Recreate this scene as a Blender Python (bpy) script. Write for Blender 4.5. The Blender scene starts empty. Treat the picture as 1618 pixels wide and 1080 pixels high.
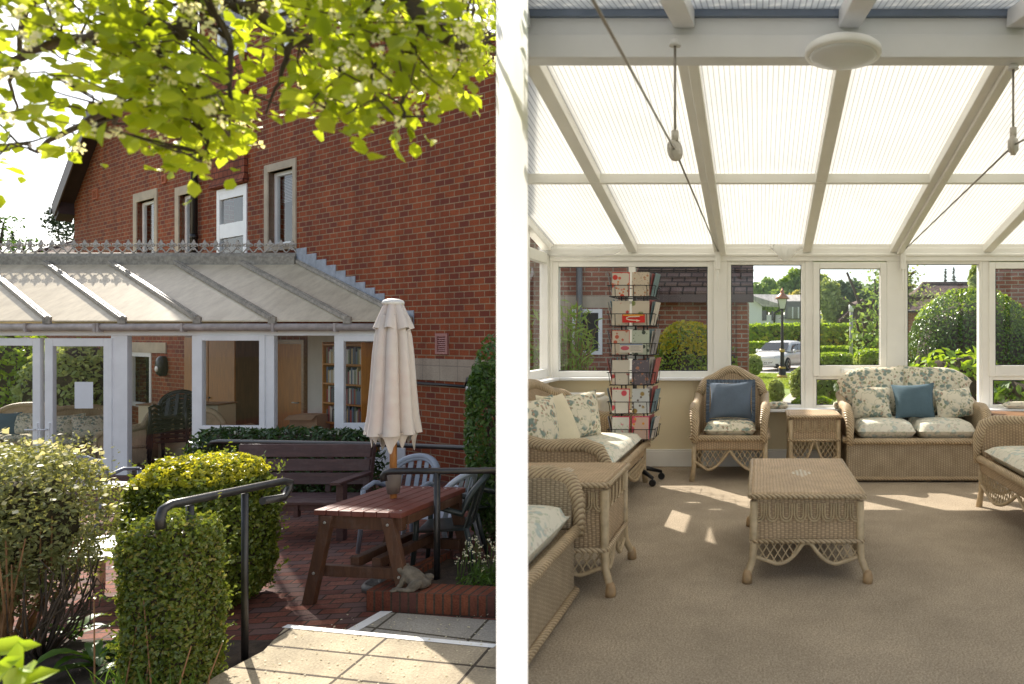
import bpy, bmesh, math, random
import numpy as np
from mathutils import Vector, Matrix

C = bpy.context.scene.collection
sc = bpy.context.scene
R = math.radians
F, X0, Y0, CZ = 1100.0, 1200.0, 530.0, 1.143      # survey of the photograph: focal length and principal point in its pixels, eye height
ZP = -1.127                                       # patio level; the sunroom carpet is z = 0
ZL = -0.55                                        # lawn level behind the sunroom

def P(x, y, d):
    return Vector(((x - X0) / F * d, d, CZ - (y - Y0) / F * d))
def G(x, y, z):
    return P(x, y, F * (CZ - z) / (y - Y0))

ROOTM = {}
def T(name, label, cat, loc=(0, 0, 0), rz=0.0, group=None, scale=1.0):
    o = bpy.data.objects.new(name, None)
    o.empty_display_size = 0.1
    C.objects.link(o)
    o.location = loc
    o.rotation_euler = (0, 0, rz)
    o.scale = (scale,) * 3
    o['label'] = label; o['category'] = cat
    if group: o['group'] = group
    ROOTM[o.name] = Matrix.Translation(Vector(loc)) @ Matrix.Rotation(rz, 4, 'Z') @ Matrix.Scale(scale, 4)
    return o
def tag(o, label, cat, group=None):
    o['label'] = label; o['category'] = cat
    if group: o['group'] = group
    return o
def struct(o, kind='structure'):
    o['kind'] = kind
    return o
def kids(o):
    return [c for c in bpy.data.objects if c.parent == o]
def copy_tree(o, parent=None):
    c = o.copy(); C.objects.link(c)
    if parent: c.parent = parent
    for ch in kids(o): copy_tree(ch, c)
    return c
def dup(o, loc, rz=0.0, label=None, scale=None, tilt=None):
    ks = kids(o)
    c = o.copy(); C.objects.link(c)
    c.location = loc
    c.rotation_euler = (tilt[0], tilt[1], rz) if tilt else (0, 0, rz)
    if scale: c.scale = (scale,) * 3
    if label: c['label'] = label
    for ch in ks: copy_tree(ch, c)
    return c

class MB:
    def __init__(s):
        s.v = []; s.f = []; s.uv = []; s.sm = []
    def add(s, pts, faces, sm=False, uvs=None):
        b = len(s.v)
        s.v += [tuple(p) for p in pts]
        for i, f in enumerate(faces):
            s.f.append([b + k for k in f]); s.sm.append(sm)
            s.uv.append(uvs[i] if uvs else None)
        return s
    def face(s, pts, uv=None, sm=False):
        return s.add(pts, [list(range(len(pts)))], sm, [uv] if uv else None)
    def box(s, a, b):
        x0, y0, z0 = a; x1, y1, z1 = b
        x0, x1 = min(x0, x1), max(x0, x1); y0, y1 = min(y0, y1), max(y0, y1); z0, z1 = min(z0, z1), max(z0, z1)
        p = [(x0, y0, z0), (x1, y0, z0), (x1, y1, z0), (x0, y1, z0), (x0, y0, z1), (x1, y0, z1), (x1, y1, z1), (x0, y1, z1)]
        return s.add(p, [(0, 3, 2, 1), (4, 5, 6, 7), (0, 1, 5, 4), (1, 2, 6, 5), (2, 3, 7, 6), (3, 0, 4, 7)])
    def cbox(s, c, size, M=None):
        c = Vector(c); h = Vector(size) / 2
        p = []
        for z in (-1, 1):
            for x, y in ((-1, -1), (1, -1), (1, 1), (-1, 1)):
                q = Vector((x * h.x, y * h.y, z * h.z))
                p.append(c + (M @ q if M else q))
        return s.add(p, [(0, 3, 2, 1), (4, 5, 6, 7), (0, 1, 5, 4), (1, 2, 6, 5), (2, 3, 7, 6), (3, 0, 4, 7)])
    def beam(s, p, q, w, h, up=(0, 0, 1)):
        p = Vector(p); q = Vector(q); t = (q - p)
        L = t.length; t.normalize()
        side = t.cross(Vector(up)).normalized(); u = side.cross(t).normalized()
        M = Matrix((side, t, u)).transposed()
        return s.cbox((p + q) / 2, (w, L, h), M)
    def tube(s, pts, r, n=8, cap=True):
        pts = [Vector(p) for p in pts]; m = len(pts)
        if m < 2: return s
        rs = r if isinstance(r, (list, tuple)) else [r] * m
        t0 = (pts[1] - pts[0]).normalized()
        a = Vector((0, 0, 1)) if abs(t0.z) < .9 else Vector((1, 0, 0))
        u = t0.cross(a).normalized()
        V = []
        for i in range(m):
            t = (pts[min(i + 1, m - 1)] - pts[max(i - 1, 0)])
            if t.length < 1e-9: t = t0.copy()
            t.normalize()
            u = (u - t * u.dot(t))
            if u.length < 1e-6: u = t.cross(Vector((.3, .5, .8)))
            u.normalize(); w = t.cross(u)
            for k in range(n):
                an = 2 * math.pi * k / n
                V.append(pts[i] + (u * math.cos(an) + w * math.sin(an)) * rs[i])
        Fc = []
        for i in range(m - 1):
            for k in range(n):
                k2 = (k + 1) % n
                Fc.append((i * n + k, i * n + k2, (i + 1) * n + k2, (i + 1) * n + k))
        b = len(s.v)
        s.add(V, Fc, True)
        if cap:
            s.f.append([b + k for k in range(n)][::-1]); s.sm.append(False); s.uv.append(None)
            s.f.append([b + (m - 1) * n + k for k in range(n)]); s.sm.append(False); s.uv.append(None)
        return s
    def lathe(s, prof, c=(0, 0, 0), n=24, cap=True, M=None):
        c = Vector(c); V = []
        for r, z in prof:
            for k in range(n):
                a = 2 * math.pi * k / n
                q = Vector((r * math.cos(a), r * math.sin(a), z))
                V.append(c + (M @ q if M else q))
        Fc = []
        for i in range(len(prof) - 1):
            for k in range(n):
                k2 = (k + 1) % n
                Fc.append((i * n + k, i * n + k2, (i + 1) * n + k2, (i + 1) * n + k))
        b = len(s.v); s.add(V, Fc, True)
        if cap:
            s.f.append([b + k for k in range(n)][::-1]); s.sm.append(False); s.uv.append(None)
            s.f.append([b + (len(prof) - 1) * n + k for k in range(n)]); s.sm.append(False); s.uv.append(None)
        return s
    def loft(s, rings, closed=True, cap=True, sm=True):
        n = len(rings[0]); V = [p for r in rings for p in r]; Fc = []
        for i in range(len(rings) - 1):
            for k in range(n if closed else n - 1):
                k2 = (k + 1) % n
                Fc.append((i * n + k, i * n + k2, (i + 1) * n + k2, (i + 1) * n + k))
        b = len(s.v); s.add(V, Fc, sm)
        if cap and closed:
            s.f.append([b + k for k in range(n)][::-1]); s.sm.append(False); s.uv.append(None)
            s.f.append([b + (len(rings) - 1) * n + k for k in range(n)]); s.sm.append(False); s.uv.append(None)
        return s
    def prism(s, poly, off):
        off = Vector(off); a = [Vector(p) for p in poly]; n = len(a)
        V = a + [p + off for p in a]
        Fc = [list(range(n))[::-1], [n + k for k in range(n)]] + [(k, (k + 1) % n, n + (k + 1) % n, n + k) for k in range(n)]
        return s.add(V, Fc)
    def build(s, name, mat, parent=None, world=False, bevel=0, seg=2, sub=0, clip=None, flip=True, uvproj=True):
        V = s.v
        if world and parent is not None:
            Mi = ROOTM[parent.name].inverted()
            V = [tuple(Mi @ Vector(p)) for p in V]
        me = bpy.data.meshes.new(name)
        me.from_pydata(V, [], s.f)
        me.polygons.foreach_set('use_smooth', s.sm)
        if bevel or sub or clip or flip or any(s.uv):
            bm = bmesh.new(); bm.from_mesh(me)
            if any(s.uv):
                uvl = bm.loops.layers.uv.new('UVMap')
                bm.faces.ensure_lookup_table()
                for i, f in enumerate(bm.faces):
                    if s.uv[i]:
                        for l, uv in zip(f.loops, s.uv[i]): l[uvl].uv = uv
            if flip and not any(s.uv): bmesh.ops.recalc_face_normals(bm, faces=bm.faces)
            if bevel:
                ed = [e for e in bm.edges if len(e.link_faces) == 2 and e.calc_face_angle(0) > .6]
                bmesh.ops.bevel(bm, geom=ed, offset=bevel, offset_type='OFFSET', segments=seg, profile=.5, affect='EDGES', clamp_overlap=True)
            if clip:
                Rm = ROOTM[parent.name] if (parent is not None and parent.name in ROOTM) else Matrix()
                for co, no in clip:
                    Ri = Rm.inverted(); no = (Ri.to_3x3() @ Vector(no)); co = Ri @ Vector(co)
                    bmesh.ops.bisect_plane(bm, geom=bm.verts[:] + bm.edges[:] + bm.faces[:], plane_co=co, plane_no=no, clear_outer=True)
            bm.to_mesh(me); bm.free()
        if not any(s.uv) and uvproj: box_uv(me)
        me.materials.append(mat)
        o = bpy.data.objects.new(name, me)
        C.objects.link(o)
        if parent is not None:
            o.parent = parent
            if parent.name in ROOTM: ROOTM[o.name] = ROOTM[parent.name]
        if sub:
            md = o.modifiers.new('sub', 'SUBSURF'); md.levels = sub; md.render_levels = sub
        return o

def box_uv(me):
    n = len(me.loops)
    if n == 0: return
    co = np.empty(len(me.vertices) * 3, np.float32); me.vertices.foreach_get('co', co); co = co.reshape(-1, 3)
    lv = np.empty(n, np.int32); me.loops.foreach_get('vertex_index', lv)
    nr = np.empty(len(me.polygons) * 3, np.float32); me.polygons.foreach_get('normal', nr); nr = np.abs(nr.reshape(-1, 3))
    tot = np.empty(len(me.polygons), np.int32); me.polygons.foreach_get('loop_total', tot)
    ax = np.repeat(nr.argmax(1), tot)
    c = co[lv]
    uv = np.where((ax == 0)[:, None], c[:, [1, 2]], np.where((ax == 1)[:, None], c[:, [0, 2]], c[:, [0, 1]]))
    l = me.uv_layers.new(name='UVMap')
    l.data.foreach_set('uv', uv.astype(np.float32).ravel())

# ---------------------------------------------------------------- foliage
def leaves(name, pts, nrm, size, mat, parent=None, aspect=.55, fold=.25, seed=1, jitter=.6, droop=0.0, six=False, world=True, sizevar=.35):
    rg = np.random.default_rng(seed)
    pts = np.asarray(pts, float); n = len(pts)
    nn = np.asarray(nrm, float) + rg.normal(0, jitter, (n, 3))
    nn /= np.linalg.norm(nn, axis=1)[:, None] + 1e-9
    t = rg.normal(0, 1, (n, 3)); t[:, 2] -= droop
    t -= nn * (t * nn).sum(1)[:, None]; t /= np.linalg.norm(t, axis=1)[:, None] + 1e-9
    b = np.cross(nn, t)
    s = (size * (1 + rg.uniform(-sizevar, sizevar, n)))[:, None]
    if world and parent is not None:
        Mi = np.array(ROOTM[parent.name].inverted())
        # rotation only for directions
        pts = pts @ Mi[:3, :3].T + Mi[:3, 3]
        t = t @ Mi[:3, :3].T; b = b @ Mi[:3, :3].T; nn = nn @ Mi[:3, :3].T
    if six:
        k = 6
        V = np.stack([pts - t * s * .5,
                      pts - t * s * .15 - b * s * aspect * .5 + nn * s * fold * .5,
                      pts + t * s * .2 - b * s * aspect * .42 + nn * s * fold * .45,
                      pts + t * s * .5 - nn * s * fold * .35,
                      pts + t * s * .2 + b * s * aspect * .42 + nn * s * fold * .45,
                      pts - t * s * .15 + b * s * aspect * .5 + nn * s * fold * .5], 1).reshape(-1, 3)
        base = (np.arange(n) * 6)[:, None]
        L = (base + np.array([[0, 3, 2, 1, 0, 5, 4, 3]])).ravel()
        npoly = 2 * n; tot = 4
    else:
        k = 4
        V = np.stack([pts - t * s * .5, pts - b * s * aspect * .5 + nn * s * fold * .4, pts + t * s * .5, pts + b * s * aspect * .5 + nn * s * fold * .4], 1).reshape(-1, 3)
        base = (np.arange(n) * 4)[:, None]
        L = (base + np.array([[0, 2, 1, 0, 3, 2]])).ravel()
        npoly = 2 * n; tot = 3
    me = bpy.data.meshes.new(name)
    me.vertices.add(len(V)); me.vertices.foreach_set('co', V.astype(np.float32).ravel())
    me.loops.add(len(L)); me.loops.foreach_set('vertex_index', L.astype(np.int32))
    me.polygons.add(npoly)
    me.polygons.foreach_set('loop_start', (np.arange(npoly) * tot).astype(np.int32))
    me.update(calc_edges=True); me.validate()
    me.materials.append(mat)
    o = bpy.data.objects.new(name, me); C.objects.link(o)
    if parent is not None: o.parent = parent
    return o

def lumps(d, seed, freq=2.5, k=7):
    rg = np.random.default_rng(seed); o = np.zeros(len(d))
    for i in range(k):
        w = rg.normal(0, freq * (1 + .35 * i), 3); o += np.sin(d @ w + rg.uniform(0, 6.28)) / (1 + .35 * i)
    return o / 3.0
def sup_r(d, r, e):
    return (np.abs(d[:, 0] / r[0]) ** e + np.abs(d[:, 1] / r[1]) ** e + np.abs(d[:, 2] / r[2]) ** e) ** (-1.0 / e)
def blob(c, r, n, seed, e=2.0, depth=.08, lump=.08, freq=2.5, zmin=None):
    rg = np.random.default_rng(seed); r = np.array(r, float)
    ar = np.array([r[1] * r[2], r[0] * r[2], r[0] * r[1]]); ax = rg.choice(3, n, p=ar / ar.sum())
    p = rg.uniform(-1, 1, (n, 3)); p[np.arange(n), ax] = rg.choice([-1, 1], n); p *= r
    d = p / np.linalg.norm(p, axis=1)[:, None]
    R_ = sup_r(d, r, e)
    base = d * R_[:, None]
    sc_ = 1 + lump * lumps(base / r.max() * 2, seed + 7, freq) - np.abs(rg.normal(0, depth, n))
    q = base * sc_[:, None]
    g = np.sign(base) * (np.abs(base) / r) ** (e - 1) / r
    g /= np.linalg.norm(g, axis=1)[:, None] + 1e-9
    q = q + np.array(c)
    if zmin is not None:
        m = q[:, 2] > zmin; q = q[m]; g = g[m]
    return q, g
def blob_core(name, c, r, mat, parent, seed, e=2.0, lump=.08, freq=2.5, scale=.86, zmin=None, sub=4):
    bm = bmesh.new(); bmesh.ops.create_icosphere(bm, subdivisions=sub, radius=1)
    V = np.array([v.co[:] for v in bm.verts]); r = np.array(r, float)
    V = V * r; d = V / np.linalg.norm(V, axis=1)[:, None]
    base = d * sup_r(d, r, e)[:, None]
    q = base * (scale + lump * lumps(base / r.max() * 2, seed + 7, freq))[:, None] + np.array(c)
    if zmin is not None: q[:, 2] = np.maximum(q[:, 2], zmin)
    Mi = ROOTM[parent.name].inverted() if parent is not None else Matrix()
    for v, p in zip(bm.verts, q): v.co = Mi @ Vector(p)
    me = bpy.data.meshes.new(name); bm.to_mesh(me); bm.free()
    for p in me.polygons: p.use_smooth = True
    me.materials.append(mat)
    o = bpy.data.objects.new(name, me); C.objects.link(o); o.parent = parent
    return o
CLIP_L = [((0, 0, 0), (1, .351, 0))]       # ends of left-hand things that butt against the added gap wall
CLIP_R = [((0, 0, 0), (-1, -.356, 0))]     # and of sunroom furniture on its other side
def shrub(name, label, cat, c, r, n, size, mat, seed, e=2.0, depth=.08, lump=.08, freq=2.5, kmax=None, kmin=None, group=None, aspect=.55, six=False, core=.84, jitter=.6, zmin=None, droop=0, fold=.25, twig=None, corem=None):
    c = Vector(c); r3 = r
    zb = zmin if zmin is not None else c.z - r[2]
    root = T(name, label, cat, (c.x, c.y, zb), 0, group)
    q, g = blob(c, r3, n, seed, e, depth, lump, freq, zmin)
    if kmax is not None: mk = q[:, 0] / q[:, 1] < kmax; q = q[mk]; g = g[mk]
    if kmin is not None: mk = q[:, 0] / q[:, 1] > kmin; q = q[mk]; g = g[mk]
    leaves('foliage', q, g, size, mat, root, aspect, fold, seed, jitter, droop, six)
    if core: blob_core('twigs', c, r3, corem or M_twig, root, seed, e, lump, freq, core, zmin)
    return root

# ---------------------------------------------------------------- materials
def newmat(name):
    m = bpy.data.materials.new(name); m.use_nodes = True
    nt = m.node_tree; b = nt.nodes['Principled BSDF']
    return m, nt, b
def N(nt, t, **kw):
    n = nt.nodes.new(t)
    for k, v in kw.items():
        if k in n.inputs: n.inputs[k].default_value = v
        else: setattr(n, k, v)
    return n
def L(nt, a, b): nt.links.new(a, b)
def rgba(c): return (c[0], c[1], c[2], 1)
def ramp(nt, fac, stops):
    n = nt.nodes.new('ShaderNodeValToRGB'); e = n.color_ramp.elements
    while len(e) < len(stops): e.new(.5)
    for k, (p, c) in enumerate(stops):
        e[k].position = p; e[k].color = rgba(c)
    L(nt, fac, n.inputs[0]); return n
def mix(nt, fac, a, b, mode='MIX'):
    n = nt.nodes.new('ShaderNodeMix'); n.data_type = 'RGBA'; n.blend_type = mode
    if hasattr(fac, 'is_linked'): L(nt, fac, n.inputs[0])
    else: n.inputs[0].default_value = fac
    for s, i in ((a, 6), (b, 7)):
        if hasattr(s, 'is_linked'): L(nt, s, n.inputs[i])
        else: n.inputs[i].default_value = rgba(s)
    return n.outputs[2]
def math_(nt, op, a, b=None):
    n = nt.nodes.new('ShaderNodeMath'); n.operation = op
    for s, i in ((a, 0), (b, 1)):
        if s is None: continue
        if hasattr(s, 'is_linked'): L(nt, s, n.inputs[i])
        else: n.inputs[i].default_value = s
    return n.outputs[0]
def bump(nt, b, h, strength=.3, dist=.01):
    n = nt.nodes.new('ShaderNodeBump'); n.inputs['Strength'].default_value = strength; n.inputs['Distance'].default_value = dist
    L(nt, h, n.inputs['Height']); L(nt, n.outputs[0], b.inputs['Normal'])
def objco(nt): return nt.nodes.new('ShaderNodeTexCoord').outputs['Object']
def uvco(nt): return nt.nodes.new('ShaderNodeTexCoord').outputs['UV']
def noise(nt, co, scale, detail=4, rough=.55):
    n = N(nt, 'ShaderNodeTexNoise', Scale=scale, Detail=detail, Roughness=rough)
    L(nt, co, n.inputs['Vector']); return n.outputs['Fac']
def mapping(nt, co, scale=(1, 1, 1), rot=(0, 0, 0), loc=(0, 0, 0)):
    n = nt.nodes.new('ShaderNodeMapping')
    n.inputs['Scale'].default_value = scale; n.inputs['Rotation'].default_value = rot; n.inputs['Location'].default_value = loc
    L(nt, co, n.inputs['Vector']); return n.outputs[0]

def plain(name, col, rough=.5, var=.18, scale=6, bmp=.08, metal=0, spec=.5, dirt=None, dirtamt=.5, bscale=None, coat=0):
    m, nt, b = newmat(name); co = objco(nt)
    f = noise(nt, co, scale, 5)
    lo = tuple(c * (1 - var) for c in col); hi = tuple(min(1, c * (1 + var)) for c in col)
    r = ramp(nt, f, [(.3, lo), (.7, hi)]).outputs[0]
    if dirt:
        f2 = noise(nt, co, scale * .6 + 1.3, 6, .65)
        fr = ramp(nt, f2, [(.45, (0, 0, 0)), (.7, (dirtamt,) * 3)]).outputs[0]
        r = mix(nt, fr, r, dirt)
    L(nt, r, b.inputs['Base Color'])
    b.inputs['Roughness'].default_value = rough; b.inputs['Metallic'].default_value = metal
    b.inputs['Specular IOR Level'].default_value = spec
    if coat: b.inputs['Coat Weight'].default_value = coat
    if bmp: bump(nt, b, noise(nt, co, bscale or scale * 8, 4), bmp, .01)
    return m

def leafmat(name, c1, c2, c3=None, trans=.35, rough=.45, tip=None, spec=.5):
    m, nt, b = newmat(name)
    g = nt.nodes.new('ShaderNodeNewGeometry')
    st = [(0, c1), (.75, c2), (1, c3 or c2)]
    col = ramp(nt, g.outputs['Random Per Island'], st).outputs[0]
    b.inputs['Roughness'].default_value = rough
    b.inputs['Specular IOR Level'].default_value = spec
    L(nt, col, b.inputs['Base Color'])
    tr = nt.nodes.new('ShaderNodeBsdfTranslucent')
    warm = mix(nt, .5, col, (c2[0] * 2.2 + .03, c2[1] * 1.9 + .03, c2[2] * .6), 'MIX')
    L(nt, warm, tr.inputs[0])
    ms = nt.nodes.new('ShaderNodeMixShader'); ms.inputs[0].default_value = trans
    L(nt, b.outputs[0], ms.inputs[1]); L(nt, tr.outputs[0], ms.inputs[2])
    L(nt, ms.outputs[0], nt.nodes['Material Output'].inputs[0])
    return m

def brickmat(name, c1, c2, mortar, bw, rh, ms=.011, offset=.5, bmp=.5, co='uv', rot=0, loc=(0, 0, 0), var=.5, rough=.85, noisec=3.0, squash=1.0, third=None):
    m, nt, b = newmat(name)
    v = uvco(nt) if co == 'uv' else objco(nt)
    v = mapping(nt, v, (1, 1, 1), (0, 0, rot), loc)
    t = N(nt, 'ShaderNodeTexBrick', Scale=1.0)
    t.offset = offset
    t.inputs['Color1'].default_value = rgba(c1); t.inputs['Color2'].default_value = rgba(c2); t.inputs['Mortar'].default_value = rgba(mortar)
    t.inputs['Mortar Size'].default_value = ms; t.inputs['Mortar Smooth'].default_value = .15
    t.inputs['Brick Width'].default_value = bw; t.inputs['Row Height'].default_value = rh
    L(nt, v, t.inputs['Vector'])
    n1 = noise(nt, v, noisec, 5, .6); n2 = noise(nt, v, 60, 3, .7)
    k = ramp(nt, n1, [(.3, (1 - var * .5,) * 3), (.7, (1 + var * .3,) * 3)]).outputs[0]
    c = mix(nt, 1.0, t.outputs['Color'], k, 'MULTIPLY')
    k2 = ramp(nt, n2, [(.35, (.72,) * 3), (.65, (1.12,) * 3)]).outputs[0]
    c = mix(nt, 1.0, c, k2, 'MULTIPLY')
    st = noise(nt, mapping(nt, v, (1.3, .16, 1)), 1.4, 5, .6)      # long rain streaks and patchy weathering
    c = mix(nt, 1.0, c, ramp(nt, st, [(.32, (.74, .73, .74)), (.55, (1.0,) * 3), (.75, (1.10, 1.08, 1.05))]).outputs[0], 'MULTIPLY')
    if third:
        # some bricks darker (burnt headers): a second brick field of the same layout
        t2 = N(nt, 'ShaderNodeTexBrick', Scale=1.0); t2.offset = offset
        t2.inputs['Color1'].default_value = (0, 0, 0, 1); t2.inputs['Color2'].default_value = (1, 1, 1, 1); t2.inputs['Mortar'].default_value = (0, 0, 0, 1)
        t2.inputs['Mortar Size'].default_value = ms; t2.inputs['Brick Width'].default_value = bw; t2.inputs['Row Height'].default_value = rh
        mv = mapping(nt, v, (1, 1, 1), (0, 0, 0), (bw * 37, rh * 58, 0)); L(nt, mv, t2.inputs['Vector'])
        f = ramp(nt, t2.outputs['Color'], [(.6, (0, 0, 0)), (.85, (.65,) * 3)]).outputs[0]
        c = mix(nt, f, c, third)
    L(nt, c, b.inputs['Base Color']); b.inputs['Roughness'].default_value = rough
    b.inputs['Specular IOR Level'].default_value = .25
    h = math_(nt, 'SUBTRACT', math_(nt, 'MULTIPLY', n2, .35), t.outputs['Fac'])
    bump(nt, b, h, bmp, .012)
    return m

def wicker(name, c_hi, c_lo, fu=.019, fv=.009, vert=True):
    """woven cane: stakes one way, strands over and under the other way"""
    m, nt, b = newmat(name); uv0 = uvco(nt)
    wn = N(nt, 'ShaderNodeTexNoise', Scale=7.0, Detail=2.0); L(nt, uv0, wn.inputs['Vector'])
    wm_ = nt.nodes.new('ShaderNodeVectorMath'); wm_.operation = 'SCALE'; L(nt, wn.outputs['Color'], wm_.inputs[0]); wm_.inputs['Scale'].default_value = .022
    wa_ = nt.nodes.new('ShaderNodeVectorMath'); L(nt, uv0, wa_.inputs[0]); L(nt, wm_.outputs[0], wa_.inputs[1]); uv = wa_.outputs[0]
    sx = nt.nodes.new('ShaderNodeSeparateXYZ'); L(nt, uv, sx.inputs[0])
    u, v = sx.outputs[0], sx.outputs[1]
    un = math_(nt, 'MULTIPLY', u, 1 / fu); vn = math_(nt, 'MULTIPLY', v, 1 / fv)
    row = math_(nt, 'FLOOR', vn)
    ph = math_(nt, 'MULTIPLY', row, math.pi)
    alt = math_(nt, 'ADD', math_(nt, 'MULTIPLY', math_(nt, 'SINE', math_(nt, 'ADD', math_(nt, 'MULTIPLY', un, math.pi), ph)), .5), .5)
    rib = math_(nt, 'POWER', math_(nt, 'ABSOLUTE', math_(nt, 'SINE', math_(nt, 'MULTIPLY', un, math.pi))), .6)
    over = math_(nt, 'ADD', math_(nt, 'MULTIPLY', rib, .62), math_(nt, 'MULTIPLY', alt, .38))
    fr = math_(nt, 'SUBTRACT', math_(nt, 'FRACT', vn), .5)
    rnd = math_(nt, 'SUBTRACT', 1.0, math_(nt, 'MULTIPLY', math_(nt, 'MULTIPLY', fr, fr), 2.6))
    h = math_(nt, 'MULTIPLY', over, rnd)
    nz = noise(nt, uv, 9, 4)
    cr = ramp(nt, h, [(.08, c_lo), (.42, tuple((a * .6 + c * .4) for a, c in zip(c_hi, c_lo))), (.8, c_hi)]).outputs[0]
    k = ramp(nt, nz, [(.3, (.82, .80, .77)), (.7, (1.1,) * 3)]).outputs[0]
    L(nt, mix(nt, 1.0, cr, k, 'MULTIPLY'), b.inputs['Base Color'])
    b.inputs['Roughness'].default_value = .55
    bump(nt, b, h, .7, .006)
    return m

def floral(name, base, f1, f2, f3, scale=7.0, seed=0.0, dens=.72):
    m, nt, b = newmat(name); co = mapping(nt, objco(nt), (1, 1, 1), (0, 0, 0), (seed, seed * .7, seed * 1.3))
    wob = N(nt, 'ShaderNodeTexNoise', Scale=14.0, Detail=3.0); L(nt, co, wob.inputs['Vector'])
    cw = nt.nodes.new('ShaderNodeMix'); cw.data_type = 'VECTOR'; cw.inputs[0].default_value = .05
    L(nt, co, cw.inputs[4]); L(nt, wob.outputs['Color'], cw.inputs[5]); co2 = cw.outputs[1]
    c = base
    region = noise(nt, co, scale * .8, 2)
    # stems: thin contour lines of a noise field
    s = noise(nt, co2, scale * .9, 2); ln = math_(nt, 'ABSOLUTE', math_(nt, 'SUBTRACT', s, .5))
    c = mix(nt, ramp(nt, ln, [(.0, (.6,) * 3), (.016, (0, 0, 0))]).outputs[0], c, f2)
    for k, (col, sc_, th) in enumerate(((f2, 4.2, .26), (f1, 2.4, .33), (f3, 3.6, .22))):
        v = N(nt, 'ShaderNodeTexVoronoi', Scale=scale * sc_)
        L(nt, mapping(nt, co2, (1, 1, 1), (0, 0, 0), (k * 3.1, k * 1.7, k)), v.inputs['Vector'])
        sep = nt.nodes.new('ShaderNodeSeparateColor'); L(nt, v.outputs['Color'], sep.inputs[0])
        on = ramp(nt, sep.outputs[0], [(dens - .02, (1, 1, 1)), (dens + .02, (0, 0, 0))]).outputs[0]
        near = ramp(nt, v.outputs['Distance'], [(th * 1.15, (.9,) * 3), (th * 1.6, (0, 0, 0))]).outputs[0]
        rg = ramp(nt, region, [(.38, (0, 0, 0)), (.46, (1, 1, 1))]).outputs[0]
        f = mix(nt, 1.0, mix(nt, 1.0, on, near, 'MULTIPLY'), rg, 'MULTIPLY')
        petal = mix(nt, ramp(nt, v.outputs['Distance'], [(0, (.7,) * 3), (th * .9, (0, 0, 0))]).outputs[0], col, tuple(min(1, x * 1.6) for x in col))
        c = mix(nt, f, c, petal)
    L(nt, c, b.inputs['Base Color']); b.inputs['Roughness'].default_value = .9; b.inputs['Specular IOR Level'].default_value = .15
    bump(nt, b, noise(nt, co, 11, 3), .35, .02)
    return m

def glassmat(name, tint=(1, 1, 1), boost=1.0, f0=0.0):
    m, nt, b = newmat(name); nt.nodes.remove(b)
    fr = N(nt, 'ShaderNodeFresnel', IOR=1.5)
    tr = nt.nodes.new('ShaderNodeBsdfTransparent'); tr.inputs[0].default_value = rgba(tint)
    gl = nt.nodes.new('ShaderNodeBsdfGlossy'); gl.inputs['Roughness'].default_value = .005
    ge = nt.nodes.new('ShaderNodeNewGeometry')          # only the outer face of each pane reflects
    f = math_(nt, 'MULTIPLY', math_(nt, 'ADD', math_(nt, 'MULTIPLY', fr.outputs[0], boost), f0), math_(nt, 'SUBTRACT', 1.0, ge.outputs['Backfacing']))
    ms = nt.nodes.new('ShaderNodeMixShader'); L(nt, f, ms.inputs[0])
    L(nt, tr.outputs[0], ms.inputs[1]); L(nt, gl.outputs[0], ms.inputs[2])
    L(nt, ms.outputs[0], nt.nodes['Material Output'].inputs[0])
    return m

def sheetmat(name, col, trans, clear=.0, ribs=None, dirt=None, rough=.4):
    """ribbed translucent roofing"""
    m, nt, b = newmat(name)
    co = objco(nt)
    c = ramp(nt, noise(nt, co, 2.2, 6, .65), [(.35, tuple(x * .93 for x in col)), (.65, col)]).outputs[0]
    if dirt: c = mix(nt, ramp(nt, noise(nt, mapping(nt, co, (1, .4, .4)), 5.5, 8, .75), [(.40, (0, 0, 0)), (.70, (.7,) * 3)]).outputs[0], c, dirt)
    if ribs:
        sx = nt.nodes.new('ShaderNodeSeparateXYZ'); L(nt, co, sx.inputs[0])
        w = math_(nt, 'FRACT', math_(nt, 'MULTIPLY', sx.outputs[0], 1 / ribs))
        k = ramp(nt, w, [(.0, (.58,) * 3), (.14, (.64,) * 3), (.32, (1,) * 3)]).outputs[0]
        c = mix(nt, 1.0, c, k, 'MULTIPLY')
    L(nt, c, b.inputs['Base Color']); b.inputs['Roughness'].default_value = rough
    tr = nt.nodes.new('ShaderNodeBsdfTranslucent'); L(nt, c, tr.inputs[0])
    ms = nt.nodes.new('ShaderNodeMixShader'); ms.inputs[0].default_value = trans
    L(nt, b.outputs[0], ms.inputs[1]); L(nt, tr.outputs[0], ms.inputs[2]); out = ms
    if clear:
        tp = nt.nodes.new('ShaderNodeBsdfTransparent')
        m2 = nt.nodes.new('ShaderNodeMixShader'); m2.inputs[0].default_value = clear
        L(nt, ms.outputs[0], m2.inputs[1]); L(nt, tp.outputs[0], m2.inputs[2]); out = m2
    L(nt, out.outputs[0], nt.nodes['Material Output'].inputs[0])
    return m

def wood(name, c1, c2, scale=3, axis=(1, 12, 12), rough=.5, bmp=.15, wear_amt=.4):
    m, nt, b = newmat(name); co = mapping(nt, objco(nt), axis)
    f = noise(nt, co, scale, 6, .65)
    c = ramp(nt, f, [(.3, tuple(x * .75 for x in c1)), (.5, c1), (.7, c2)]).outputs[0]
    wear = ramp(nt, noise(nt, objco(nt), 5, 6, .7), [(.5, (0, 0, 0)), (.75, (wear_amt,) * 3)]).outputs[0]
    L(nt, mix(nt, wear, c, tuple(x * .6 + .10 for x in c2)), b.inputs['Base Color'])
    b.inputs['Roughness'].default_value = rough; bump(nt, b, f, bmp, .01)
    return m

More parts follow.
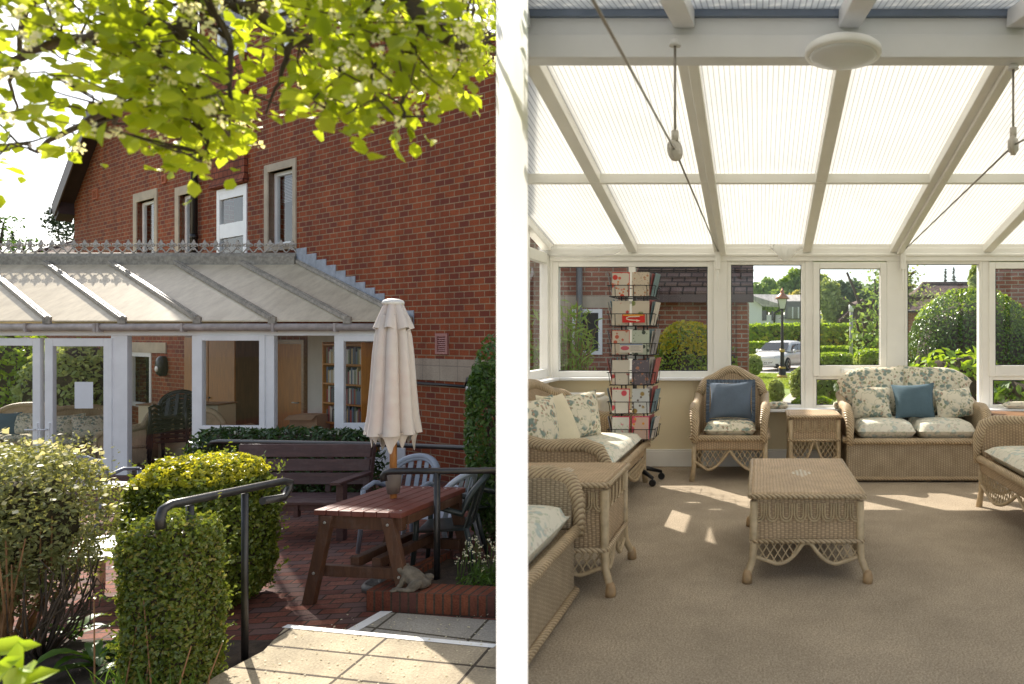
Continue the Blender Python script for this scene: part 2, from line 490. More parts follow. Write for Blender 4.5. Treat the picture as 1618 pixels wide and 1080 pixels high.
M_twig = plain('twig_bark', (.055, .038, .022), .9, .4, 20)
M_white = plain('white_upvc', (.88, .88, .88), .35, .05, 4, .02)
M_cream_frame = plain('cream_upvc', (.76, .74, .68), .4, .05, 4, .02)
M_wall_paint = plain('white_render', (.95, .95, .95), .8, .015, 5, .06)
M_black = plain('black_paint', (.012, .012, .013), .35, .3, 12, .1)
M_blackmetal = plain('black_iron', (.02, .019, .02), .35, .4, 15, .15, spec=.6)
M_brick = brickmat('red_brick', (.27, .058, .022), (.36, .086, .030), (.38, .25, .15), .24, .098, .009, var=.35, third=(.14, .034, .025))
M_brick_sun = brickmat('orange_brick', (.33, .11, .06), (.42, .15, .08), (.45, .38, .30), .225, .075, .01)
M_brick_dark = brickmat('brown_brick', (.17, .06, .04), (.25, .085, .055), (.32, .26, .2), .225, .075, .01)
M_stone = plain('sandstone', (.50, .42, .32), .85, .15, 3, .2)
M_band = brickmat('stone_band', (.42, .33, .25), (.46, .37, .28), (.3, .24, .19), .44, .6, .008, offset=0, bmp=.2, var=.2)
M_lead = plain('lead_flashing', (.33, .36, .42), .55, .25, 8, .1)
M_glass = glassmat('window_glass')
M_glass_in = glassmat('reflective_glass', (.95, .95, .95), 1.2, .0)
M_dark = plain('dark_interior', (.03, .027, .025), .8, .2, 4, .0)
M_tile_hung = brickmat('hung_clay_tiles', (.27, .07, .035), (.35, .10, .05), (.10, .03, .02), .20, .14, .012, bmp=.8)
M_rooftile = brickmat('brown_roof_tiles', (.16, .10, .085), (.27, .18, .145), (.05, .035, .03), .20, .11, .014, bmp=1.0, var=.8)
M_fascia = plain('brown_fascia', (.10, .065, .055), .5, .2, 5, .05)
M_soffit = plain('dark_stained_soffit', (.035, .015, .013), .6, .2, 6, .05)
M_roofdirty = sheetmat('weathered_roof_sheet', (.84, .74, .55), .30, 0, None, (.50, .41, .27), rough=.36)
M_barmetal = plain('weathered_aluminium', (.36, .32, .265), .5, .3, 14, .15, dirt=(.13, .12, .10), dirtamt=.7)
M_ridge = plain('lichen_ridge_cap', (.36, .325, .27), .75, .25, 20, .3, dirt=(.12, .11, .10), dirtamt=.6)
M_cresting = plain('weathered_cresting', (.50, .46, .42), .6, .2, 20, .1, dirt=(.2, .17, .15))
M_gutter = plain('stained_gutter', (.46, .40, .37), .5, .2, 6, .1, dirt=(.2, .16, .14))
# ================================================================ camera, sky, sun
cam_d = bpy.data.cameras.new('camera'); cam = bpy.data.objects.new('camera', cam_d); C.objects.link(cam)
cam.location = (0, 0, CZ); cam.rotation_euler = (R(90), 0, 0)
cam_d.sensor_width = 36; cam_d.lens = 36 * F / 1618
cam_d.shift_x = (809 - X0) / 1618; cam_d.shift_y = (Y0 - 540) / 1618
cam_d.clip_start = .05; cam_d.clip_end = 2000
cam_d.dof.use_dof = True; cam_d.dof.focus_distance = 7.0; cam_d.dof.aperture_fstop = 3.2
sc.camera = cam
SUN_AZ, SUN_EL = -42.0, 38.8          # from straight ahead towards the left, above the horizon
w = bpy.data.worlds.new('World'); sc.world = w; w.use_nodes = True
nt = w.node_tree; bg = nt.nodes['Background']
sky = nt.nodes.new('ShaderNodeTexSky'); sky.sky_type = 'NISHITA'; sky.sun_disc = False
sky.sun_elevation = R(SUN_EL); sky.sun_rotation = R(SUN_AZ); sky.dust_density = 1.2; sky.air_density = 1.0; sky.ozone_density = 1.0
hsv = nt.nodes.new('ShaderNodeHueSaturation'); hsv.inputs['Saturation'].default_value = .55      # thin haze: a paler sky
nt.links.new(sky.outputs[0], hsv.inputs['Color']); nt.links.new(hsv.outputs[0], bg.inputs[0]); bg.inputs[1].default_value = .125
sd = bpy.data.lights.new('sun', 'SUN'); sun = bpy.data.objects.new('sun', sd); C.objects.link(sun)
sd.energy = 5.0; sd.angle = R(.5); sd.color = (1, .93, .82)
hs = Vector((math.sin(R(SUN_AZ)) * math.cos(R(SUN_EL)), math.cos(R(SUN_AZ)) * math.cos(R(SUN_EL)), math.sin(R(SUN_EL))))
sun.rotation_euler = hs.to_track_quat('Z', 'Y').to_euler()
sun.location = hs * 30
sc.view_settings.view_transform = 'Standard'; sc.view_settings.look = 'None'; sc.view_settings.gamma = 1
sc.view_settings.exposure = .85
sc.cycles.use_denoising = True
sc.cycles.caustics_reflective = False; sc.cycles.caustics_refractive = False
sc.cycles.max_bounces = 8; sc.cycles.transparent_max_bounces = 24; sc.cycles.sample_clamp_indirect = 8

# ================================================================ ground
def sheet(name, pts, z, mat, uvf=None, thick=None):
    m = MB()
    p = [(a, b, z) for a, b in pts]
    m.face(p, [uvf(a, b) for a, b in pts] if uvf else None)
    return struct(m.build(name, mat, flip=False))
M_ground = plain('far_ground', (.10, .115, .05), .95, .3, .8, .2)
M_paver = brickmat('brick_pavers', (.185, .062, .043), (.29, .115, .08), (.07, .05, .038), .23, .115, .008, rot=R(-9), loc=(.03, .05, 0), bmp=.7, var=.7, co='obj', third=(.12, .09, .087))
M_slab = brickmat('concrete_slabs', (.44, .37, .255), (.50, .42, .29), (.09, .07, .05), .8, .32, .012, offset=0, bmp=.3, var=.55, noisec=2.4)
M_slabgrey = brickmat('damp_concrete_slabs', (.40, .37, .31), (.42, .39, .33), (.1, .085, .06), .8, .66, .012, offset=0, bmp=.3, var=.3, noisec=2.5)
M_soil = plain('garden_soil', (.055, .038, .026), .95, .5, 9, .8)
M_edge = plain('white_step_paint', (.80, .80, .78), .6, .08, 12, .1)
sheet('ground', [(-400, -60), (400, -60), (400, 900), (-400, 900)], ZP - .30, M_ground)
sheet('patio', [(-14, -2), (.2, -2), (-.2, 9.0), (-3.3, 16), (-14, 22)], ZP, M_paver)
ZS = -1.03
pt = lambda x, y: G(x, y, ZS)
sl = [pt(455, 987), pt(786, 1018.5)]
uvslab = lambda a, b: (a + 2.68 + 8.0, b + .195 * a - 4.535 + 6.4)
m = MB()
pA, pB = sl
xl = -3.46
top = [(-3.60, 3.55), (-3.42, 4.80), (pA.x, pA.y), (pB.x, pB.y), (-1.0, 4.70), (-.5, 1.0), (-3.9, 1.0)]
m.face([(a, b, ZS) for a, b in top], [uvslab(a, b) for a, b in top])
for i in range(len(top)):
    a, b = top[i], top[(i + 1) % len(top)]
    m.face([(b[0], b[1], ZS), (a[0], a[1], ZS), (a[0], a[1], ZP - .1), (b[0], b[1], ZP - .1)], [(0, 0), (.1, 0), (.1, .1), (0, .1)])
struct(m.build('path', M_slab, flip=False))
m = MB()        # painted nosing along the step
dv = (pB - pA); nn_ = Vector((-dv.y, dv.x, 0)).normalized()
q = [pA + Vector((0, 0, .004)), pB + Vector((0, 0, .004)), pB - nn_ * .055 + Vector((0, 0, .004)), pA - nn_ * .055 + Vector((0, 0, .004))]
m.face(q)
struct(m.build('step_edge', M_edge))
zr = ZP + .02
g2 = [G(545, 997, zr), G(601, 966, zr), G(800, 981, zr), G(800, 1026, zr)]
m = MB()
a0, a1, a2, a3 = g2
m.face(g2, [(p.x + 2.95, p.y + .25 * p.x) for p in g2])
for a, b in ((a1, a0), (a0, a3)):
    m.face([a, b, b - Vector((0, 0, .1)), a - Vector((0, 0, .1))], [(0, 0), (.1, 0), (.1, .05), (0, .05)])
struct(m.build('ramp', M_slabgrey, flip=False))
m = MB()
s0 = G(545, 997, zr); s1 = G(601, 966, zr); off = Vector((.10, 0, .004))
m.face([s0 + Vector((0, 0, .004)), s1 + Vector((0, 0, .004)), s1 + off, s0 + off])
struct(m.build('ramp_edge', M_edge))
m = MB()        # planting soil on the left, a low mound
ns = 18
for i in range(ns):
    for j in range(ns):
        def pz(u, v):
            x = -7.2 + 3.75 * u / ns; y = 2.6 + 2.55 * v / ns
            return (x, y, ZP + .02 + .10 * math.sin(math.pi * u / ns) ** .5 * math.sin(math.pi * v / ns) ** .5 + .025 * math.sin(x * 9 + y * 5) * math.sin(y * 11))
        m.face([pz(i, j), pz(i + 1, j), pz(i + 1, j + 1), pz(i, j + 1)], sm=True)
struct(m.build('soil_bed', M_soil))

# ================================================================ brick building on the left
Q = Vector((-5.7214, 11.34, ZP)); AX = Vector((.8534, -.5212, 0)).normalized()
def WL(x, y):
    d = 11.34 * 1245 / (x + 600.0); p = P(x, y, d)
    return ((p - Q).dot(AX), p.z - ZP)
bld = T('brick_building', 'tall red brick building with sandstone window surrounds and a stone band, behind the garden conservatory', 'building', Q, math.atan2(AX.y, AX.x))
aL = WL(118, 400)[0]; aR = WL(797, 400)[0]
ZT = 10.7  # hidden apex height, set for where its shadow ends on the patio
ZR = 6.55  # hidden right end lowered to let sun into the sunroom
v0 = WL(119, 318); k1 = WL(172, 178); k2 = WL(315, 150)
vs = (k1[1] - v0[1]) / (k1[0] - v0[0]); vk = (k2[1] - k1[1]) / (k2[0] - k1[0])
holes = []
def rect(x0, x1, yt, yb):
    a0, zt = WL(x0, yt); a1 = WL(x1, yt)[0]; zb = WL(x0, yb)[1]
    return (a0, a1, zb, zt)
wins = {  # outer surround rectangles and openings
    'w1': (rect(212, 249.5, 307, 436), .20, .22), 'w2': (rect(278, 313, 297, 428), .20, .20), 'w4': (rect(419, 469, 262, 399), .15, .15)}
for k, (r_, fl, ft) in wins.items():
    holes.append((r_[0] + fl, r_[1] - fl * .8, r_[2] + .12, r_[3] - ft))
door_r = rect(344, 391, 301, 452); holes.append(door_r)
up1 = rect(345, 391, 8, 150); up2 = rect(435, 464, 18, 82); holes += [up1, up2]
low1 = rect(207, 240, 556, 640); holes.append(low1)
def clip_poly(poly, a, b, c):      # keep a*x+b*z+c >= 0
    out = []
    for i in range(len(poly)):
        p, q_ = poly[i], poly[(i + 1) % len(poly)]
        fp = a * p[0] + b * p[1] + c; fq = a * q_[0] + b * q_[1] + c
        if fp >= 0: out.append(p)
        if (fp >= 0) != (fq >= 0):
            t = fp / (fp - fq); out.append((p[0] + (q_[0] - p[0]) * t, p[1] + (q_[1] - p[1]) * t))
    return out
def holed(mb, a0, a1, z0, z1, hs_, clip=None, y=0.0):
    A_ = sorted(set([a0, a1] + [h[i] for h in hs_ for i in (0, 1) if a0 < h[i] < a1])); Z_ = sorted(set([z0, z1] + [h[i] for h in hs_ for i in (2, 3) if z0 < h[i] < z1]))
    for i in range(len(A_) - 1):
        for j in range(len(Z_) - 1):
            ca, cz = (A_[i] + A_[i + 1]) / 2, (Z_[j] + Z_[j + 1]) / 2
            if any(h[0] < ca < h[1] and h[2] < cz < h[3] for h in hs_): continue
            poly = [(A_[i], Z_[j]), (A_[i + 1], Z_[j]), (A_[i + 1], Z_[j + 1]), (A_[i], Z_[j + 1])]
            for c_ in (clip or ()): poly = clip_poly(poly, *c_)
            if len(poly) > 2: mb.face([(p[0], y, p[1]) for p in poly], [(p[0], p[1]) for p in poly])
aT = k2[0]
vs2 = (ZR - ZT) / (aR - aT)
wm = MB()
holed(wm, aL, aT, 0, ZT, holes, [(vs, -1.0, v0[1] - vs * v0[0]), (vk, -1.0, k1[1] - vk * k1[0])])      # lower part, shaped low so sun reaches the conservatory roof
holed(wm, aT, aR, 0, ZT, holes, [(vs2, -1.0, ZT - vs2 * aT)])                                          # taller part, shaped to throw the shadow over the patio
for h in holes:      # brick reveals
    a0, a1, z0, z1 = h
    for p in ([(a0, 0, z0), (a0, .3, z0), (a0, .3, z1), (a0, 0, z1)], [(a1, .3, z0), (a1, 0, z0), (a1, 0, z1), (a1, .3, z1)], [(a0, 0, z1), (a0, .3, z1), (a1, .3, z1), (a1, 0, z1)], [(a0, .3, z0), (a0, 0, z0), (a1, 0, z0), (a1, .3, z0)]):
        wm.face(p, [(v[0] + v[1], v[2]) for v in p])
# end walls and the back, following the plot line
Mi = ROOTM[bld.name].inverted()
pr = Mi @ (ROOTM[bld.name] @ Vector((aR, 0, 0)) + Vector((-.366, 1, 0)) * 3.2)
zl = v0[1] + vs * (aL - v0[0])
for p in ([(aR, 0, 0), (pr.x, pr.y, 0), (pr.x, pr.y, ZR), (aR, 0, ZR)],
          [(pr.x, pr.y, 0), (aL, pr.y, 0), (aL, pr.y, zl), (k1[0], pr.y, k1[1]), (aT, pr.y, k2[1]), (aT, pr.y, ZT), (pr.x, pr.y, ZR)],
          [(aT, pr.y, k2[1]), (aT, 0, k2[1]), (aT, 0, ZT), (aT, pr.y, ZT)],
          [(aL, pr.y, 0), (aL, 0, 0), (aL, 0, zl), (aL, pr.y, zl)]):
    wm.face(p, [(v[0] + v[1], v[2]) for v in p])
wm.build('wall', M_brick, bld, flip=False)
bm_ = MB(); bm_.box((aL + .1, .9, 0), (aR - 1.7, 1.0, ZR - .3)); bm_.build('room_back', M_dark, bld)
# roof: slope above the verge, flat top edge
rm = MB(); oh = .34
dA = Vector((1, 0, vs)).normalized(); up_ = Vector((-dA.z, 0, dA.x))
def vp(a, y, k=0): return Vector((a, y, v0[1] + vs * (a - v0[0]))) + up_ * k
aE = aL - .34
aK = k1[0]
rm.prism([vp(aE, -oh, .12), vp(aK, -oh, .12), vp(aK, -oh, .30), vp(aE, -oh, .30)], (0, oh + pr.y + .3, 0))
rm.prism([(aK - .05, -.08, k1[1] + .05), (aT, -.08, k2[1] + .03), (aT, -.08, k2[1] + .16), (aK - .05, -.08, k1[1] + .2)], (0, .08 + pr.y, 0))
rz_ = lambda a: ZT + vs2 * (a - aT)
ft = [(aT, -.1), (aR, -.1), (pr.x, 3.0), (aT, 3.0)]
rm.add([(a, y, rz_(a) + .005) for a, y in ft] + [(a, y, rz_(a) + .06) for a, y in ft], [(3, 2, 1, 0), (4, 5, 6, 7), (0, 1, 5, 4), (1, 2, 6, 5), (2, 3, 7, 6), (3, 0, 4, 7)])
rm.build('roof', M_rooftile, bld)
bb = MB()
bb.prism([vp(aE, -oh - .03, -.16), vp(aK, -oh - .03, -.16), vp(aK, -oh - .03, .16), vp(aE, -oh - .03, .16)], (0, .03, 0))
bb.build('bargeboard', M_fascia, bld)
sf = MB()
sf.prism([vp(aE, -oh + .002, .02), vp(aK, -oh + .002, .02), vp(aK, -oh + .002, .10), vp(aE, -oh + .002, .10)], (0, oh, 0))
sf.prism([vp(aE, -oh + .004, -.16) + Vector((0, 0, -.12)), vp(aE, -oh + .004, .1), vp(aL, -oh + .004, .1), vp(aL, -oh + .004, -.05) + Vector((0, 0, -.30))], (0, oh, 0))
sf.build('soffit', M_soffit, bld)
gt = MB(); g0 = vp(aE - .06, 0, .1); gt.tube([(g0.x, -oh - .05, g0.z), (g0.x, pr.y, g0.z)], .07); gt.build('gutter', M_black, bld)
# windows
def fbar(mb, r, w_, y0, y1, wz=None):
    a0, a1, z0, z1 = r; wz = wz or w_
    mb.box((a0, y0, z0), (a0 + w_, y1, z1)); mb.box((a1 - w_, y0, z0), (a1, y1, z1))
    mb.box((a0 + w_, y0, z0), (a1 - w_, y1, z0 + wz)); mb.box((a0 + w_, y0, z1 - wz), (a1 - w_, y1, z1))
M_blind = plain('pale_blind', (.5, .5, .5), .7, .1, 30, .0)
for i, (k, (r_, fl, ft)) in enumerate(wins.items()):
    s = MB(); o = (r_[0] + fl, r_[1] - fl * .8, r_[2] + .12, r_[3] - ft)
    s.box((r_[0], -.025, r_[2]), (o[0], .10, r_[3])); s.box((o[1], -.025, r_[2]), (r_[1], .10, r_[3]))
    s.box((o[0], -.025, o[3]), (o[1], .10, r_[3])); s.box((o[0], -.06, r_[2]), (o[1], .10, o[2]))
    s.build('stone_surround', M_stone, bld, bevel=.006)
    f = MB(); fbar(f, o, .10, .10, .16, .07); fo = f.build('window', M_white, bld)
    g = MB(); g.box((o[0] + .10, .13, o[2] + .07), (o[1] - .10, .136, o[3] - .07)); g.build('pane', M_glass_in, fo)
    if k == 'w4':
        b2 = MB()
        for j in range(16): b2.cbox(((o[0] + o[1]) / 2, .20, o[3] - .12 - j * .03), (o[1] - o[0] - .2, .025, .004), Matrix.Rotation(R(35), 3, 'X'))
        b2.build('blind', M_blind, fo)
def glazed(name, r, rails, bw=.10, y0=-.02):
    f = MB(); fbar(f, r, bw, y0, y0 + .08, .10)
    for z0, z1 in rails: f.box((r[0] + bw, y0 + .004, z0), (r[1] - bw, y0 + .076, z1))
    fo = f.build(name, M_white, bld)
    g = MB(); g.box((r[0] + bw, y0 + .04, r[2] + .1), (r[1] - bw, y0 + .046, r[3] - .1)); g.build('pane', M_glass_in, fo)
    return fo
zz = lambda x, y: WL(x, y)[1]
glazed('glazed_door', door_r, [(zz(344, 378), zz(344, 356)), (door_r[3] - .22, door_r[3] - .1)], .14)
glazed('window', up1, [(zz(345, 102), zz(345, 94)), (zz(345, 60), zz(345, 52))], .14)
glazed('window', up2, [], .10)
glazed('window', low1, [], .10)
s = MB(); r_ = low1
s.box((r_[0] - .4, -.03, r_[2]), (r_[0], .02, r_[3] + .25)); s.box((r_[0], -.03, r_[3]), (r_[1] + .9, .02, r_[3] + .25)); s.build('stone_surround', M_stone, bld)
# hung tiles between the windows
t0 = rect(340, 392, 165, 300)
th = MB(); th.box((t0[0], -.07, t0[2] + .15), (t0[1], 0, t0[3] + .8))
th.prism([(t0[0] - .06, -.13, t0[2]), (t0[1] + .06, -.13, t0[2]), (t0[1], -.07, t0[2] + .15), (t0[0], -.07, t0[2] + .15)], (0, .10, 0))
th.build('hung_tiles', M_tile_hung, bld)
dp = MB(); a_, _ = WL(315.5, 400); dp.tube([(a_, -.10, 3.2), (a_, -.10, ZT)], .065, 10)
for z_ in (4.4, 5.6, 6.9): dp.tube([(a_, -.10, z_), (a_, -.10, z_ + .1)], .08, 10)
dp.build('drainpipe', M_black, bld)
b0 = WL(640, 564.5); b1 = WL(797, 600); zb0, zb1 = zz(652, 598.5), zz(652, 565.3)
s = MB(); s.box((b0[0] - .3, -.03, zb0), (aR, .001, zb1)); s.build('stone_band', M_band, bld)
def vent(x0, x1, y0, y1, mat, n=8):
    r = rect(x0, x1, y0, y1); v = MB(); fbar(v, r, .045, -.03, .0, .04)
    h = (r[3] - r[2] - .08) / n
    for k in range(n): v.cbox(((r[0] + r[1]) / 2, -.008, r[2] + .04 + h * (k + .5)), (r[1] - r[0] - .09, .03, h * .55), Matrix.Rotation(R(-30), 3, 'X'))
    v.build('air_vent', mat, bld)
M_ventpink = plain('pink_plastic_vent', (.36, .15, .13), .5, .1, 9, .05)
M_terra = plain('terracotta_vent', (.42, .12, .05), .8, .15, 9, .1)
vent(690, 709, 526.5, 559, M_ventpink)
vent(148, 156, 300, 316, M_terra, 4); vent(257, 264, 277, 291, M_terra, 4)
# stepped lead flashing up the wall along the conservatory roof
fl = MB()
for i in range(12):
    xa = 468 + i * 15.4; xb = xa + 17
    yl = 404 + (xa - 470) / 175 * 101
    a0, z1 = WL(xa, yl - 10); a1, _ = WL(xb, yl); z0 = WL(xa, yl + 14)[1]
    fl.box((a0, -.012 - .002 * (i % 2), z0), (a1, .0, z1))
fl.build('flashing', M_lead, bld)
pp = MB(); pa = WL(648, 603); pb = WL(752, 611)
pp.tube([(pa[0], -.06, pa[1]), (pb[0], -.06, pb[1])], .022, 8)
pp.build('conduit', M_black, bld)

# ================================================================ garden conservatory (left)
DF = 11.34; DR = 13.19
con = T('garden_conservatory', 'white conservatory with weathered sloping roof and spiky cresting against the tall brick wall', 'conservatory', (-9.5, 12.4, ZP))
def pxbox(mb, x0, x1, y0, y1, d, th):
    a = P(x0, y1, d); b = P(x1, y0, d); mb.box((a.x, d, a.z), (b.x, d + th, b.z))
YB = 755
f = MB()
pxbox(f, -160, 640, 522, 530, DF, .08)                      # head
for x0, x1 in ((175, 201), (303, 319), (418, 433), (528, 540), (600, 640)): pxbox(f, x0, x1, 530, YB, DF, .09)
pxbox(f, 303, 640, 686, YB, DF + .01, .07) if False else None
f.build('frame', M_white, con, world=True, bevel=.006)
pl = MB(); pxbox(pl, 319, 600, 715, YB, DF + .02, .06); pl.build('base_panel', M_white, con, world=True)
def casement(name, x0, x1, y0, y1, b, d=DF - .025, pane=True, bb=None, th=.07, mat=None):
    m = MB(); bb = bb or b
    pxbox(m, x0, x0 + b, y0, y1, d, th); pxbox(m, x1 - b, x1, y0, y1, d, th); pxbox(m, x0 + b, x1 - b, y0, y0 + b, d, th); pxbox(m, x0 + b, x1 - b, y1 - bb, y1, d, th)
    o = m.build(name, mat or M_white, con, world=True, bevel=.008)
    if pane:
        g = MB(); pxbox(g, x0 + b, x1 - b, y0 + b, y1 - bb, d + .035, .006); g.build('pane', M_glass, o, world=True)
    return o
d1 = casement('door', -40, 63, 534, YB, 12, bb=30); d2 = casement('door', 70, 176, 534, YB, 13, bb=30)
casement('door', -160, -44, 534, YB, 13, bb=30)
for dd, xx in ((d1, 57), (d2, 76)):
    h = MB(); p0 = P(xx, 678, DF - .04); p1 = P(xx - 12 if xx < 60 else xx + 2, 678, DF - .09)
    h.tube([p0, p0 + Vector((0, -.05, 0)), p0 + Vector((-.13, -.05, 0))], .012, 8)
    pxbox(h, xx - 2, xx + 2, 668, 692, DF - .045, .02); h.build('handle', M_white, dd, world=True)
casement('window', 310, 418, 529, 683, 9, bb=11); casement('window', 533, 606, 529, 680, 10, bb=12)
for x0, x1, y0, y1 in ((201, 303, 531, YB), (433, 528, 530, 690), (319, 418, 690, 716)):
    g = MB(); pxbox(g, x0, x1, y0, y1, DF + .04, .006); g.build('pane', M_glass, con, world=True)
tr = MB(); pxbox(tr, 418, 600, 683, 692, DF - .01, .08); tr.build('transom', M_white, con, world=True)
gu = MB(); a = P(-170, 516.5, DF - .10); b = P(640, 516.5, DF - .10); gu.tube([a, b], .062, 10)
for x in (38, 148, 153, 286, 430, 528): pxbox(gu, x - 2, x + 2, 510, 524, DF - .17, .1)
gu.build('gutter', M_gutter, con, world=True)
E0 = lambda x: P(x, 508, DF - .12); R0 = lambda x: P(x, 417, DR)
bars = [(-275, -198), (-168, -75), (-50, 47), (0 - 12 + 12 - 34, 74), (70, 194), (178, 315), (278, 430), (374, 535), (470, 645)]
bars = [(70 + 103.0 * k, 194 + 118.5 * k) for k in range(-4, 4)] + [(470.5, 646)]
for i in range(len(bars) - 1):
    m = MB()
    q = [R0(bars[i][0]), R0(bars[i + 1][0]), E0(bars[i + 1][1]), E0(bars[i][1])]
    m.prism(q, (0, 0, .02))
    m.build('roof_panel', M_roofdirty, con, world=True)
for i, (xr, xe) in enumerate(bars):
    m = MB(); a = R0(xr) + Vector((0, 0, .05)); b = E0(xe) + Vector((0, 0, .05))
    m.beam(a, b, .085, .06); m.beam(a + Vector((0, 0, .033)), b + Vector((0, 0, .033)), .035, .03)
    e = E0(xe); m.box((e.x - .06, e.y - .03, e.z - .03), (e.x + .06, e.y + .01, e.z + .08))
    m.build('glazing_bar', M_barmetal, con, world=True)
rc = MB(); a = P(-300, 410, DR); b = P(468, 410, DR)
rc.box((a.x, DR - .06, a.z - .11), (b.x, DR + .12, a.z + .07)); rc.tube([(a.x, DR + .03, a.z + .07), (b.x, DR + .03, a.z + .07)], .07, 8)
pxbox(rc, -300, 470, 417, 419, DR - .03, .05)
rc.build('ridge_cap', M_ridge, con, world=True, bevel=.01)
bs = MB()     # slope behind the ridge and the rear wall
q = [P(-300, 410, DR) + Vector((0, .1, 0)), P(440, 410, DR) + Vector((0, .1, 0)), Vector((P(440, 410, DR).x - 1.5, DR + 1.1, ZP + 2.5)), Vector((P(-300, 410, DR).x - 1.5, DR + 1.1, ZP + 2.5))]
bs.prism(q, (0, 0, .02)); bs.build('roof_panel', M_roofdirty, con, world=True)
# cresting: fleurs-de-lis on a scrolled rail
cr = MB(); za = P(0, 403, DR).z
def fleur(mb, x, y, z, s):
    e = lambda u, v: Vector((x + u * s, y, z + v * s))
    prof = [(-.012, .0), (-.03, .03), (-.012, .055), (-.025, .10), (-.038, .13), (0, .20), (.038, .13), (.025, .10), (.012, .055), (.03, .03), (.012, 0)]
    mb.prism([e(u, v) for u, v in prof], (0, .02, 0))
    for sg in (-1, 1):
        mb.tube([e(0, .075), e(sg * .04, .115), e(sg * .075, .11), e(sg * .085, .08), e(sg * .065, .07)], [.016 * s, .017 * s, .017 * s, .014 * s, .008 * s], 6)
    mb.box((x - .05 * s, y - .003, z + .06 * s), (x + .05 * s, y + .023, z + .085 * s))
    for sg in (-1, 1):
        mb.tube([e(0, .055), e(sg * .035, .02), e(sg * .075, -.03), e(sg * .12, -.055)], .012, 6)
for i in range(-8, 28):
    px_ = 12.5 + i * 17.25
    if px_ > 462: break
    p = P(px_, 400, DR); fleur(cr, p.x, DR, za + .10, 1.0)
cr.build('cresting', M_cresting, con, world=True)
fp = MB(); fp.box((P(-170, 0, DF).x, DF + .1, ZP), (-5.9, DF + .1 + .01, ZP + .012)); 
fl_ = [(-15.3, DF), (-5.75, DF), (-5.75 - 3.3, DF + 2.02), (-15.3, DF + 2.5)]
fp = MB(); fp.face([(x, y, ZP + .012) for x, y in fl_]); fp.build('floor', plain('beige_carpet_far', (.22, .17, .12), .95, .2, 20, .2), con, world=True)
# ================================================================ wicker furniture, cushions
M_wick = wicker('pale_cane_weave', (.65, .48, .30), (.17, .10, .05))
M_wickg = wicker('grey_cane_weave', (.56, .45, .31), (.16, .11, .06))
M_wicktop = wicker('flat_cane_top', (.65, .48, .30), (.30, .19, .10), .016, .008)
def ropemat(name, hi, lo, pitch=.045):
    m, nt, b = newmat(name); co = objco(nt)
    sx = nt.nodes.new('ShaderNodeSeparateXYZ'); L(nt, co, sx.inputs[0])
    a = math_(nt, 'ADD', math_(nt, 'ADD', sx.outputs[0], sx.outputs[1]), math_(nt, 'MULTIPLY', sx.outputs[2], 1.0))
    s = math_(nt, 'ADD', math_(nt, 'MULTIPLY', math_(nt, 'SINE', math_(nt, 'MULTIPLY', a, 6.283 / pitch)), .5), .5)
    c = ramp(nt, s, [(.0, lo), (.35, hi)]).outputs[0]
    k = ramp(nt, noise(nt, co, 12, 4), [(.3, (.82,) * 3), (.7, (1.12,) * 3)]).outputs[0]
    L(nt, mix(nt, 1.0, c, k, 'MULTIPLY'), b.inputs['Base Color']); b.inputs['Roughness'].default_value = .5
    bump(nt, b, s, .6, .008); return m
M_rope = ropemat('plaited_cane', (.60, .46, .29), (.26, .17, .09), .024)
M_ropeg = ropemat('plaited_grey_cane', (.56, .45, .31), (.24, .16, .095), .024)
M_pole = plain('cane_pole', (.50, .38, .23), .45, .2, 25, .15)
M_foot = plain('wrapped_cane_foot', (.38, .25, .13), .5, .25, 25, .2)
FB = (.74, .68, .54)
M_floral = floral('floral_cotton', FB, (.17, .24, .22), (.26, .28, .16), (.42, .29, .21), 9)
M_floral2 = floral('faded_floral_cotton', (.76, .72, .61), (.46, .52, .48), (.50, .52, .40), (.60, .54, .45), 9, 3.3, .62)
M_cream_cloth = plain('cream_cotton', (.76, .68, .50), .95, .08, 5, .2)
M_blue_cloth = plain('slate_blue_cotton', (.12, .158, .215), .9, .12, 6, .2)
M_teal_cloth = plain('teal_blue_cotton', (.09, .148, .185), .9, .12, 6, .2)

def cushion_mesh(w_, d_, h_, puff=.25):
    """boxed seat cushion: rounded slab with a crowned top; origin at the bottom centre"""
    n = 14; mb = MB()
    def pt(u, v, s):
        k = (1 - abs(u) ** 5) * (1 - abs(v) ** 5)
        e = max(0, k) ** .35
        x = u * w_ / 2 * (1 - .04 * (1 - e)); y = v * d_ / 2 * (1 - .04 * (1 - e))
        z = h_ * (.5 + s * (.5 * e * (1 + (puff if s > 0 else 0) * (1 - u * u) * (1 - v * v))))
        return (x, y, z)
    for s in (1, -1):
        g = [[pt(-1 + 2 * i / n, -1 + 2 * j / n, s) for j in range(n + 1)] for i in range(n + 1)]
        V = [p for r_ in g for p in r_]
        Fc = []
        for i in range(n):
            for j in range(n):
                q = (i * (n + 1) + j, (i + 1) * (n + 1) + j, (i + 1) * (n + 1) + j + 1, i * (n + 1) + j + 1)
                Fc.append(q if s > 0 else q[::-1])
        mb.add(V, Fc, True)
    return mb
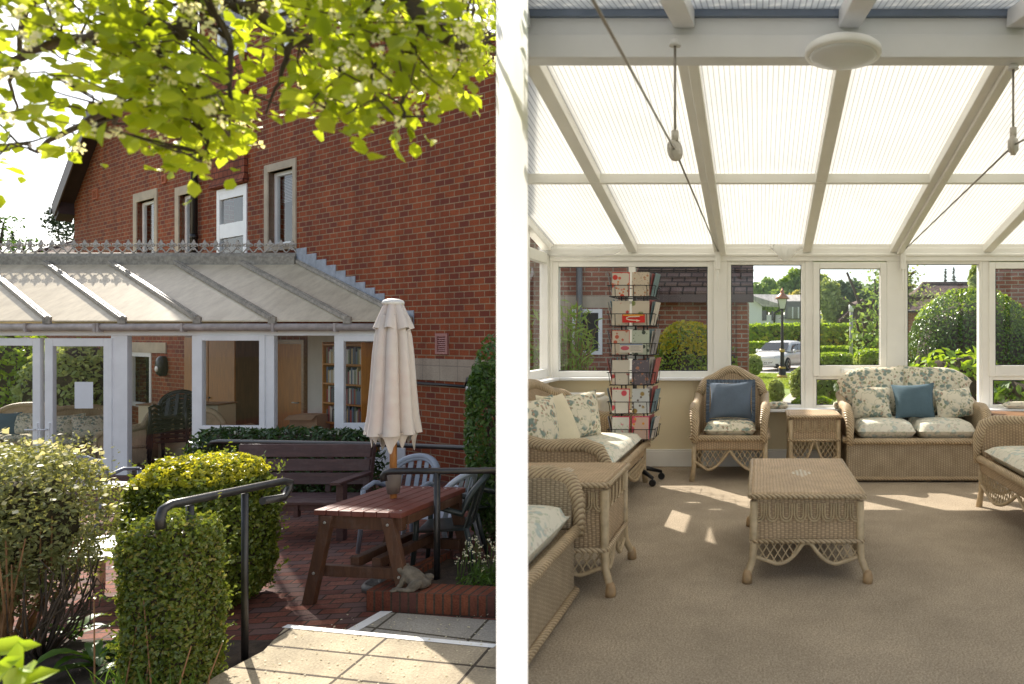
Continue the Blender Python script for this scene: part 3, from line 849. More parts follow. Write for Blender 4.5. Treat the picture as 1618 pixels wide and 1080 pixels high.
def pillow_mesh(w_, h_, t_, seed=0, frill=0):
    """scatter cushion standing in the XZ plane, bottom edge at z=0, facing -y"""
    rg = random.Random(seed); n = 16; mb = MB(); a1, a2 = rg.uniform(0, 6), rg.uniform(0, 6)
    def pt(u, v, s):
        k = max(0, (1 - u * u) * (1 - v * v)) ** .5
        pin = 1 - .10 * (1 - u * u) * abs(v) ** 3
        pin2 = 1 - .10 * (1 - v * v) * abs(u) ** 3
        wr = .09 * math.sin(5 * u + 3 * v + a1) * k * (1 - k) * 2 + .05 * math.sin(9 * u - 6 * v + a2) * k
        return (u * w_ / 2 * pin2, s * t_ / 2 * (k * (1 + .35 * wr)) - .03 * (u * v) * (1 if seed % 2 else -1), h_ / 2 + v * h_ / 2 * pin)
    for s in (-1, 1):
        g = [[pt(-1 + 2 * i / n, -1 + 2 * j / n, s) for j in range(n + 1)] for i in range(n + 1)]
        V = [p for r_ in g for p in r_]; Fc = []
        for i in range(n):
            for j in range(n):
                q = (i * (n + 1) + j, (i + 1) * (n + 1) + j, (i + 1) * (n + 1) + j + 1, i * (n + 1) + j + 1)
                Fc.append(q if s < 0 else q[::-1])
        mb.add(V, Fc, True)
    return mb
def frill_mesh(w_, h_, fw, seed=0):
    mb = MB(); per = [(-1, -1), (1, -1), (1, 1), (-1, 1), (-1, -1)]; m = 34; inn = []; out = []
    for k in range(4):
        (x0, z0), (x1, z1) = per[k], per[k + 1]
        for i in range(m):
            t = i / m; u = x0 + (x1 - x0) * t; v = z0 + (z1 - z0) * t
            wv = .016 * math.sin(i * 2.2 + k) 
            inn.append((u * w_ / 2, 0, h_ / 2 + v * h_ / 2)); out.append((u * (w_ / 2 + fw), wv, h_ / 2 + v * (h_ / 2 + fw)))
    n = len(inn)
    mb.add(inn + out, [(i, (i + 1) % n, n + (i + 1) % n, n + i) for i in range(n)], True)
    return mb
def pillow(label, mat, w_, h_, t_, loc, rz, lean, seed, group=None, frill=None, roll=0.0, clip=None, arch=0):
    mb = pillow_mesh(w_, h_, t_, seed)
    if arch:      # rounded top corner on the outer side
        mb.v = [(x, y, z - .34 * h_ * max(0, arch * x / (w_ / 2)) ** 2.6 * (z / h_) ** 1.5) for x, y, z in mb.v]
    o = mb.build('scatter_cushion', mat, None, flip=False)
    o.location = loc; o.rotation_euler = (R(-lean), roll, rz)
    tag(o, label, 'cushion', group)
    if frill:
        f = frill_mesh(w_ * .96, h_ * .96, frill).build('frill', mat, None, flip=False); f.parent = o
    return o

def arc(p, q, h, n=12, power=1.0):      # points of an arch from p to q rising h in z
    p = Vector(p); q = Vector(q)
    return [p.lerp(q, i / n) + Vector((0, 0, h * math.sin(math.pi * i / n) ** power)) for i in range(n + 1)]

def lattice(mb, x0, x1, zt, zb, M=None, pitch=.035, r=.0035):
    """crossed canes hanging from zt down to the curve zb(x) in the XZ plane, mapped by M"""
    M = M or Matrix()
    for sg in (-1, 1):
        x = x0 - (zt - min(zb(x0), zb((x0 + x1) / 2), zb(x1)))
        while x < x1 + .3:
            pts = []
            for k in range(25):
                t = k / 24; zz_ = zt - t * (zt - .02); xx = x + sg * t * (zt - .02) * .62
                if x0 <= xx <= x1 and zz_ >= zb(xx): pts.append((xx, zz_))
            if len(pts) >= 2:
                mb.tube([M @ Vector((pts[0][0], 0, pts[0][1])), M @ Vector((pts[-1][0], 0, pts[-1][1]))], r, 4, False)
            x += pitch

def wicker_table(name, label, w_, d_, h_, skirt, loc, rz, group=None, diamond=True, clip=None, splay=.03, sides=(1, 1, 1, 1), skirtmat=None, sw=1.0):
    """skirted cane table: plaited top edge, woven skirt with loops, arched lattice apron, four wrapped legs"""
    t = T(name, label, 'table', loc, rz, group)
    zs = h_ - skirt
    m = MB(); m.box((-w_ / 2, -d_ / 2, h_ - .028), (w_ / 2, d_ / 2, h_)); m.build('tabletop', M_wicktop, t, bevel=.012, clip=clip)
    m = MB(); e = .006
    for p, q in (((-1, -1), (1, -1)), ((1, -1), (1, 1)), ((1, 1), (-1, 1)), ((-1, 1), (-1, -1))):
        m.tube([(p[0] * (w_ / 2 + e), p[1] * (d_ / 2 + e), h_ - .016), (q[0] * (w_ / 2 + e), q[1] * (d_ / 2 + e), h_ - .016)], .012, 8)
        m.tube([(p[0] * (w_ / 2), p[1] * (d_ / 2), zs), (q[0] * (w_ / 2), q[1] * (d_ / 2), zs)], .011, 8)
    m.build('plaited_edge', M_rope, t, clip=clip)
    m = MB(); i_ = .012
    m.box((-w_ / 2 + i_, -d_ / 2 + i_, zs), (w_ / 2 - i_, d_ / 2 - i_, h_ - .03)); m.build('woven_skirt', skirtmat or M_wick, t, clip=clip)
    m = MB()                      # loops under the edge
    nl = max(4, round(w_ / .062)); nd = max(4, round(d_ / .075)); lh = min(.085, skirt * .42)
    for k in range(nl):
        x = -w_ / 2 + w_ * (k + .5) / nl
        for y in (-d_ / 2 + .004, d_ / 2 - .004):
            for o_ in (0, .012):
                hw = w_ / nl * .42 - o_
                m.tube([(x - hw, y, h_ - .05), (x - hw, y, h_ - .05 - lh * .6)] + [(x + hw * math.cos(a), y, h_ - .05 - lh * .6 + (lh * .4 - o_) * math.sin(a)) for a in [math.pi + math.pi * j / 6 for j in range(1, 6)]] + [(x + hw, y, h_ - .05 - lh * .6), (x + hw, y, h_ - .05)], .0045, 5, False)
    for k in range(nd):
        y = -d_ / 2 + d_ * (k + .5) / nd
        for x in (-w_ / 2 + .004, w_ / 2 - .004):
            hw = d_ / nd * .42
            m.tube([(x, y - hw, h_ - .05), (x, y - hw, h_ - .05 - lh * .6)] + [(x, y + hw * math.cos(a), h_ - .05 - lh * .6 + lh * .4 * math.sin(a)) for a in [math.pi + math.pi * j / 6 for j in range(1, 6)]] + [(x, y + hw, h_ - .05 - lh * .6), (x, y + hw, h_ - .05)], .0045, 5, False)
    m.build('cane_loops', M_pole, t, clip=clip)
    # apron: two hanging arches per side with lattice
    ap = MB(); la = MB()
    za = zs * .42
    for ang, wd, off in ((0, w_, d_ / 2), (180, w_, d_ / 2), (90, d_, w_ / 2), (270, d_, w_ / 2)):
        M = Matrix.Rotation(R(ang), 4, 'Z') @ Matrix.Translation((0, -off + .012, 0))
        hw = wd / 2 - .02
        def zb(x, hw=hw):
            u = (abs(x) / hw)
            if u < .06: return zs - .012
            return zs - (zs - za) * (math.sin(min(1, (u - .06) / .50) * math.pi / 2) ** .8) * (1 - .30 * max(0, (u - .6) / .4)) 
        pts = [(-hw + 2 * hw * i / 40) for i in range(41)]
        ap.tube([M @ Vector((x, 0, zb(x))) for x in pts], .010, 7)
        lattice(la, -hw, hw, zs, zb, M, .036)
    ap.build('apron_rail', M_pole, t, clip=clip); la.build('lattice', M_pole, t, clip=clip)
    for sx in (-1, 1):
        for sy in (-1, 1):
            m = MB(); x, y = sx * (w_ / 2 - .012), sy * (d_ / 2 - .012)
            m.tube([(x, y, h_ - .04), (x, y, zs), (x + sx * splay * .15, y + sy * splay * .15, zs * .55), (x + sx * splay, y + sy * splay, .03), (x + sx * splay, y + sy * splay, 0)], [.019, .019, .017, .017, .02], 10)
            lg = m.build('leg', M_pole, t, clip=clip)
            m = MB(); m.lathe([(.014, .06), (.020, .045), (.024, .022), (.023, 0)], (x + sx * splay * .97, y + sy * splay * .97, 0), 12); m.build('foot', M_foot, lg, clip=clip)
    if diamond:
        m = MB(); n = 6; c = .0105 * sw
        for i in range(n):
            for j in range(n):
                if (i + j) % 2 == 0:
                    x = (i - j) * c / 1.0; y = (i + j - n + 1) * c * 1.6
                    m.face([(x - c, y, h_ + .002), (x, y - c * 1.6, h_ + .002), (x + c, y, h_ + .002), (x, y + c * 1.6, h_ + .002)])
        m.build('diamond_inlay', plain('white_cane_inlay', (.72, .66, .54), .5, .1, 30), t)
    return t

def wicker_seat(name, label, cat, w_, d_, hs, ha, hb, loc, rz, base='skirt', ncush=2, hump=.10, seatm=None, seath=.11, armr=.042, group=None, wm_=None, backtilt=.10, clip=None, rope=None, camel=False):
    """cane settee / armchair facing -y: base, two rolled arms, arched backrest with thick border, seat cushions"""
    wm_ = wm_ or M_wick; rope = rope or M_rope; seatm = seatm or M_floral
    t = T(name, label, cat, loc, rz, group)
    zs = hs - seath
    zb0 = .02 if base == 'skirt' else zs - .10
    m = MB(); m.box((-w_ / 2 + .01, -d_ / 2 + .01, zb0), (w_ / 2 - .01, d_ / 2 - .01, zs)); m.build('base', wm_, t, bevel=.02, seg=3, clip=clip)
    m = MB()
    m.tube([(-w_ / 2 + .06, d_ / 2, zs), (-w_ / 2, d_ / 2 - .05, zs), (-w_ / 2, -d_ / 2 + .05, zs), (-w_ / 2 + .03, -d_ / 2 - .004, zs), (w_ / 2 - .03, -d_ / 2 - .004, zs), (w_ / 2, -d_ / 2 + .05, zs), (w_ / 2, d_ / 2 - .05, zs)], .024, 8)
    if base == 'skirt': m.tube([(-w_ / 2, d_ / 2 - .05, .03), (-w_ / 2, -d_ / 2 + .03, .03), (-w_ / 2 + .03, -d_ / 2, .03), (w_ / 2 - .03, -d_ / 2, .03), (w_ / 2, -d_ / 2 + .03, .03), (w_ / 2, d_ / 2 - .05, .03)], .016, 8)
    m.build('plaited_band', rope, t, clip=clip)
    yb = d_ / 2 - .05
    if base == 'legs':
        ap = MB(); la = MB(); zA = zs - .10
        for ang, wd, off in ((0, w_, d_ / 2), (90, d_, w_ / 2), (270, d_, w_ / 2)):
            M = Matrix.Rotation(R(ang), 4, 'Z') @ Matrix.Translation((0, -off + .015, 0)); hw = wd / 2 - .02
            def zbf(x, hw=hw):
                u = abs(x) / hw
                return zA - (zA - .09) * (math.sin(min(1, u / .62) * math.pi / 2)) * (1 - .45 * max(0, (u - .62) / .38)) if u > .05 else zA
            ap.tube([M @ Vector((-hw + 2 * hw * i / 36, 0, zbf(-hw + 2 * hw * i / 36))) for i in range(37)], .011, 7)
            lattice(la, -hw, hw, zA, zbf, M, .042)
        ap.build('apron_rail', M_pole, t, clip=clip); la.build('lattice', M_pole, t, clip=clip)
        for sx in (-1, 1):
            for sy in (-1, 1):
                m = MB(); x, y = sx * (w_ / 2 - .02), sy * (d_ / 2 - .02)
                m.tube([(x, y, zs), (x, y, .12), (x + sx * .015, y + sy * .012, 0)], [.02, .019, .022], 10); m.build('leg', M_pole, t, clip=clip)
    # arms
    for sx in (-1, 1):
        x = sx * (w_ / 2 - .03)
        prof = [(-d_ / 2 + .02, zs), (-d_ / 2 + .005, ha - .09), (-d_ / 2 + .05, ha - .02), (-d_ / 2 + .13, ha), (0, ha - .005), (yb, ha + .07), (yb, zs)]
        m = MB(); m.prism([(x - .022, y, z) for y, z in prof], (.044, 0, 0)); a_ = m.build('arm', wm_, t, bevel=.008, clip=clip)
        m = MB(); top = [(-d_ / 2 - .008, zs - .03), (-d_ / 2 - .012, zs + .06), (-d_ / 2 - .006, ha - .10), (-d_ / 2 + .03, ha - .025), (-d_ / 2 + .11, ha + .004), (0, ha), (yb, ha + .07)]
        m.tube([(x + sx * (.012 if k > 2 else .0), y, z) for k, (y, z) in enumerate(top)], [armr * .75, armr * .8, armr, armr * 1.1, armr * 1.1, armr, armr], 10)
        m.build('arm_roll', rope, a_, clip=clip)
    # backrest: shell following an arched outline
    n = 28; out = []
    for i in range(n + 1):
        u = -1 + 2 * i / n
        s = (1 - abs(u) ** (5 if camel else 3.2))
        z = (ha + .07) + (hb - ha - .07) * s ** .75
        if camel: z += hump * (math.exp(-(u / .35) ** 2) - .35 * math.exp(-((abs(u) - .62) / .2) ** 2))
        out.append((u * (w_ / 2 - .03), z))
    m = MB(); rows = 8
    def bp(i, j, o_):
        x, zt = out[i]; tt = j / rows; z = zs + (zt - zs) * tt
        y = yb + backtilt * (z - zs) / max(.1, hb - zs) - .10 * (abs(x) / (w_ / 2)) ** 3
        return (x, y + o_, z)
    for o_ in (-.02, .02):
        V = [bp(i, j, o_) for i in range(n + 1) for j in range(rows + 1)]
        m.add(V, [(i * (rows + 1) + j, (i + 1) * (rows + 1) + j, (i + 1) * (rows + 1) + j + 1, i * (rows + 1) + j + 1) for i in range(n) for j in range(rows)], True)
    b_ = m.build('backrest', wm_, t, flip=False, clip=clip)
    m = MB(); m.tube([bp(i, rows, 0) for i in range(n + 1)], armr * 1.05, 10); m.build('back_border', rope, b_, clip=clip)
    wi = w_ - .17
    for k in range(ncush):
        cw = wi / ncush - .004
        m = cushion_mesh(cw, d_ - .10, seath * 1.08, .22)
        m.v = [(p[0] - wi / 2 + (k + .5) * wi / ncush, p[1] - .055, p[2] + zs + .004) for p in m.v]
        m.build('seat_cushion', seatm, t, flip=False, clip=clip)
    return t
# ================================================================ garden furniture on the patio
M_maroon = wood('maroon_painted_wood', (.15, .043, .030), (.21, .062, .043), 3, (1, 1, 1), .55, .2)
M_brownwood = wood('brown_stained_wood', (.085, .036, .018), (.12, .054, .027), 4, (6, 6, 1), .6, .2)
M_mauve = wood('mauve_brown_wood', (.075, .036, .035), (.105, .052, .049), 4, (1, 8, 8), .55, .2)
M_canvas = plain('faded_cream_canvas', (.66, .59, .54), .9, .05, 3, .2, dirt=(.60, .42, .38), dirtamt=.5)
M_orangewood = wood('orange_varnished_pole', (.42, .17, .05), (.52, .23, .07), 5, (8, 8, 1), .35, .1)
M_plastic_blue = plain('grey_blue_plastic', (.26, .30, .37), .4, .08, 5, .03)
M_plastic_dark = plain('dark_green_plastic', (.03, .04, .04), .35, .15, 5, .03)
M_bolt = plain('zinc_bolt', (.5, .5, .48), .4, .1, 5, 0, metal=.8)
M_castiron = plain('grey_cast_base', (.13, .125, .12), .6, .3, 14, .3)

# table: local frame fitted to its four corners
zt = ZP + .80
c_ = [G(511, 804, zt), G(645, 812, zt), G(724, 770, zt), G(606, 766, zt)]
ctr = sum(c_, Vector()) / 4
tw = ((c_[1] - c_[0]).length + (c_[2] - c_[3]).length) / 2; td = ((c_[3] - c_[0]).length + (c_[2] - c_[1]).length) / 2
dirx = ((c_[1] - c_[0]) + (c_[2] - c_[3])).normalized()
tz = math.atan2(dirx.y, dirx.x) * .75
tab = T('garden_table', 'maroon painted wooden garden table with the furled parasol through its top', 'table', (ctr.x, ctr.y, ZP), tz)
m = MB(); npl = 7; pw = tw / npl
for i in range(npl):
    m.box((-tw / 2 + i * pw + .004, -td / 2, .755), (-tw / 2 + (i + 1) * pw - .004, td / 2, .80))
top_ = m.build('tabletop', M_maroon, tab, bevel=.005)
for i in range(npl):
    for y in (-td / 2 + .07, td / 2 - .07):
        m = MB(); m.lathe([(.011, 0), (.009, .004)], (-tw / 2 + (i + .5) * pw, y, .7995), 8); m.build('bolt', M_bolt, top_)
m = MB(); m.box((-tw / 2 + .02, -td / 2 + .03, .64), (tw / 2 - .02, -td / 2 + .09, .754)); m.box((-tw / 2 + .02, td / 2 - .09, .64), (tw / 2 - .02, td / 2 - .03, .754))
m.box((-tw / 2 + .0, -td / 2 + .09, .68), (-tw / 2 + .05, td / 2 - .09, .754)); m.box((tw / 2 - .05, -td / 2 + .09, .68), (tw / 2, td / 2 - .09, .754)); m.build('rail', M_brownwood, tab, bevel=.004)
for sy in (-1, 1):
    for sx in (-1, 1):
        m = MB(); y = sy * (td / 2 - .015)
        m.beam((sx * (tw / 2 - .14), y, .752), (sx * (tw / 2 + .04), y, 0), .055, .105, up=(1, 0, .2)) if False else None
        x1, x0 = sx * (tw / 2 - .13), sx * (tw / 2 + .05)
        m.prism([(x1 - .052, y - .028 * 1, .753), (x1 + .052, y - .028, .753), (x0 + .052, y - .028, 0), (x0 - .052, y - .028, 0)], (0, .055, 0))
        lg = m.build('leg', M_brownwood, tab, bevel=.004)
        for zz_ in (.70, .27):
            m = MB(); m.lathe([(.013, 0), (.010, .006)], (x1 + (x0 - x1) * (1 - zz_ / .753), y + sy * .03 if sy < 0 else y + .03, zz_), 10, M=Matrix.Rotation(R(90 if sy < 0 else -90), 3, 'X')); m.build('bolt', M_bolt, lg)
    m = MB(); y = sy * (td / 2 - .072); m.box((-tw / 2 + .02, y - .025, .225), (tw / 2 - .02, y + .025, .32)); m.build('cross_rail', M_brownwood, tab, bevel=.004)
m = MB(); m.box((-.14, -td / 2 + .10, .30), (-.06, td / 2 - .10, .38)); m.box((.06, -td / 2 + .10, .30), (.14, td / 2 - .10, .38)); m.build('stretcher', M_brownwood, tab, bevel=.004)

# furled parasol
px_, pd = 621.5, ctr.y
pc = P(px_, 530, pd)
par = T('parasol', 'furled cream canvas parasol on an orange wooden pole, upright through the maroon table', 'parasol', (pc.x, pc.y, ZP))
zl_ = lambda y: P(px_, y, pd).z - ZP
m = MB(); m.tube([(0, 0, .05), (0, 0, zl_(475))], .030, 12); m.build('pole', M_orangewood, par)
m = MB(); m.lathe([(.05, zl_(779)), (.062, zl_(765)), (.072, zl_(741)), (.055, zl_(741))], (0, 0, 0), 16); m.build('pole_collar', plain('grey_brown_collar', (.19, .15, .125), .6, .1, 5), par)
def folds(prof, nf, seed, amp, nseg=96, asym=0):
    rg = random.Random(seed); ph = [rg.uniform(-.25, .25) for _ in range(nf)]; am = [rg.uniform(.6, 1.25) for _ in range(nf)]
    rings = []
    for r_, z, a_ in prof:
        ring = []
        for k in range(nseg):
            th = 2 * math.pi * k / nseg; f_ = (th / (2 * math.pi)) * nf; i = int(f_) % nf; fr_ = f_ - int(f_)
            wv = abs(math.sin(math.pi * fr_)) ** .7
            rr = r_ * (1 - a_ * (1 - wv) * am[i]) * (1 + .05 * math.sin(2 * th + seed))
            zz_ = z - asym * (1 - wv) * .0 + (.0 if asym == 0 else asym * (wv - .5) * am[i])
            ring.append((rr * math.cos(th + ph[i] * .2 * a_), rr * math.sin(th + ph[i] * .2 * a_), zz_))
        rings.append(ring)
    return rings
pxm = 1100 / pd
rr = lambda wpx: wpx / 2 / pxm
m = MB()
m.loft(folds([(rr(40), zl_(498), .42), (rr(56), zl_(530), .46), (rr(63), zl_(560), .46), (rr(70), zl_(610), .44), (rr(78), zl_(655), .42), (rr(88), zl_(684), .40)], 8, 4, .3, 128), cap=False)
m.build('canopy', M_canvas, par, flip=False)
m = MB()
for k in range(8):          # loose valance corners hanging below the folds
    a = 2 * math.pi * k / 8 + .25 + .12 * math.sin(k * 2.3); w_ = .46; r1, r2 = rr(80), rr(62 - 8 * (k % 2))
    row = []
    for t in range(7):
        u = t / 6 - .5; an = a + u * 2 * w_; rr1 = r1 * (1 - .18 * (1 - abs(2 * u)))
        row.append(((rr1 * math.cos(an), rr1 * math.sin(an), zl_(680)), (r2 * math.cos(a + u * w_) * (1 - .2 * abs(u)), r2 * math.sin(a + u * w_), zl_(713 - 22 * abs(2 * u) ** 1.8 - 7 * (k % 3)))))
    V = [p for q in row for p in q]
    m.add(V, [(2 * t, 2 * t + 2, 2 * t + 3, 2 * t + 1) for t in range(6)], True)
m.build('hem_flap', M_canvas, par, flip=False)
m = MB()
m.loft(folds([(rr(26), zl_(479), .05), (rr(38), zl_(492), .25), (rr(54), zl_(510), .46), (rr(62), zl_(520), .5)], 7, 9, .3, 112, asym=.04), cap=False); m.build('vent_cap', M_canvas, par, flip=False)
m = MB(); m.lathe([(rr(30), zl_(481)), (rr(33), zl_(478)), (rr(29), zl_(474.5)), (rr(16), zl_(472)), (.002, zl_(471.2))], (0, 0, 0), 20); m.build('finial', plain('white_plastic_cap', (.72, .70, .66), .5, .08, 6), par)
# heavy ribbed base standing under the table
bs = G(608, 927, ZP)
base = T('parasol_weight', 'round ribbed cast parasol base on the pavers beside the frog wall', 'parasol base', (bs.x, bs.y, ZP))
m = MB(); rO = .185
m.lathe([(rO, 0), (rO, .035), (rO - .015, .055), (rO - .04, .055), (rO - .05, .03), (.05, .03), (.05, .10), (.03, .10)], (0, 0, 0), 32); m.build('rim', M_castiron, base)
m = MB()
for k in range(20):
    a = 2 * math.pi * k / 20; m.beam((.05 * math.cos(a), .05 * math.sin(a), .045), ((rO - .03) * math.cos(a), (rO - .03) * math.sin(a), .04), .010, .03)
m.build('ribs', M_castiron, base)

# bench
dB = 8.15
b0 = P(396, 760, dB); b1 = P(578, 760, dB); bw = b1.x - b0.x
ben = T('garden_bench', 'mauve brown slatted wooden bench in front of the dark laurel hedge', 'bench', ((b0.x + b1.x) / 2 - .12, dB, ZP))
bw += .24
m = MB()
for z0, z1 in ((.83, .98), (.67, .805), (.515, .645)):
    yy = .06 + (z0 - .5) * .14
    m.prism([(-bw / 2 + .01, yy, z0), (-bw / 2 + .01, yy + .02, z1), (-bw / 2 + .01, yy + .055, z1), (-bw / 2 + .01, yy + .035, z0)], (bw - .02, 0, 0))
m.build('backrest', M_mauve, ben, bevel=.006)
m = MB()
for k in range(4): m.box((-bw / 2 + .0, -.48 + k * .125, .40), (bw / 2 - .0, -.48 + k * .125 + .11, .435))
m.build('seat', M_mauve, ben, bevel=.005)
m = MB(); m.box((-bw / 2 + .06, -.44, .33), (bw / 2 - .06, -.40, .40)); m.box((-bw / 2 + .06, .0, .33), (bw / 2 - .06, .04, .40))
for x in (-.3, .25): m.prism([(x, .10, .42), (x, .17, .97), (x + .06, .17, .97), (x + .06, .10, .42)], (0, .03, 0)); m.box((x, -.455, .26), (x + .05, -.40, .40))
m.build('rail', M_mauve, ben, bevel=.004)
for sx in (-1, 1):
    x = sx * (bw / 2 - .03)
    m = MB(); m.box((x - .06, -.54, .63), (x + .06, .10, .665)); m.build('arm', M_mauve, ben, bevel=.006)
    m = MB(); m.box((x - .04, -.46, 0), (x + .04, -.38, .63)); m.build('leg', M_mauve, ben, bevel=.005)
    m = MB(); m.prism([(x - .035, .05, 0), (x - .035, .04, .45), (x - .035, .16, .95), (x - .035, .22, .95), (x - .035, .12, .42), (x - .035, .13, 0)], (.07, 0, 0)); m.build('leg', M_mauve, ben, bevel=.004)

# plastic stacking chairs
def plastic_chair(label, mat, loc, rz, group=None, name='plastic_chair', slats=5, sc_=1.0):
    t = T(name, label, 'chair', loc, rz, group, sc_)
    def bk(u, v):                  # back surface, u -1..1, v 0..1
        x = u * (.25 + .02 * v); return Vector((x, .21 + .12 * v - .07 * (abs(u) ** 2) , .42 + .44 * v))
    m = MB(); n = 16
    pts = [bk(math.cos(math.pi - math.pi * i / n) * (1.06), .35 + .62 * math.sin(math.pi * i / n) ** .8) for i in range(n + 1)]
    m.tube([(-.27, -.19, .60), (-.285, .0, .635)] + pts + [(.285, .0, .635), (.27, -.19, .60)], [.022] * 2 + [.03] * (n + 1) + [.022] * 2, 8)
    pts2 = [p * .88 + Vector((0, .03, .075)) for p in pts[2:-2]]
    m.tube(pts2, .018, 8)
    m.build('back_frame', mat, t)
    m = MB()
    for k in range(slats):
        u = -.72 + 1.44 * k / (slats - 1); tp = .35 + .52 * math.sqrt(max(0, 1 - (u * .95) ** 2))
        m.prism([bk(u - .09, .02), bk(u + .09, .02), bk(u * .9 + .09, tp), bk(u * .9 - .09, tp)], (0, .012, 0))
    m.build('slats', mat, t)
    m = cushion_mesh(.50, .46, .03, -.9); m.v = [(p[0], p[1] - .01, p[2] + .405) for p in m.v]; m.build('seat', mat, t, flip=False)
    for sx in (-1, 1):
        m = MB(); m.tube([(sx * .255, -.21, .60), (sx * .25, -.215, .42), (sx * .28, -.25, .0)], [.022, .024, .02], 8); m.build('leg', mat, t)
        m = MB(); m.tube([(sx * .25, .20, .44), (sx * .26, .24, .25), (sx * .285, .30, 0)], [.024, .022, .02], 8); m.build('leg', mat, t)
    return t
ch1 = P(627, 760, 7.45)
plastic_chair('grey blue plastic armchair standing behind the parasol pole', M_plastic_blue, (ch1.x + .02, 7.5, ZP), R(-6), sc_=1.08)
ch2 = P(742, 760, 6.95)
plastic_chair('dark plastic chair pulled up to the right side of the maroon table', M_plastic_dark, (ch2.x - .12, 6.75, ZP), R(-78), sc_=1.05)
plastic_chair('dark plastic chair in the shade beside the brick wall and climbing shrub', M_plastic_dark, (P(768, 760, 7.7).x - .1, 7.6, ZP), R(-62), sc_=1.05)
plastic_chair('light grey plastic chair half hidden under the far side of the maroon table', plain('pale_grey_plastic', (.42, .46, .53), .4, .06, 5), (P(695, 760, 7.25).x, 7.25, ZP), R(-100))

# ---------------------------------------------------------------- railings
def rail_pts(r0, n=6): return None
ra = T('handrail', 'black tubular handrail sloping past the clipped box hedges', 'handrail', (G(386, 1033, -1.0).x, 4.68, ZP + .1))
zr_ = .118
pA_ = Vector((P(262, 800, 4.2).x, 4.2, zr_)); pB_ = Vector((P(452, 759, 5.15).x, 5.15, P(452, 759, 5.15).z))
m = MB(); dv = (pB_ - pA_).normalized()
m.tube([pA_ + Vector((-.0, -.035, -.13)), pA_ + Vector((0, -.04, -.07)), pA_ + Vector((0, -.022, -.02)), pA_ + dv * .03] + [pA_.lerp(pB_, k / 6) for k in range(1, 6)] + [pB_ - dv * .03, pB_ + dv * .02 + Vector((0, .02, -.02)), pB_ + Vector((.0, .03, -.07)), pB_ + Vector((0, 0, -.12)) - dv * .02, pB_ - dv * .22 + Vector((0, 0, -.11))], .027, 12)
m.build('top_rail', M_blackmetal, ra, world=True)
for x_, yb in ((300, 1075), (386, 1034)):
    t_ = (P(x_, 0, 1).x)
    # find the point of the rail seen at this column
    best = min(range(101), key=lambda k: abs((pA_.lerp(pB_, k / 100).x / pA_.lerp(pB_, k / 100).y) * F + X0 - x_)); q = pA_.lerp(pB_, best / 100)
    m = MB(); m.tube([q - Vector((0, 0, .03)), Vector((q.x, q.y, -1.08))], .022, 10); m.build('post', M_blackmetal, ra, world=True)
rb = T('handrail', 'black tubular handrail in front of the maroon table, standing behind the low brick wall', 'handrail', (P(690, 930, 6.15).x, 6.15, ZP))
zq = lambda y: P(0, y, 6.15).z
e0 = P(612, 746, 6.15); e1 = P(815, 743, 6.15)
m = MB(); m.tube([P(607, 760, 6.15), P(605.5, 752, 6.15), P(609, 746.5, 6.15), P(617, 744.5, 6.15), P(650, 744, 6.15), e1], .029, 12); m.build('top_rail', M_blackmetal, rb, world=True, clip=CLIP_L)
for x_ in (690.5,):
    m = MB(); q = P(x_, 746, 6.15); m.tube([q, (q.x, q.y, ZP)], .027, 10); m.build('post', M_blackmetal, rb, world=True)
rc_ = T('handrail', 'long black handrail in front of the dark hedge under the conservatory windows', 'handrail', (P(560, 700, 9.2).x, 9.2, ZP))
m = MB(); pts = [P(333, 716, 9.5), P(330, 705, 9.5), P(336, 698, 9.45), P(346, 697, 9.4), P(580, 701, 9.0), P(760, 708, 8.3), P(815, 711, 8.1)]
m.tube(pts, .032, 10); m.build('top_rail', M_blackmetal, rc_, world=True, clip=CLIP_L)
for x_, d_ in ((420, 9.3), (580, 9.0), (770, 8.25)):
    m = MB(); q = P(x_, 702 if x_ < 600 else 709, d_); m.tube([q, (q.x, q.y, ZP)], .028, 8); m.build('post', M_blackmetal, rc_, world=True)

# low brick wall with the frog
M_edging = brickmat('edging_bricks', (.20, .06, .035), (.30, .10, .05), (.10, .07, .05), .075, .30, .009, offset=0, bmp=.8, var=.9, third=(.10, .05, .045))
w0 = G(578, 966, ZP + .0); w1 = G(815, 978, ZP + .0)
dv = (w1 - w0).normalized(); nv = Vector((-dv.y, dv.x, 0)); Lw = (w1 - w0).length
lw = T('low_brick_wall', 'low brick edging wall carrying the stone frog', 'wall', w0, math.atan2(dv.y, dv.x))
m = MB(); m.box((0, 0, -.1), (Lw, .22, .175)); m.build('brickwork', M_edging, lw, bevel=.008, clip=CLIP_L)
m = MB(); m.box((.12, .22, -.1), (.0, 1.1, .175)); m.build('brickwork', M_edging, lw, bevel=.008, clip=CLIP_L)
m = MB(); m.box((.12, .225, -.1), (Lw, 1.0, .12)); m.build('soil', M_soil, lw, clip=CLIP_L)
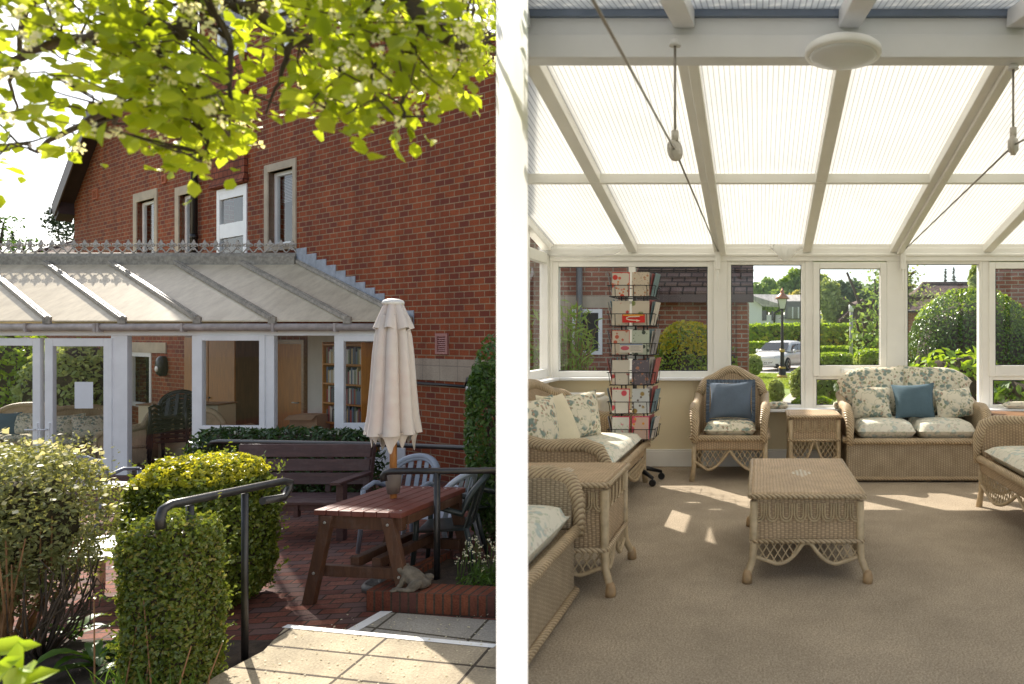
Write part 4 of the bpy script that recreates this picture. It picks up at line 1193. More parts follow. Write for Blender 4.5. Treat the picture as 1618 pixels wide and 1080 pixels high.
# frog statue: one smooth body built from overlapping forms, remeshed
def metal_blobs(name, mat, balls, parent=None, voxel=.008, smooth=6):
    bm = bmesh.new()
    for c, r, rot in balls:
        M = Matrix.Translation(c) @ Matrix.Rotation(rot, 4, 'Y') @ Matrix.Diagonal((*r, 1))
        bmesh.ops.create_icosphere(bm, subdivisions=3, radius=1, matrix=M)
    me = bpy.data.meshes.new(name); bm.to_mesh(me); bm.free()
    me.materials.append(mat)
    o = bpy.data.objects.new(name, me); C.objects.link(o)
    if parent: o.parent = parent
    rm_ = o.modifiers.new('remesh', 'REMESH'); rm_.mode = 'VOXEL'; rm_.voxel_size = voxel; rm_.use_smooth_shade = True
    s_ = o.modifiers.new('smooth', 'SMOOTH'); s_.iterations = smooth; s_.factor = .5
    return o
fg = G(634, 937, ZP + .175)
M_frog = plain('weathered_stone_frog', (.17, .145, .11), .9, .35, 22, .6, dirt=(.07, .06, .05))
fro = T('frog_statue', 'weathered stone frog sitting on the low brick edging wall', 'statue', (w0.x + dv.x * .32 + nv.x * .11, w0.y + dv.y * .32 + nv.y * .11, ZP + .172), math.atan2(dv.y, dv.x))
V3 = Vector
balls = [(V3((.035, 0, .088)), (.135, .075, .062), R(36)), (V3((.10, 0, .045)), (.075, .078, .042), R(12)), (V3((-.045, 0, .143)), (.085, .060, .042), R(34)), (V3((-.092, 0, .176)), (.040, .042, .024), R(30)), (V3((-.02, 0, .085)), (.045, .055, .07), R(-14))]
for s in (-1, 1):
    balls += [(V3((-.052, s * .036, .176)), (.018, .016, .015), 0), (V3((.09, s * .078, .048)), (.075, .034, .042), R(-26)), (V3((.02, s * .10, .016)), (.095, .022, .016), 0), (V3((-.075, s * .105, .010)), (.035, .032, .010), 0),
              (V3((-.035, s * .058, .065)), (.022, .020, .06), R(16)), (V3((-.062, s * .066, .022)), (.018, .018, .034), R(22)), (V3((-.085, s * .07, .010)), (.034, .026, .011), 0)]
metal_blobs('body', M_frog, balls, fro, .006, 4)

# bulkhead lamp on the wall
la_ = WL(757, 611); wp = ROOTM[bld.name] @ Vector((la_[0], -.05, la_[1]))
lamp = T('wall_lamp', 'round black and white bulkhead lamp on the brick wall by the climbing shrub', 'lamp', wp, math.atan2(AX.y, AX.x))
Mr = Matrix.Rotation(R(90), 3, 'X')
m = MB(); m.lathe([(.17, -.05), (.17, .03), (.155, .06)], (0, 0, 0), 28, M=Mr); m.build('base', M_black, lamp)
m = MB(); m.lathe([(.15, .05), (.13, .09), (.07, .12), (.002, .13)], (0, 0, 0), 28, M=Mr); m.build('diffuser', plain('opal_diffuser', (.75, .75, .76), .3, .03, 4), lamp)
m = MB()
ring = [(.158 * math.cos(a), -.065 - .07 * math.cos((a - math.pi / 2)) ** 2, .158 * math.sin(a)) for a in [math.pi * k / 12 for k in range(13)]]
m.loft([[(x, -.05, z) for x, y, z in ring], ring, [(x * .5, -.14, z * .55 + .02) for x, y, z in ring], [(x, -.10, .005) for x, y, z in ring]], closed=False, cap=False); m.build('hood', M_black, lamp, flip=False)
# notice on the door
nz_ = MB(); a = P(118, 645, DF - .03); b = P(147, 603, DF - .03); nz_.box((a.x, DF - .031, a.z), (b.x, DF - .029, b.z))
tag(nz_.build('paper_notice', plain('white_paper', (.80, .82, .84), .7, .02, 6, 0)), 'blank white paper notice stuck inside the glazed conservatory door', 'notice')

# small white table on the left of the patio
wt = G(172, 960, ZP)
wtab = T('white_table', 'low white slatted table glimpsed between the flowering shrub and the clipped hedge', 'table', (wt.x - .25, 6.1, ZP))
M_wtab = plain('white_plastic', (.75, .75, .73), .5, .06, 6)
m = MB()
for k in range(6): m.box((-.42, -.32 + k * .11, .40), (.42, -.32 + k * .11 + .10, .43))
m.build('tabletop', M_wtab, wtab, bevel=.006)
for sx in (-1, 1):
    for sy in (-1, 1):
        m = MB(); m.box((sx * .36 - .03, sy * .27 - .03, 0), (sx * .36 + .03, sy * .27 + .03, .40)); m.build('leg', plain('pale_wood_leg', (.50, .38, .26), .6, .1, 8), wtab, bevel=.005)
plastic_chair('grey blue plastic chair behind the low white table by the conservatory doors', M_plastic_blue, (P(165, 800, 8.6).x, 8.6, ZP), R(170))
# ================================================================ planting on the left
M_box = leafmat('box_hedge_leaf', (.085, .13, .024), (.17, .225, .035), (.27, .28, .05), .36, .24)
M_boxd = leafmat('box_hedge_leaf_dark', (.08, .125, .025), (.16, .21, .035), (.30, .24, .06), .35, .22)
M_potent = leafmat('grey_green_leaf', (.15, .18, .075), (.27, .29, .12), (.42, .40, .20), .35, .5)
M_cream_fl = leafmat('cream_petal', (.75, .72, .42), (.85, .80, .55), (.9, .86, .66), .35, .6)
M_laurel = leafmat('dark_laurel_leaf', (.022, .055, .016), (.045, .10, .025), (.08, .15, .04), .22, .3)
M_climb = leafmat('climber_leaf', (.035, .085, .018), (.07, .15, .03), (.12, .20, .05), .35, .4)
M_apple = leafmat('spring_tree_leaf', (.17, .25, .018), (.33, .42, .025), (.56, .58, .06), .64, .4)
M_blossom = leafmat('white_blossom_petal', (.80, .80, .62), (.88, .87, .74), (.92, .90, .82), .45, .6)
M_bark = plain('tree_bark', (.085, .060, .040), .9, .4, 14, .5)
M_cane = plain('orange_brown_stem', (.30, .155, .065), .8, .25, 14, .2)
M_grassy = leafmat('herb_leaf', (.06, .13, .02), (.11, .21, .03), (.16, .27, .05), .35, .4)
M_bright = leafmat('fresh_leaf', (.22, .36, .02), (.32, .46, .04), (.40, .50, .06), .5, .4)
M_box_core = plain('inner_twigs', (.05, .04, .02), .95, .5, 18, .5)

zc = lambda top, bot: (top + bot) / 2
h1 = shrub('box_hedge', 'tall rounded box hedge with its sunlit top coloured yellow green in front of the conservatory window', 'hedge', (-4.69, 5.88, ZP + .60), (.47, .46, .63), 28000, .040, M_box, 11, 3.4, .10, .085, 4, aspect=.6, zmin=ZP + .02, jitter=.85)
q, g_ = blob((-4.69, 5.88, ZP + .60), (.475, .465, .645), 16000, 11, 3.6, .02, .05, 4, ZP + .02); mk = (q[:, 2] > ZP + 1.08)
leaves('sunlit_top_leaves', q[mk], g_[mk], .040, leafmat('sunlit_yellow_leaf', (.30, .32, .03), (.46, .46, .04), (.58, .54, .08), .45, .3), h1, .6, .2, 15, .8)  # yellower leaf colour paints in the sunlit top of the hedge
h2 = shrub('box_hedge', 'square clipped box hedge at the slab path, in front of the taller rounded one', 'hedge', (-3.67, 4.36, ZP + .55), (.215, .20, .60), 19000, .030, M_boxd, 12, 6.0, .10, .085, 5, aspect=.6, zmin=ZP + .02, jitter=.85)
for h_, cc_, rr3, e_, n_, sz_, mt_ in ((h1, (-4.69, 5.88, ZP + .60), (.47, .46, .63), 3.4, 420, .038, M_box), (h2, (-3.67, 4.36, ZP + .55), (.215, .20, .60), 6, 300, .030, M_boxd)):
    q, g_ = blob(cc_, rr3, n_, 91, e_, .0, .085, 4, ZP + .1); rg_ = np.random.default_rng(6); pts = []; nr_ = []
    for p, d_ in zip(q, g_):          # stray shoots breaking the clipped outline
        l_ = rg_.uniform(.02, .09); d_ = d_ + np.array([0, 0, .5]) + rg_.normal(0, .3, 3)
        for k in range(4): pts.append(p + d_ * l_ * (k + 1) / 4); nr_.append(rg_.normal(0, 1, 3))
    leaves('shoots', np.array(pts), np.array(nr_), sz_, mt_, h_, .5, .2, 7, .5)
for h_, c0, sd_ in ((h2, (-3.66, 4.16), 5),):
    m = MB(); rg = random.Random(sd_)
    for k in range(9):
        x = c0[0] + rg.uniform(-.3, .32); y = c0[1] + rg.uniform(-.02, .12); x1 = x + rg.uniform(-.12, .12)
        m.tube([(x, y, ZP), (x + (x1 - x) * .4, y - .01, ZP + .2), (x1, y + .02, ZP + rg.uniform(.35, .75))], [.006, .005, .003], 5)
    m.build('bare_stems', M_cane, h_, world=True)
# flowering shrub, far left
fs = T('flowering_shrub', 'loose pale green shrub with cream flowers and bare orange stems, left of the box hedges', 'shrub', (-5.35, 4.95, ZP))
qa, ga = blob((-5.62, 4.95, -.17), (.92, .50, .54), 17000, 21, 2.4, .16, .14, 3)
mk = (qa[:, 0] / qa[:, 1] < -.905); 
qb, gb = blob((-5.66, 4.90, -.42), (.86, .45, .52), 10000, 23, 2.2, .25, .15, 3)
leaves('foliage', np.concatenate([qa, qb]), np.concatenate([ga, gb]), .042, M_potent, fs, .45, .25, 5, .8)
tp, tg = blob((-5.62, 4.95, -.13), (.93, .50, .56), 900, 29, 2.4, .02, .14, 3)
mk = tp[:, 2] > -.1; tp = tp[mk]; tg = tg[mk]
leaves('flowers', tp + np.array([0, 0, .015]), np.tile([0, -.3, 1.0], (len(tp), 1)), .04, M_cream_fl, fs, .9, .1, 6, .5)
rg = np.random.default_rng(3); sp = []; 
ntip = 170
tx = rg.uniform(-6.4, -4.80, ntip); ty = rg.uniform(4.55, 5.3, ntip)
pts = []
for a, b in zip(tx, ty):
    zt_ = .30 + .08 * math.sin(a * 7) - 1.0 * max(0, abs(a + 5.5) - .75) ** 1.5 * 2
    for k in range(9): pts.append((a + rg.normal(0, .012), b + rg.normal(0, .012), zt_ - .16 + k * .025 + rg.normal(0, .006)))
leaves('shoots', np.array(pts), np.tile([0, -1, .2], (len(pts), 1)), .030, M_potent, fs, .5, .2, 9, .9)
blob_core('twigs', (-5.62, 5.0, -.2), (.86, .44, .46), M_box_core, fs, 21, 2.4, .12, 3, .72)
m = MB(); rr_ = random.Random(8)
for k in range(55):
    x = rr_.uniform(-5.75, -4.85); y = rr_.uniform(4.5, 5.1); x0 = -5.35 + (x + 5.35) * .45; y0 = 4.9 + (y - 4.9) * .4
    zt_ = rr_.uniform(-.55, -.1); md = .5
    m.tube([(x0, y0, ZP), (x0 + (x - x0) * .25 + rr_.uniform(-.05, .05), y0 + (y - y0) * .3, ZP + .22), (x0 + (x - x0) * .75 + rr_.uniform(-.07, .07), y0 + (y - y0) * .8, ZP + .45), (x, y, zt_)], [.011, .009, .007, .004], 5)
m.build('stems', M_cane, fs, world=True)
m = MB()
for k in range(34):     # bare dark lower twigs on the right of the shrub
    x = -4.75 + rr_.uniform(-.2, .25); y = 4.75 + rr_.uniform(-.2, .2)
    m.tube([(-4.95, 4.8, ZP), ((-4.95 + x) / 2 + rr_.uniform(-.05, .05), y, ZP + rr_.uniform(.15, .35)), (x, y + rr_.uniform(-.1, .1), ZP + rr_.uniform(.3, .7)), (x + rr_.uniform(-.1, .1), y, ZP + rr_.uniform(.45, .8))], [.009, .007, .005, .002], 5)
m.build('twigs', M_bark, fs, world=True)

h3 = shrub('laurel_hedge', 'dark green laurel hedge below the conservatory windows, behind the bench', 'hedge', (P(455, 700, 9.75).x - .05, 9.75, ZP + .45), (1.32, .30, .52), 5200, .105, M_laurel, 31, 5, .08, .07, 3, aspect=.32, zmin=ZP, jitter=.8)
cl_ = shrub('climbing_shrub', 'tall dark green climbing shrub against the brick wall beside the round wall lamp', 'shrub', (P(800, 700, 7.9).x, 7.75, ZP + 1.05), (.34, .35, 1.22), 9000, .070, M_climb, 33, 2.8, .10, .10, 3, kmax=-.345, aspect=.4, zmin=ZP, jitter=.8, core=0)
m = MB()
for k in range(9): 
    x0_ = P(795, 0, 7.75).x - .1
    m.tube([(x0_ + .02 * k, 7.75 + .03 * (k % 3), ZP), (x0_ + .05 * math.sin(k * 2.1), 7.75, ZP + .8), (x0_ - .12 * math.cos(k * 1.7), 7.7, ZP + 1.6 + .05 * k)], [.015, .01, .005], 6)
m.build('stems', M_bark, cl_, world=True)

# white flowered clump behind the low wall
fc = G(760, 938, ZP + .15)
wf = T('white_flower_clump', 'clump of small white flowers on thin stalks behind the low brick edging wall', 'flowers', (fc.x - .05, 6.02, ZP + .12))
rg = np.random.default_rng(4)
n = 520; q = np.c_[rg.uniform(-.28, .16, n) + fc.x, rg.uniform(5.86, 6.3, n), rg.uniform(ZP + .12, ZP + .22, n)]
mk = q[:, 0] / q[:, 1] < -.36; q = q[mk]
leaves('foliage', q, np.tile([0, -.5, 1], (len(q), 1)), .06, M_grassy, wf, .25, .2, 3, .9)
m = MB(); heads = []
for k in range(46):
    x, y = fc.x + rg.uniform(-.34, .14), rg.uniform(5.85, 6.25); z1 = ZP + rg.uniform(.28, .50)
    if x / y > -.36: continue
    tip = (x + rg.uniform(-.06, .06), y + rg.uniform(-.05, .05), z1); m.tube([(x, y, ZP + .12), tip], .002, 4); heads.append(tip)
m.build('stalks', M_grassy, wf, world=True)
hp = np.repeat(np.array(heads), 6, 0) + rg.normal(0, .009, (len(heads) * 6, 3))
leaves('petals', hp, np.tile([0, -1, .6], (len(hp), 1)), .013, M_blossom, wf, .9, .1, 4, .7)
# low leafy plants in the soil bed
def rosette(name, label, cat, c, n, ln, mat, seed, spread=1.0, up=.6, aspect=.32):
    rg = random.Random(seed); t = T(name, label, cat, c)
    m = MB()
    for k in range(n):
        a = rg.uniform(0, 6.28); el = rg.uniform(.25, 1.0) * up; l = ln * rg.uniform(.6, 1.15); w_ = l * aspect * rg.uniform(.8, 1.2)
        d = Vector((math.cos(a), math.sin(a), 0)); s = Vector((-d.y, d.x, 0)); h0 = rg.uniform(0, .06)
        prv = None; segs = []
        for i in range(6):
            u = i / 5; r_ = l * u * spread; z = h0 + l * (el * 1.6 * u - el * 1.25 * u * u) + .02
            hw = w_ * .5 * math.sin(math.pi * min(1, .08 + u * .92)) ** .8
            p = d * r_ + Vector((0, 0, z)); segs.append((p - s * hw + Vector((0, 0, hw * .35)), p, p + s * hw + Vector((0, 0, hw * .35))))
        V = [q for sg in segs for q in sg]
        m.add(V, [(i * 3 + j, (i + 1) * 3 + j, (i + 1) * 3 + j + 1, i * 3 + j + 1) for i in range(5) for j in range(2)], True)
    m.build('leaves', mat, t, flip=False); return t
rosette('leafy_plant', 'broad leaved green plant in the bare soil at the foot of the square hedge', 'plant', tuple(G(152, 1062, ZP + .06)), 20, .30, M_grassy, 3, 1.0, .9)
rosette('leafy_plant', 'small green seedling plant in the soil below the flowering shrub', 'plant', tuple(G(112, 1015, ZP + .06)), 16, .22, M_grassy, 5, 1.0, .9)
rosette('leafy_plant', 'low green weed growing at the corner of the soil bed by the dark stems', 'plant', tuple(G(222, 1072, ZP + .06)), 14, .24, M_grassy, 6, .9, 1.1, .18)
tuft = T('long_grass_tuft', 'tuft of long thin grass blades at the base of the square hedge', 'grass tuft', (-3.66, 4.12, ZP + .02))
m = MB(); rg = random.Random(12)
for k in range(46):
    x = rg.uniform(-.28, .3); y = rg.uniform(-.10, .05); h_ = rg.uniform(.18, .42); lx = rg.uniform(-.16, .16); ly = rg.uniform(-.10, .02)
    m.face([(x - .005, y, 0), (x + .005, y, 0), (x + lx * .4 + .004, y + ly * .4, h_ * .6), (x + lx, y + ly, h_), (x + lx * .4 - .004, y + ly * .4, h_ * .6)])
m.build('blades', M_grassy, tuft, flip=False)
# leafy stem close to the camera, bottom left
ns_ = T('leafy_plant', 'bright green leafy stem close to the camera in the bottom left corner', 'plant', (-1.98, 1.78, ZP))
m = MB(); m.tube([(-1.98, 1.78, ZP), (-1.96, 1.79, -.4), (-1.93, 1.8, .27)], [.012, .010, .006], 6); m.tube([(-1.98, 1.78, ZP), (-2.0, 1.83, -.4), (-1.86, 1.86, .20)], [.012, .010, .006], 6); m.build('stem', M_grassy, ns_, world=True)
q = np.array([P(x, y, d) for x, y, d in ((12, 1055, 1.78), (30, 1035, 1.8), (45, 1055, 1.8), (8, 1025, 1.82), (22, 1072, 1.76), (55, 1072, 1.8), (2, 1070, 1.8), (38, 1022, 1.84), (15, 1090, 1.75), (60, 1095, 1.8), (-8, 1040, 1.8))])
leaves('leaves', q, np.tile([.2, -.6, .8], (len(q), 1)), .085, M_bright, ns_, .5, .25, 8, .35, six=True)

# ---------------------------------------------------------------- flowering tree overhead
tree = T('blossom_tree', 'spring tree in bright leaf with white blossom, its branches hanging across the top left', 'tree', (-4.6, 1.5, ZP - .3))
def yb(x):
    ks = [(-60, 300), (0, 282), (35, 240), (60, 245), (92, 272), (115, 215), (150, 200), (200, 175), (228, 245), (262, 250), (300, 275), (335, 282), (345, 235), (372, 243), (392, 190), (420, 207), (450, 180), (480, 178), (520, 226), (545, 200), (590, 178), (625, 212), (660, 200), (685, 150), (715, 160), (745, 168), (784, 128), (800, 110)]
    for (a, b), (c, d) in zip(ks, ks[1:]):
        if a <= x <= c: return b + (d - b) * (x - a) / (c - a)
    return 150
rg = random.Random(77)
branches = [  # pixel, depth along each limb as seen in the photograph
    [(-900, -350, 1.5), (-300, -330, 1.7), (120, -190, 1.8), (325, -20, 1.8), (285, 50, 1.8), (250, 88, 1.82), (212, 145, 1.86), (180, 195, 1.9)],
    [(285, 50, 1.8), (205, 40, 1.85), (100, 70, 1.9), (0, 98, 2.0), (-60, 105, 2.05)],
    [(212, 145, 1.86), (150, 185, 1.9), (60, 232, 1.95), (25, 225, 2.0)],
    [(325, -20, 1.8), (400, 20, 1.75), (470, 60, 1.75), (540, 75, 1.75), (534, 150, 1.72), (520, 175, 1.7)],
    [(120, -190, 1.8), (420, -90, 1.7), (620, -30, 1.65), (680, 45, 1.65), (725, 70, 1.75), (745, 66, 2.2), (770, 60, 2.6), (800, 50, 2.7)],
    [(680, 45, 1.65), (650, 90, 1.65), (640, 150, 1.62), (632, 195, 1.6)],
    [(250, 88, 1.82), (300, 140, 1.75), (330, 200, 1.7), (318, 255, 1.68)],
    [(325, -20, 1.8), (360, 60, 1.7), (365, 140, 1.66), (362, 215, 1.65)],
    [(120, -190, 1.8), (80, -60, 1.9), (40, 20, 2.0), (20, 130, 2.05), (30, 190, 2.1)],
    [(470, 60, 1.75), (440, 120, 1.7), (420, 180, 1.7)],
    [(620, -30, 1.65), (570, 30, 1.7), (585, 110, 1.7), (590, 160, 1.7)]]
m = MB(); bp_ = []
trunk = [Vector((-4.6, 1.5, ZP - .35)), Vector((-4.55, 1.5, .2)), Vector((-4.35, 1.5, 1.3)), P(-900, -350, 1.5)]
m.tube(trunk, [.16, .13, .11, .07], 12); m.build('trunk', M_bark, tree, world=True)
m = MB()
rad = [.030, .022, .012, .018, .03, .010, .010, .010, .012, .008, .008]
for bi, br in enumerate(branches):
    p = [P(*b) for b in br]; q = []
    for i in range(len(p) - 1):
        for k in range(5): q.append(p[i].lerp(p[i + 1], k / 5) + Vector((rg.gauss(0, .004), rg.gauss(0, .004), rg.gauss(0, .006))))
    q.append(p[-1]); r0 = rad[bi]
    m.tube(q, [max(.0022, r0 * (1 - .85 * i / len(q))) for i in range(len(q))], 7)
    bp_ += q
m.build('branches', M_bark, tree, world=True)
cl = []; 
while len(cl) < 350:
    x = rg.uniform(-60, 806); y = rg.uniform(-70, yb(x) + 4)
    yy = yb(x)
    dens = .95 if x > 200 else .62
    if x < 200 and 90 < y < 180 and rg.random() < .55: continue
    if x < 60 and y < 60 and rg.random() < .5: continue
    if y > yy * .75 and rg.random() < .25: continue
    if rg.random() > dens: continue
    if 325 < x < 480 and y < 150 and rg.random() < .66: continue
    if x > 520 and y < 130 and rg.random() < .15: continue
    d = rg.uniform(1.45, 2.15) if x < 752 else rg.uniform(2.5, 2.95)
    pt_ = P(x, y, d)
    cl.append((pt_, x, y))
tw_ = MB(); lp = []; ln_ = []; fp_ = []
for pt_, x, y in cl:
    near = min(bp_, key=lambda b: (b - pt_).length_squared + max(0, pt_.z - b.z) * .02)
    if (near - pt_).length < .75:
        mid = near.lerp(pt_, .5) + Vector((rg.gauss(0, .02), rg.gauss(0, .02), .02 + rg.gauss(0, .02)))
        tw_.tube([near, mid, pt_], [.0034, .0025, .0016], 5, False)
    for k in range(rg.randint(6, 10)):
        o = Vector((rg.gauss(0, .035), rg.gauss(0, .035), rg.gauss(0, .03))); pp_ = pt_ + o
        if pp_.x / pp_.y > (-.40 if pp_.y < 2.4 else -.358): continue
        lp.append(pp_); ln_.append(o.normalized() * .6 + Vector((.2, -.4, .7)))
    if rg.random() < .30:
        for j in range(rg.randint(4, 8)):
            c0 = pt_ + Vector((rg.gauss(0, .026), rg.gauss(0, .03), rg.gauss(0, .026)))
            for k in range(5):
                a = 6.28 * k / 5 + rg.random(); fp_.append(c0 + Vector((math.cos(a) * .008, rg.gauss(0, .004), math.sin(a) * .008)))
tw_.build('twigs', M_bark, tree, world=True)
leaves('foliage', lp, ln_, .041, M_apple, tree, .72, .22, 17, .55, six=True, sizevar=.4)
leaves('blossom', fp_, np.tile([0, -1, .1], (len(fp_), 1)), .013, M_blossom, tree, .85, .25, 18, .6)

# ---------------------------------------------------------------- beyond the conservatory, far left
M_treefar = leafmat('far_tree_leaf', (.05, .08, .025), (.09, .13, .04), (.13, .17, .05), .3, .5)
M_conifer = leafmat('conifer_needle', (.03, .05, .03), (.05, .075, .04), (.07, .09, .05), .15, .6)
dh = 34.0
a = P(30, 393, dh); b = P(62, 352, dh); c = P(170, 350, dh)
fh = T('far_house', 'distant house with a brown hipped tile roof showing behind the cresting on the left', 'house', (b.x, dh, ZP - .2))
m = MB(); zE = P(0, 412, dh).z; zR = b.z
e0_, e1_ = P(8, 412, dh), P(330, 412, dh); r0_, r1_ = Vector((b.x, dh + 3.5, zR)), Vector((P(300, 352, dh + 3.5).x, dh + 3.5, zR))
e2_, e3_ = e1_ + Vector((0, 7, 0)), e0_ + Vector((0, 7, 0))
for q in ((e0_, e1_, r1_, r0_), (e1_, e2_, r1_), (e2_, e3_, r0_, r1_), (e3_, e0_, r0_)): m.face(list(q))
m.tube([r0_, r1_], .14, 6); m.tube([e0_, r0_], .12, 6); m.build('roof', M_rooftile, fh, world=True)
m = MB(); m.box((e0_.x + .4, dh + .4, ZP - .3), (e1_.x - .4, dh + 6.6, zE)); m.build('wall', M_brick_sun, fh, world=True)
def conifer(label, x, d, ztop, zbot, w_, n, seed, group=None, mat=None):
    c = P(x, 400, d); t = T('conifer', label, 'tree', (c.x, d, zbot), 0, group)
    rg = np.random.default_rng(seed); u = rg.random(n) ** .7; z = ztop - u * (ztop - zbot) * .9; r_ = w_ * u * (.45 + .55 * np.abs(np.sin(z * 2.2 + rg.normal(0, .3, n)))) * rg.uniform(.3, 1, n); an = rg.uniform(0, 6.28, n)
    q = np.c_[c.x + r_ * np.cos(an), d + r_ * np.sin(an), z - r_ * .25]
    leaves('foliage', q, np.c_[np.cos(an), np.sin(an), np.ones(n)], (ztop - zbot) * .035, mat or M_conifer, t, .35, .2, seed, .7)
    m = MB(); m.tube([(c.x, d, zbot), (c.x, d, ztop - .2)], [(ztop - zbot) * .018, .02], 8); m.build('trunk', M_bark, t, world=True)
    return t
def tree_at(label, cx, cy, zg, ztop, blobs, nl, size, mat, seed, group=None, name='tree', trunk=.12, kmin=None, kmax=None):
    """blobs: list of (dx, dy, z, rx, ry, rz) clumps"""
    t = T(name, label, 'tree', (cx, cy, zg), 0, group); Q_ = []; Gn = []
    tot = sum(b[3] * b[5] for b in blobs)
    for i, b in enumerate(blobs):
        q, g = blob((cx + b[0], cy + b[1], b[2]), (b[3], b[4], b[5]), max(60, int(nl * b[3] * b[5] / tot)), seed + i, 2, .32, .22, 2.6); Q_.append(q); Gn.append(g)
    Q_ = np.concatenate(Q_); Gn = np.concatenate(Gn)
    if kmin is not None: mk = Q_[:, 0] / Q_[:, 1] > kmin; Q_ = Q_[mk]; Gn = Gn[mk]
    if kmax is not None: mk = Q_[:, 0] / Q_[:, 1] < kmax; Q_ = Q_[mk]; Gn = Gn[mk]
    leaves('crown', Q_, Gn, size, mat, t, .55, .2, seed, .7)
    m = MB(); rg = random.Random(seed); zs = min(b[2] for b in blobs); r0 = trunk
    fork = Vector((cx, cy, zg + (zs - zg) * .7))
    m.tube([(cx, cy, zg), fork], [r0, r0 * .8], 9)
    for b in blobs:
        e = Vector((cx + b[0], cy + b[1], b[2])); mid = fork.lerp(e, .5) + Vector((rg.uniform(-.1, .1), 0, rg.uniform(0, .2))) * b[3]
        m.tube([fork, mid, e, e + Vector((rg.uniform(-.3, .3) * b[3], 0, b[5] * .6))], [r0 * .6, r0 * .45, r0 * .25, r0 * .08], 6)
    m.build('trunk', M_bark, t, world=True)
    return t
p_ = P(106, 400, 62)
tree_at('thin distant tree with open crown behind the brown hipped roof', p_.x, 62, ZP - .3, 15, [(0, 0, P(0, 352, 62).z, 1.9, 1.2, 2.1), (1.0, 0, P(0, 338, 62).z, 1.2, .9, 1.2), (-1.2, 0, P(0, 348, 62).z, 1.0, .9, 1.0)], 900, .34, M_conifer, 41)
conifer('dark pointed conifer on the skyline left of the brown hipped roof', 20, 60, P(0, 363, 60).z, ZP - .3, 2.2, 900, 43)
p_ = P(8, 400, 24)
tree_at('green leafy tree at the left edge behind the roof cresting', p_.x - .4, 24, ZP - .3, 5, [(0, 0, P(0, 395, 24).z, 1.0, .6, .8), (.35, 0, P(0, 352, 24).z, .75, .4, .35), (-.3, 0, P(0, 372, 24).z, .6, .5, .6), (1.1, 0, P(0, 388, 24).z, .5, .3, .35)], 700, .13, M_climb, 45)

# petals and small leaves fallen on the paving
rgp = np.random.default_rng(55); n = 520
q = np.c_[rgp.uniform(-3.4, -1.4, n), rgp.uniform(3.6, 5.6, n), np.full(n, ZS + .008)]
q[:, 2] = np.where(q[:, 1] + .195 * q[:, 0] > 4.53, ZP + .03, ZS + .008)
mk = (q[:, 0] / q[:, 1] < -.385) & (q[:, 0] > -3.35); q = q[mk]
struct(leaves('fallen_petals', q, np.tile([0, 0, 1.0], (len(q), 1)), .016, leafmat('fallen_petal', (.55, .50, .36), (.62, .58, .42), (.22, .16, .06), .2, .7), None, .8, .15, 56, .25), 'stuff')
# ================================================================ wall added to fill the blank gap between garden and sunroom
KL, KR = -.3782, -.33273
pw_ = T('gap_filler_wall', 'plain white wall added to fill the gap between garden and sunroom, its end splayed to catch sun', 'wall', (-.35, 1.0, ZP))
def zroof(d): return 2.52 - .217 * abs(d - 3.2)
m = MB(); bot = ZP - .28
fpn = [(KR * 1.75, 1.75), ((KR - .0016) * 3.2, 3.2), ((KR - .002) * 5.54, 5.54), ((KL + .002) * 5.54, 5.54), ((KL + .0016) * 3.2, 3.2), (KL * 2.4, 2.4)]  # front end splayed so its face catches some sun
V = [(x, y, bot) for x, y in fpn] + [(x, y, zroof(y) + .22) for x, y in fpn]
m.add(V, [(0, 5, 4, 3, 2, 1), (6, 7, 8, 9, 10, 11)] + [(i, (i + 1) % 6, 6 + (i + 1) % 6, 6 + i) for i in range(6)])
m.build('render', M_wall_paint, pw_, world=True)

# ================================================================ sunroom
DB = 6.12
M_cream_wall = plain('cream_painted_wall', (.84, .73, .50), .8, .03, 3, .05)
M_frame_in = plain('ivory_frame', (.90, .88, .82), .4, .05, 3, .02)
M_sheet = sheetmat('ribbed_translucent_sheet', (.97, .965, .93), .68, .0, .028, (.93, .915, .86), .35)
M_rod = plain('grey_steel_rod', (.36, .33, .29), .35, .1, 8, .0, metal=.6)
M_beam = plain('pale_grey_beam', (.78, .78, .80), .45, .04, 3, .02)
M_carpet = None
def carpetmat():
    m, nt, b = newmat('fawn_carpet'); co = objco(nt)
    f = noise(nt, co, 140, 4, .8); g = noise(nt, co, 2.2, 6, .7); f2 = noise(nt, co, 480, 2, .5)
    c = ramp(nt, f, [(.36, (.22, .175, .125)), (.64, (.66, .55, .42))]).outputs[0]
    k = ramp(nt, g, [(.3, (.80,) * 3), (.7, (1.12,) * 3)]).outputs[0]
    c = mix(nt, 1.0, c, k, 'MULTIPLY')
    k2 = ramp(nt, f2, [(.3, (.75,) * 3), (.7, (1.25,) * 3)]).outputs[0]
    L(nt, mix(nt, 1.0, c, k2, 'MULTIPLY'), b.inputs['Base Color']); b.inputs['Roughness'].default_value = 1; b.inputs['Specular IOR Level'].default_value = .1
    bump(nt, b, f, .6, .01); return m
m = MB(); m.prism([(KR * .6, .6, -.05), (3.3, .6, -.05), (3.3, 6.10, -.05), (-1.85, 6.10, -.05), (-1.85, 5.54, -.05)], (0, 0, .05))
struct(m.build('floor', carpetmat()))
m = MB(); m.prism([(KR * .6, .6, -.06), (3.45, .6, -.06), (3.45, 6.28, -.06), (-2.0, 6.28, -.06), (-2.0, 5.6, -.06)], (0, 0, -1.4))
room = T('sunroom', 'bright white sunroom with a ribbed translucent roof, cream dwarf wall and wide windows', 'sunroom', (.6, 3.4, 0))
m.build('plinth', M_brick_dark, room, world=True)
zpx = lambda y: CZ - (y - Y0) / F * DB
Xp = lambda x: (x - X0) / F * DB
zs1, zs2 = zpx(600), zpx(648)
xs = Xp(1149)
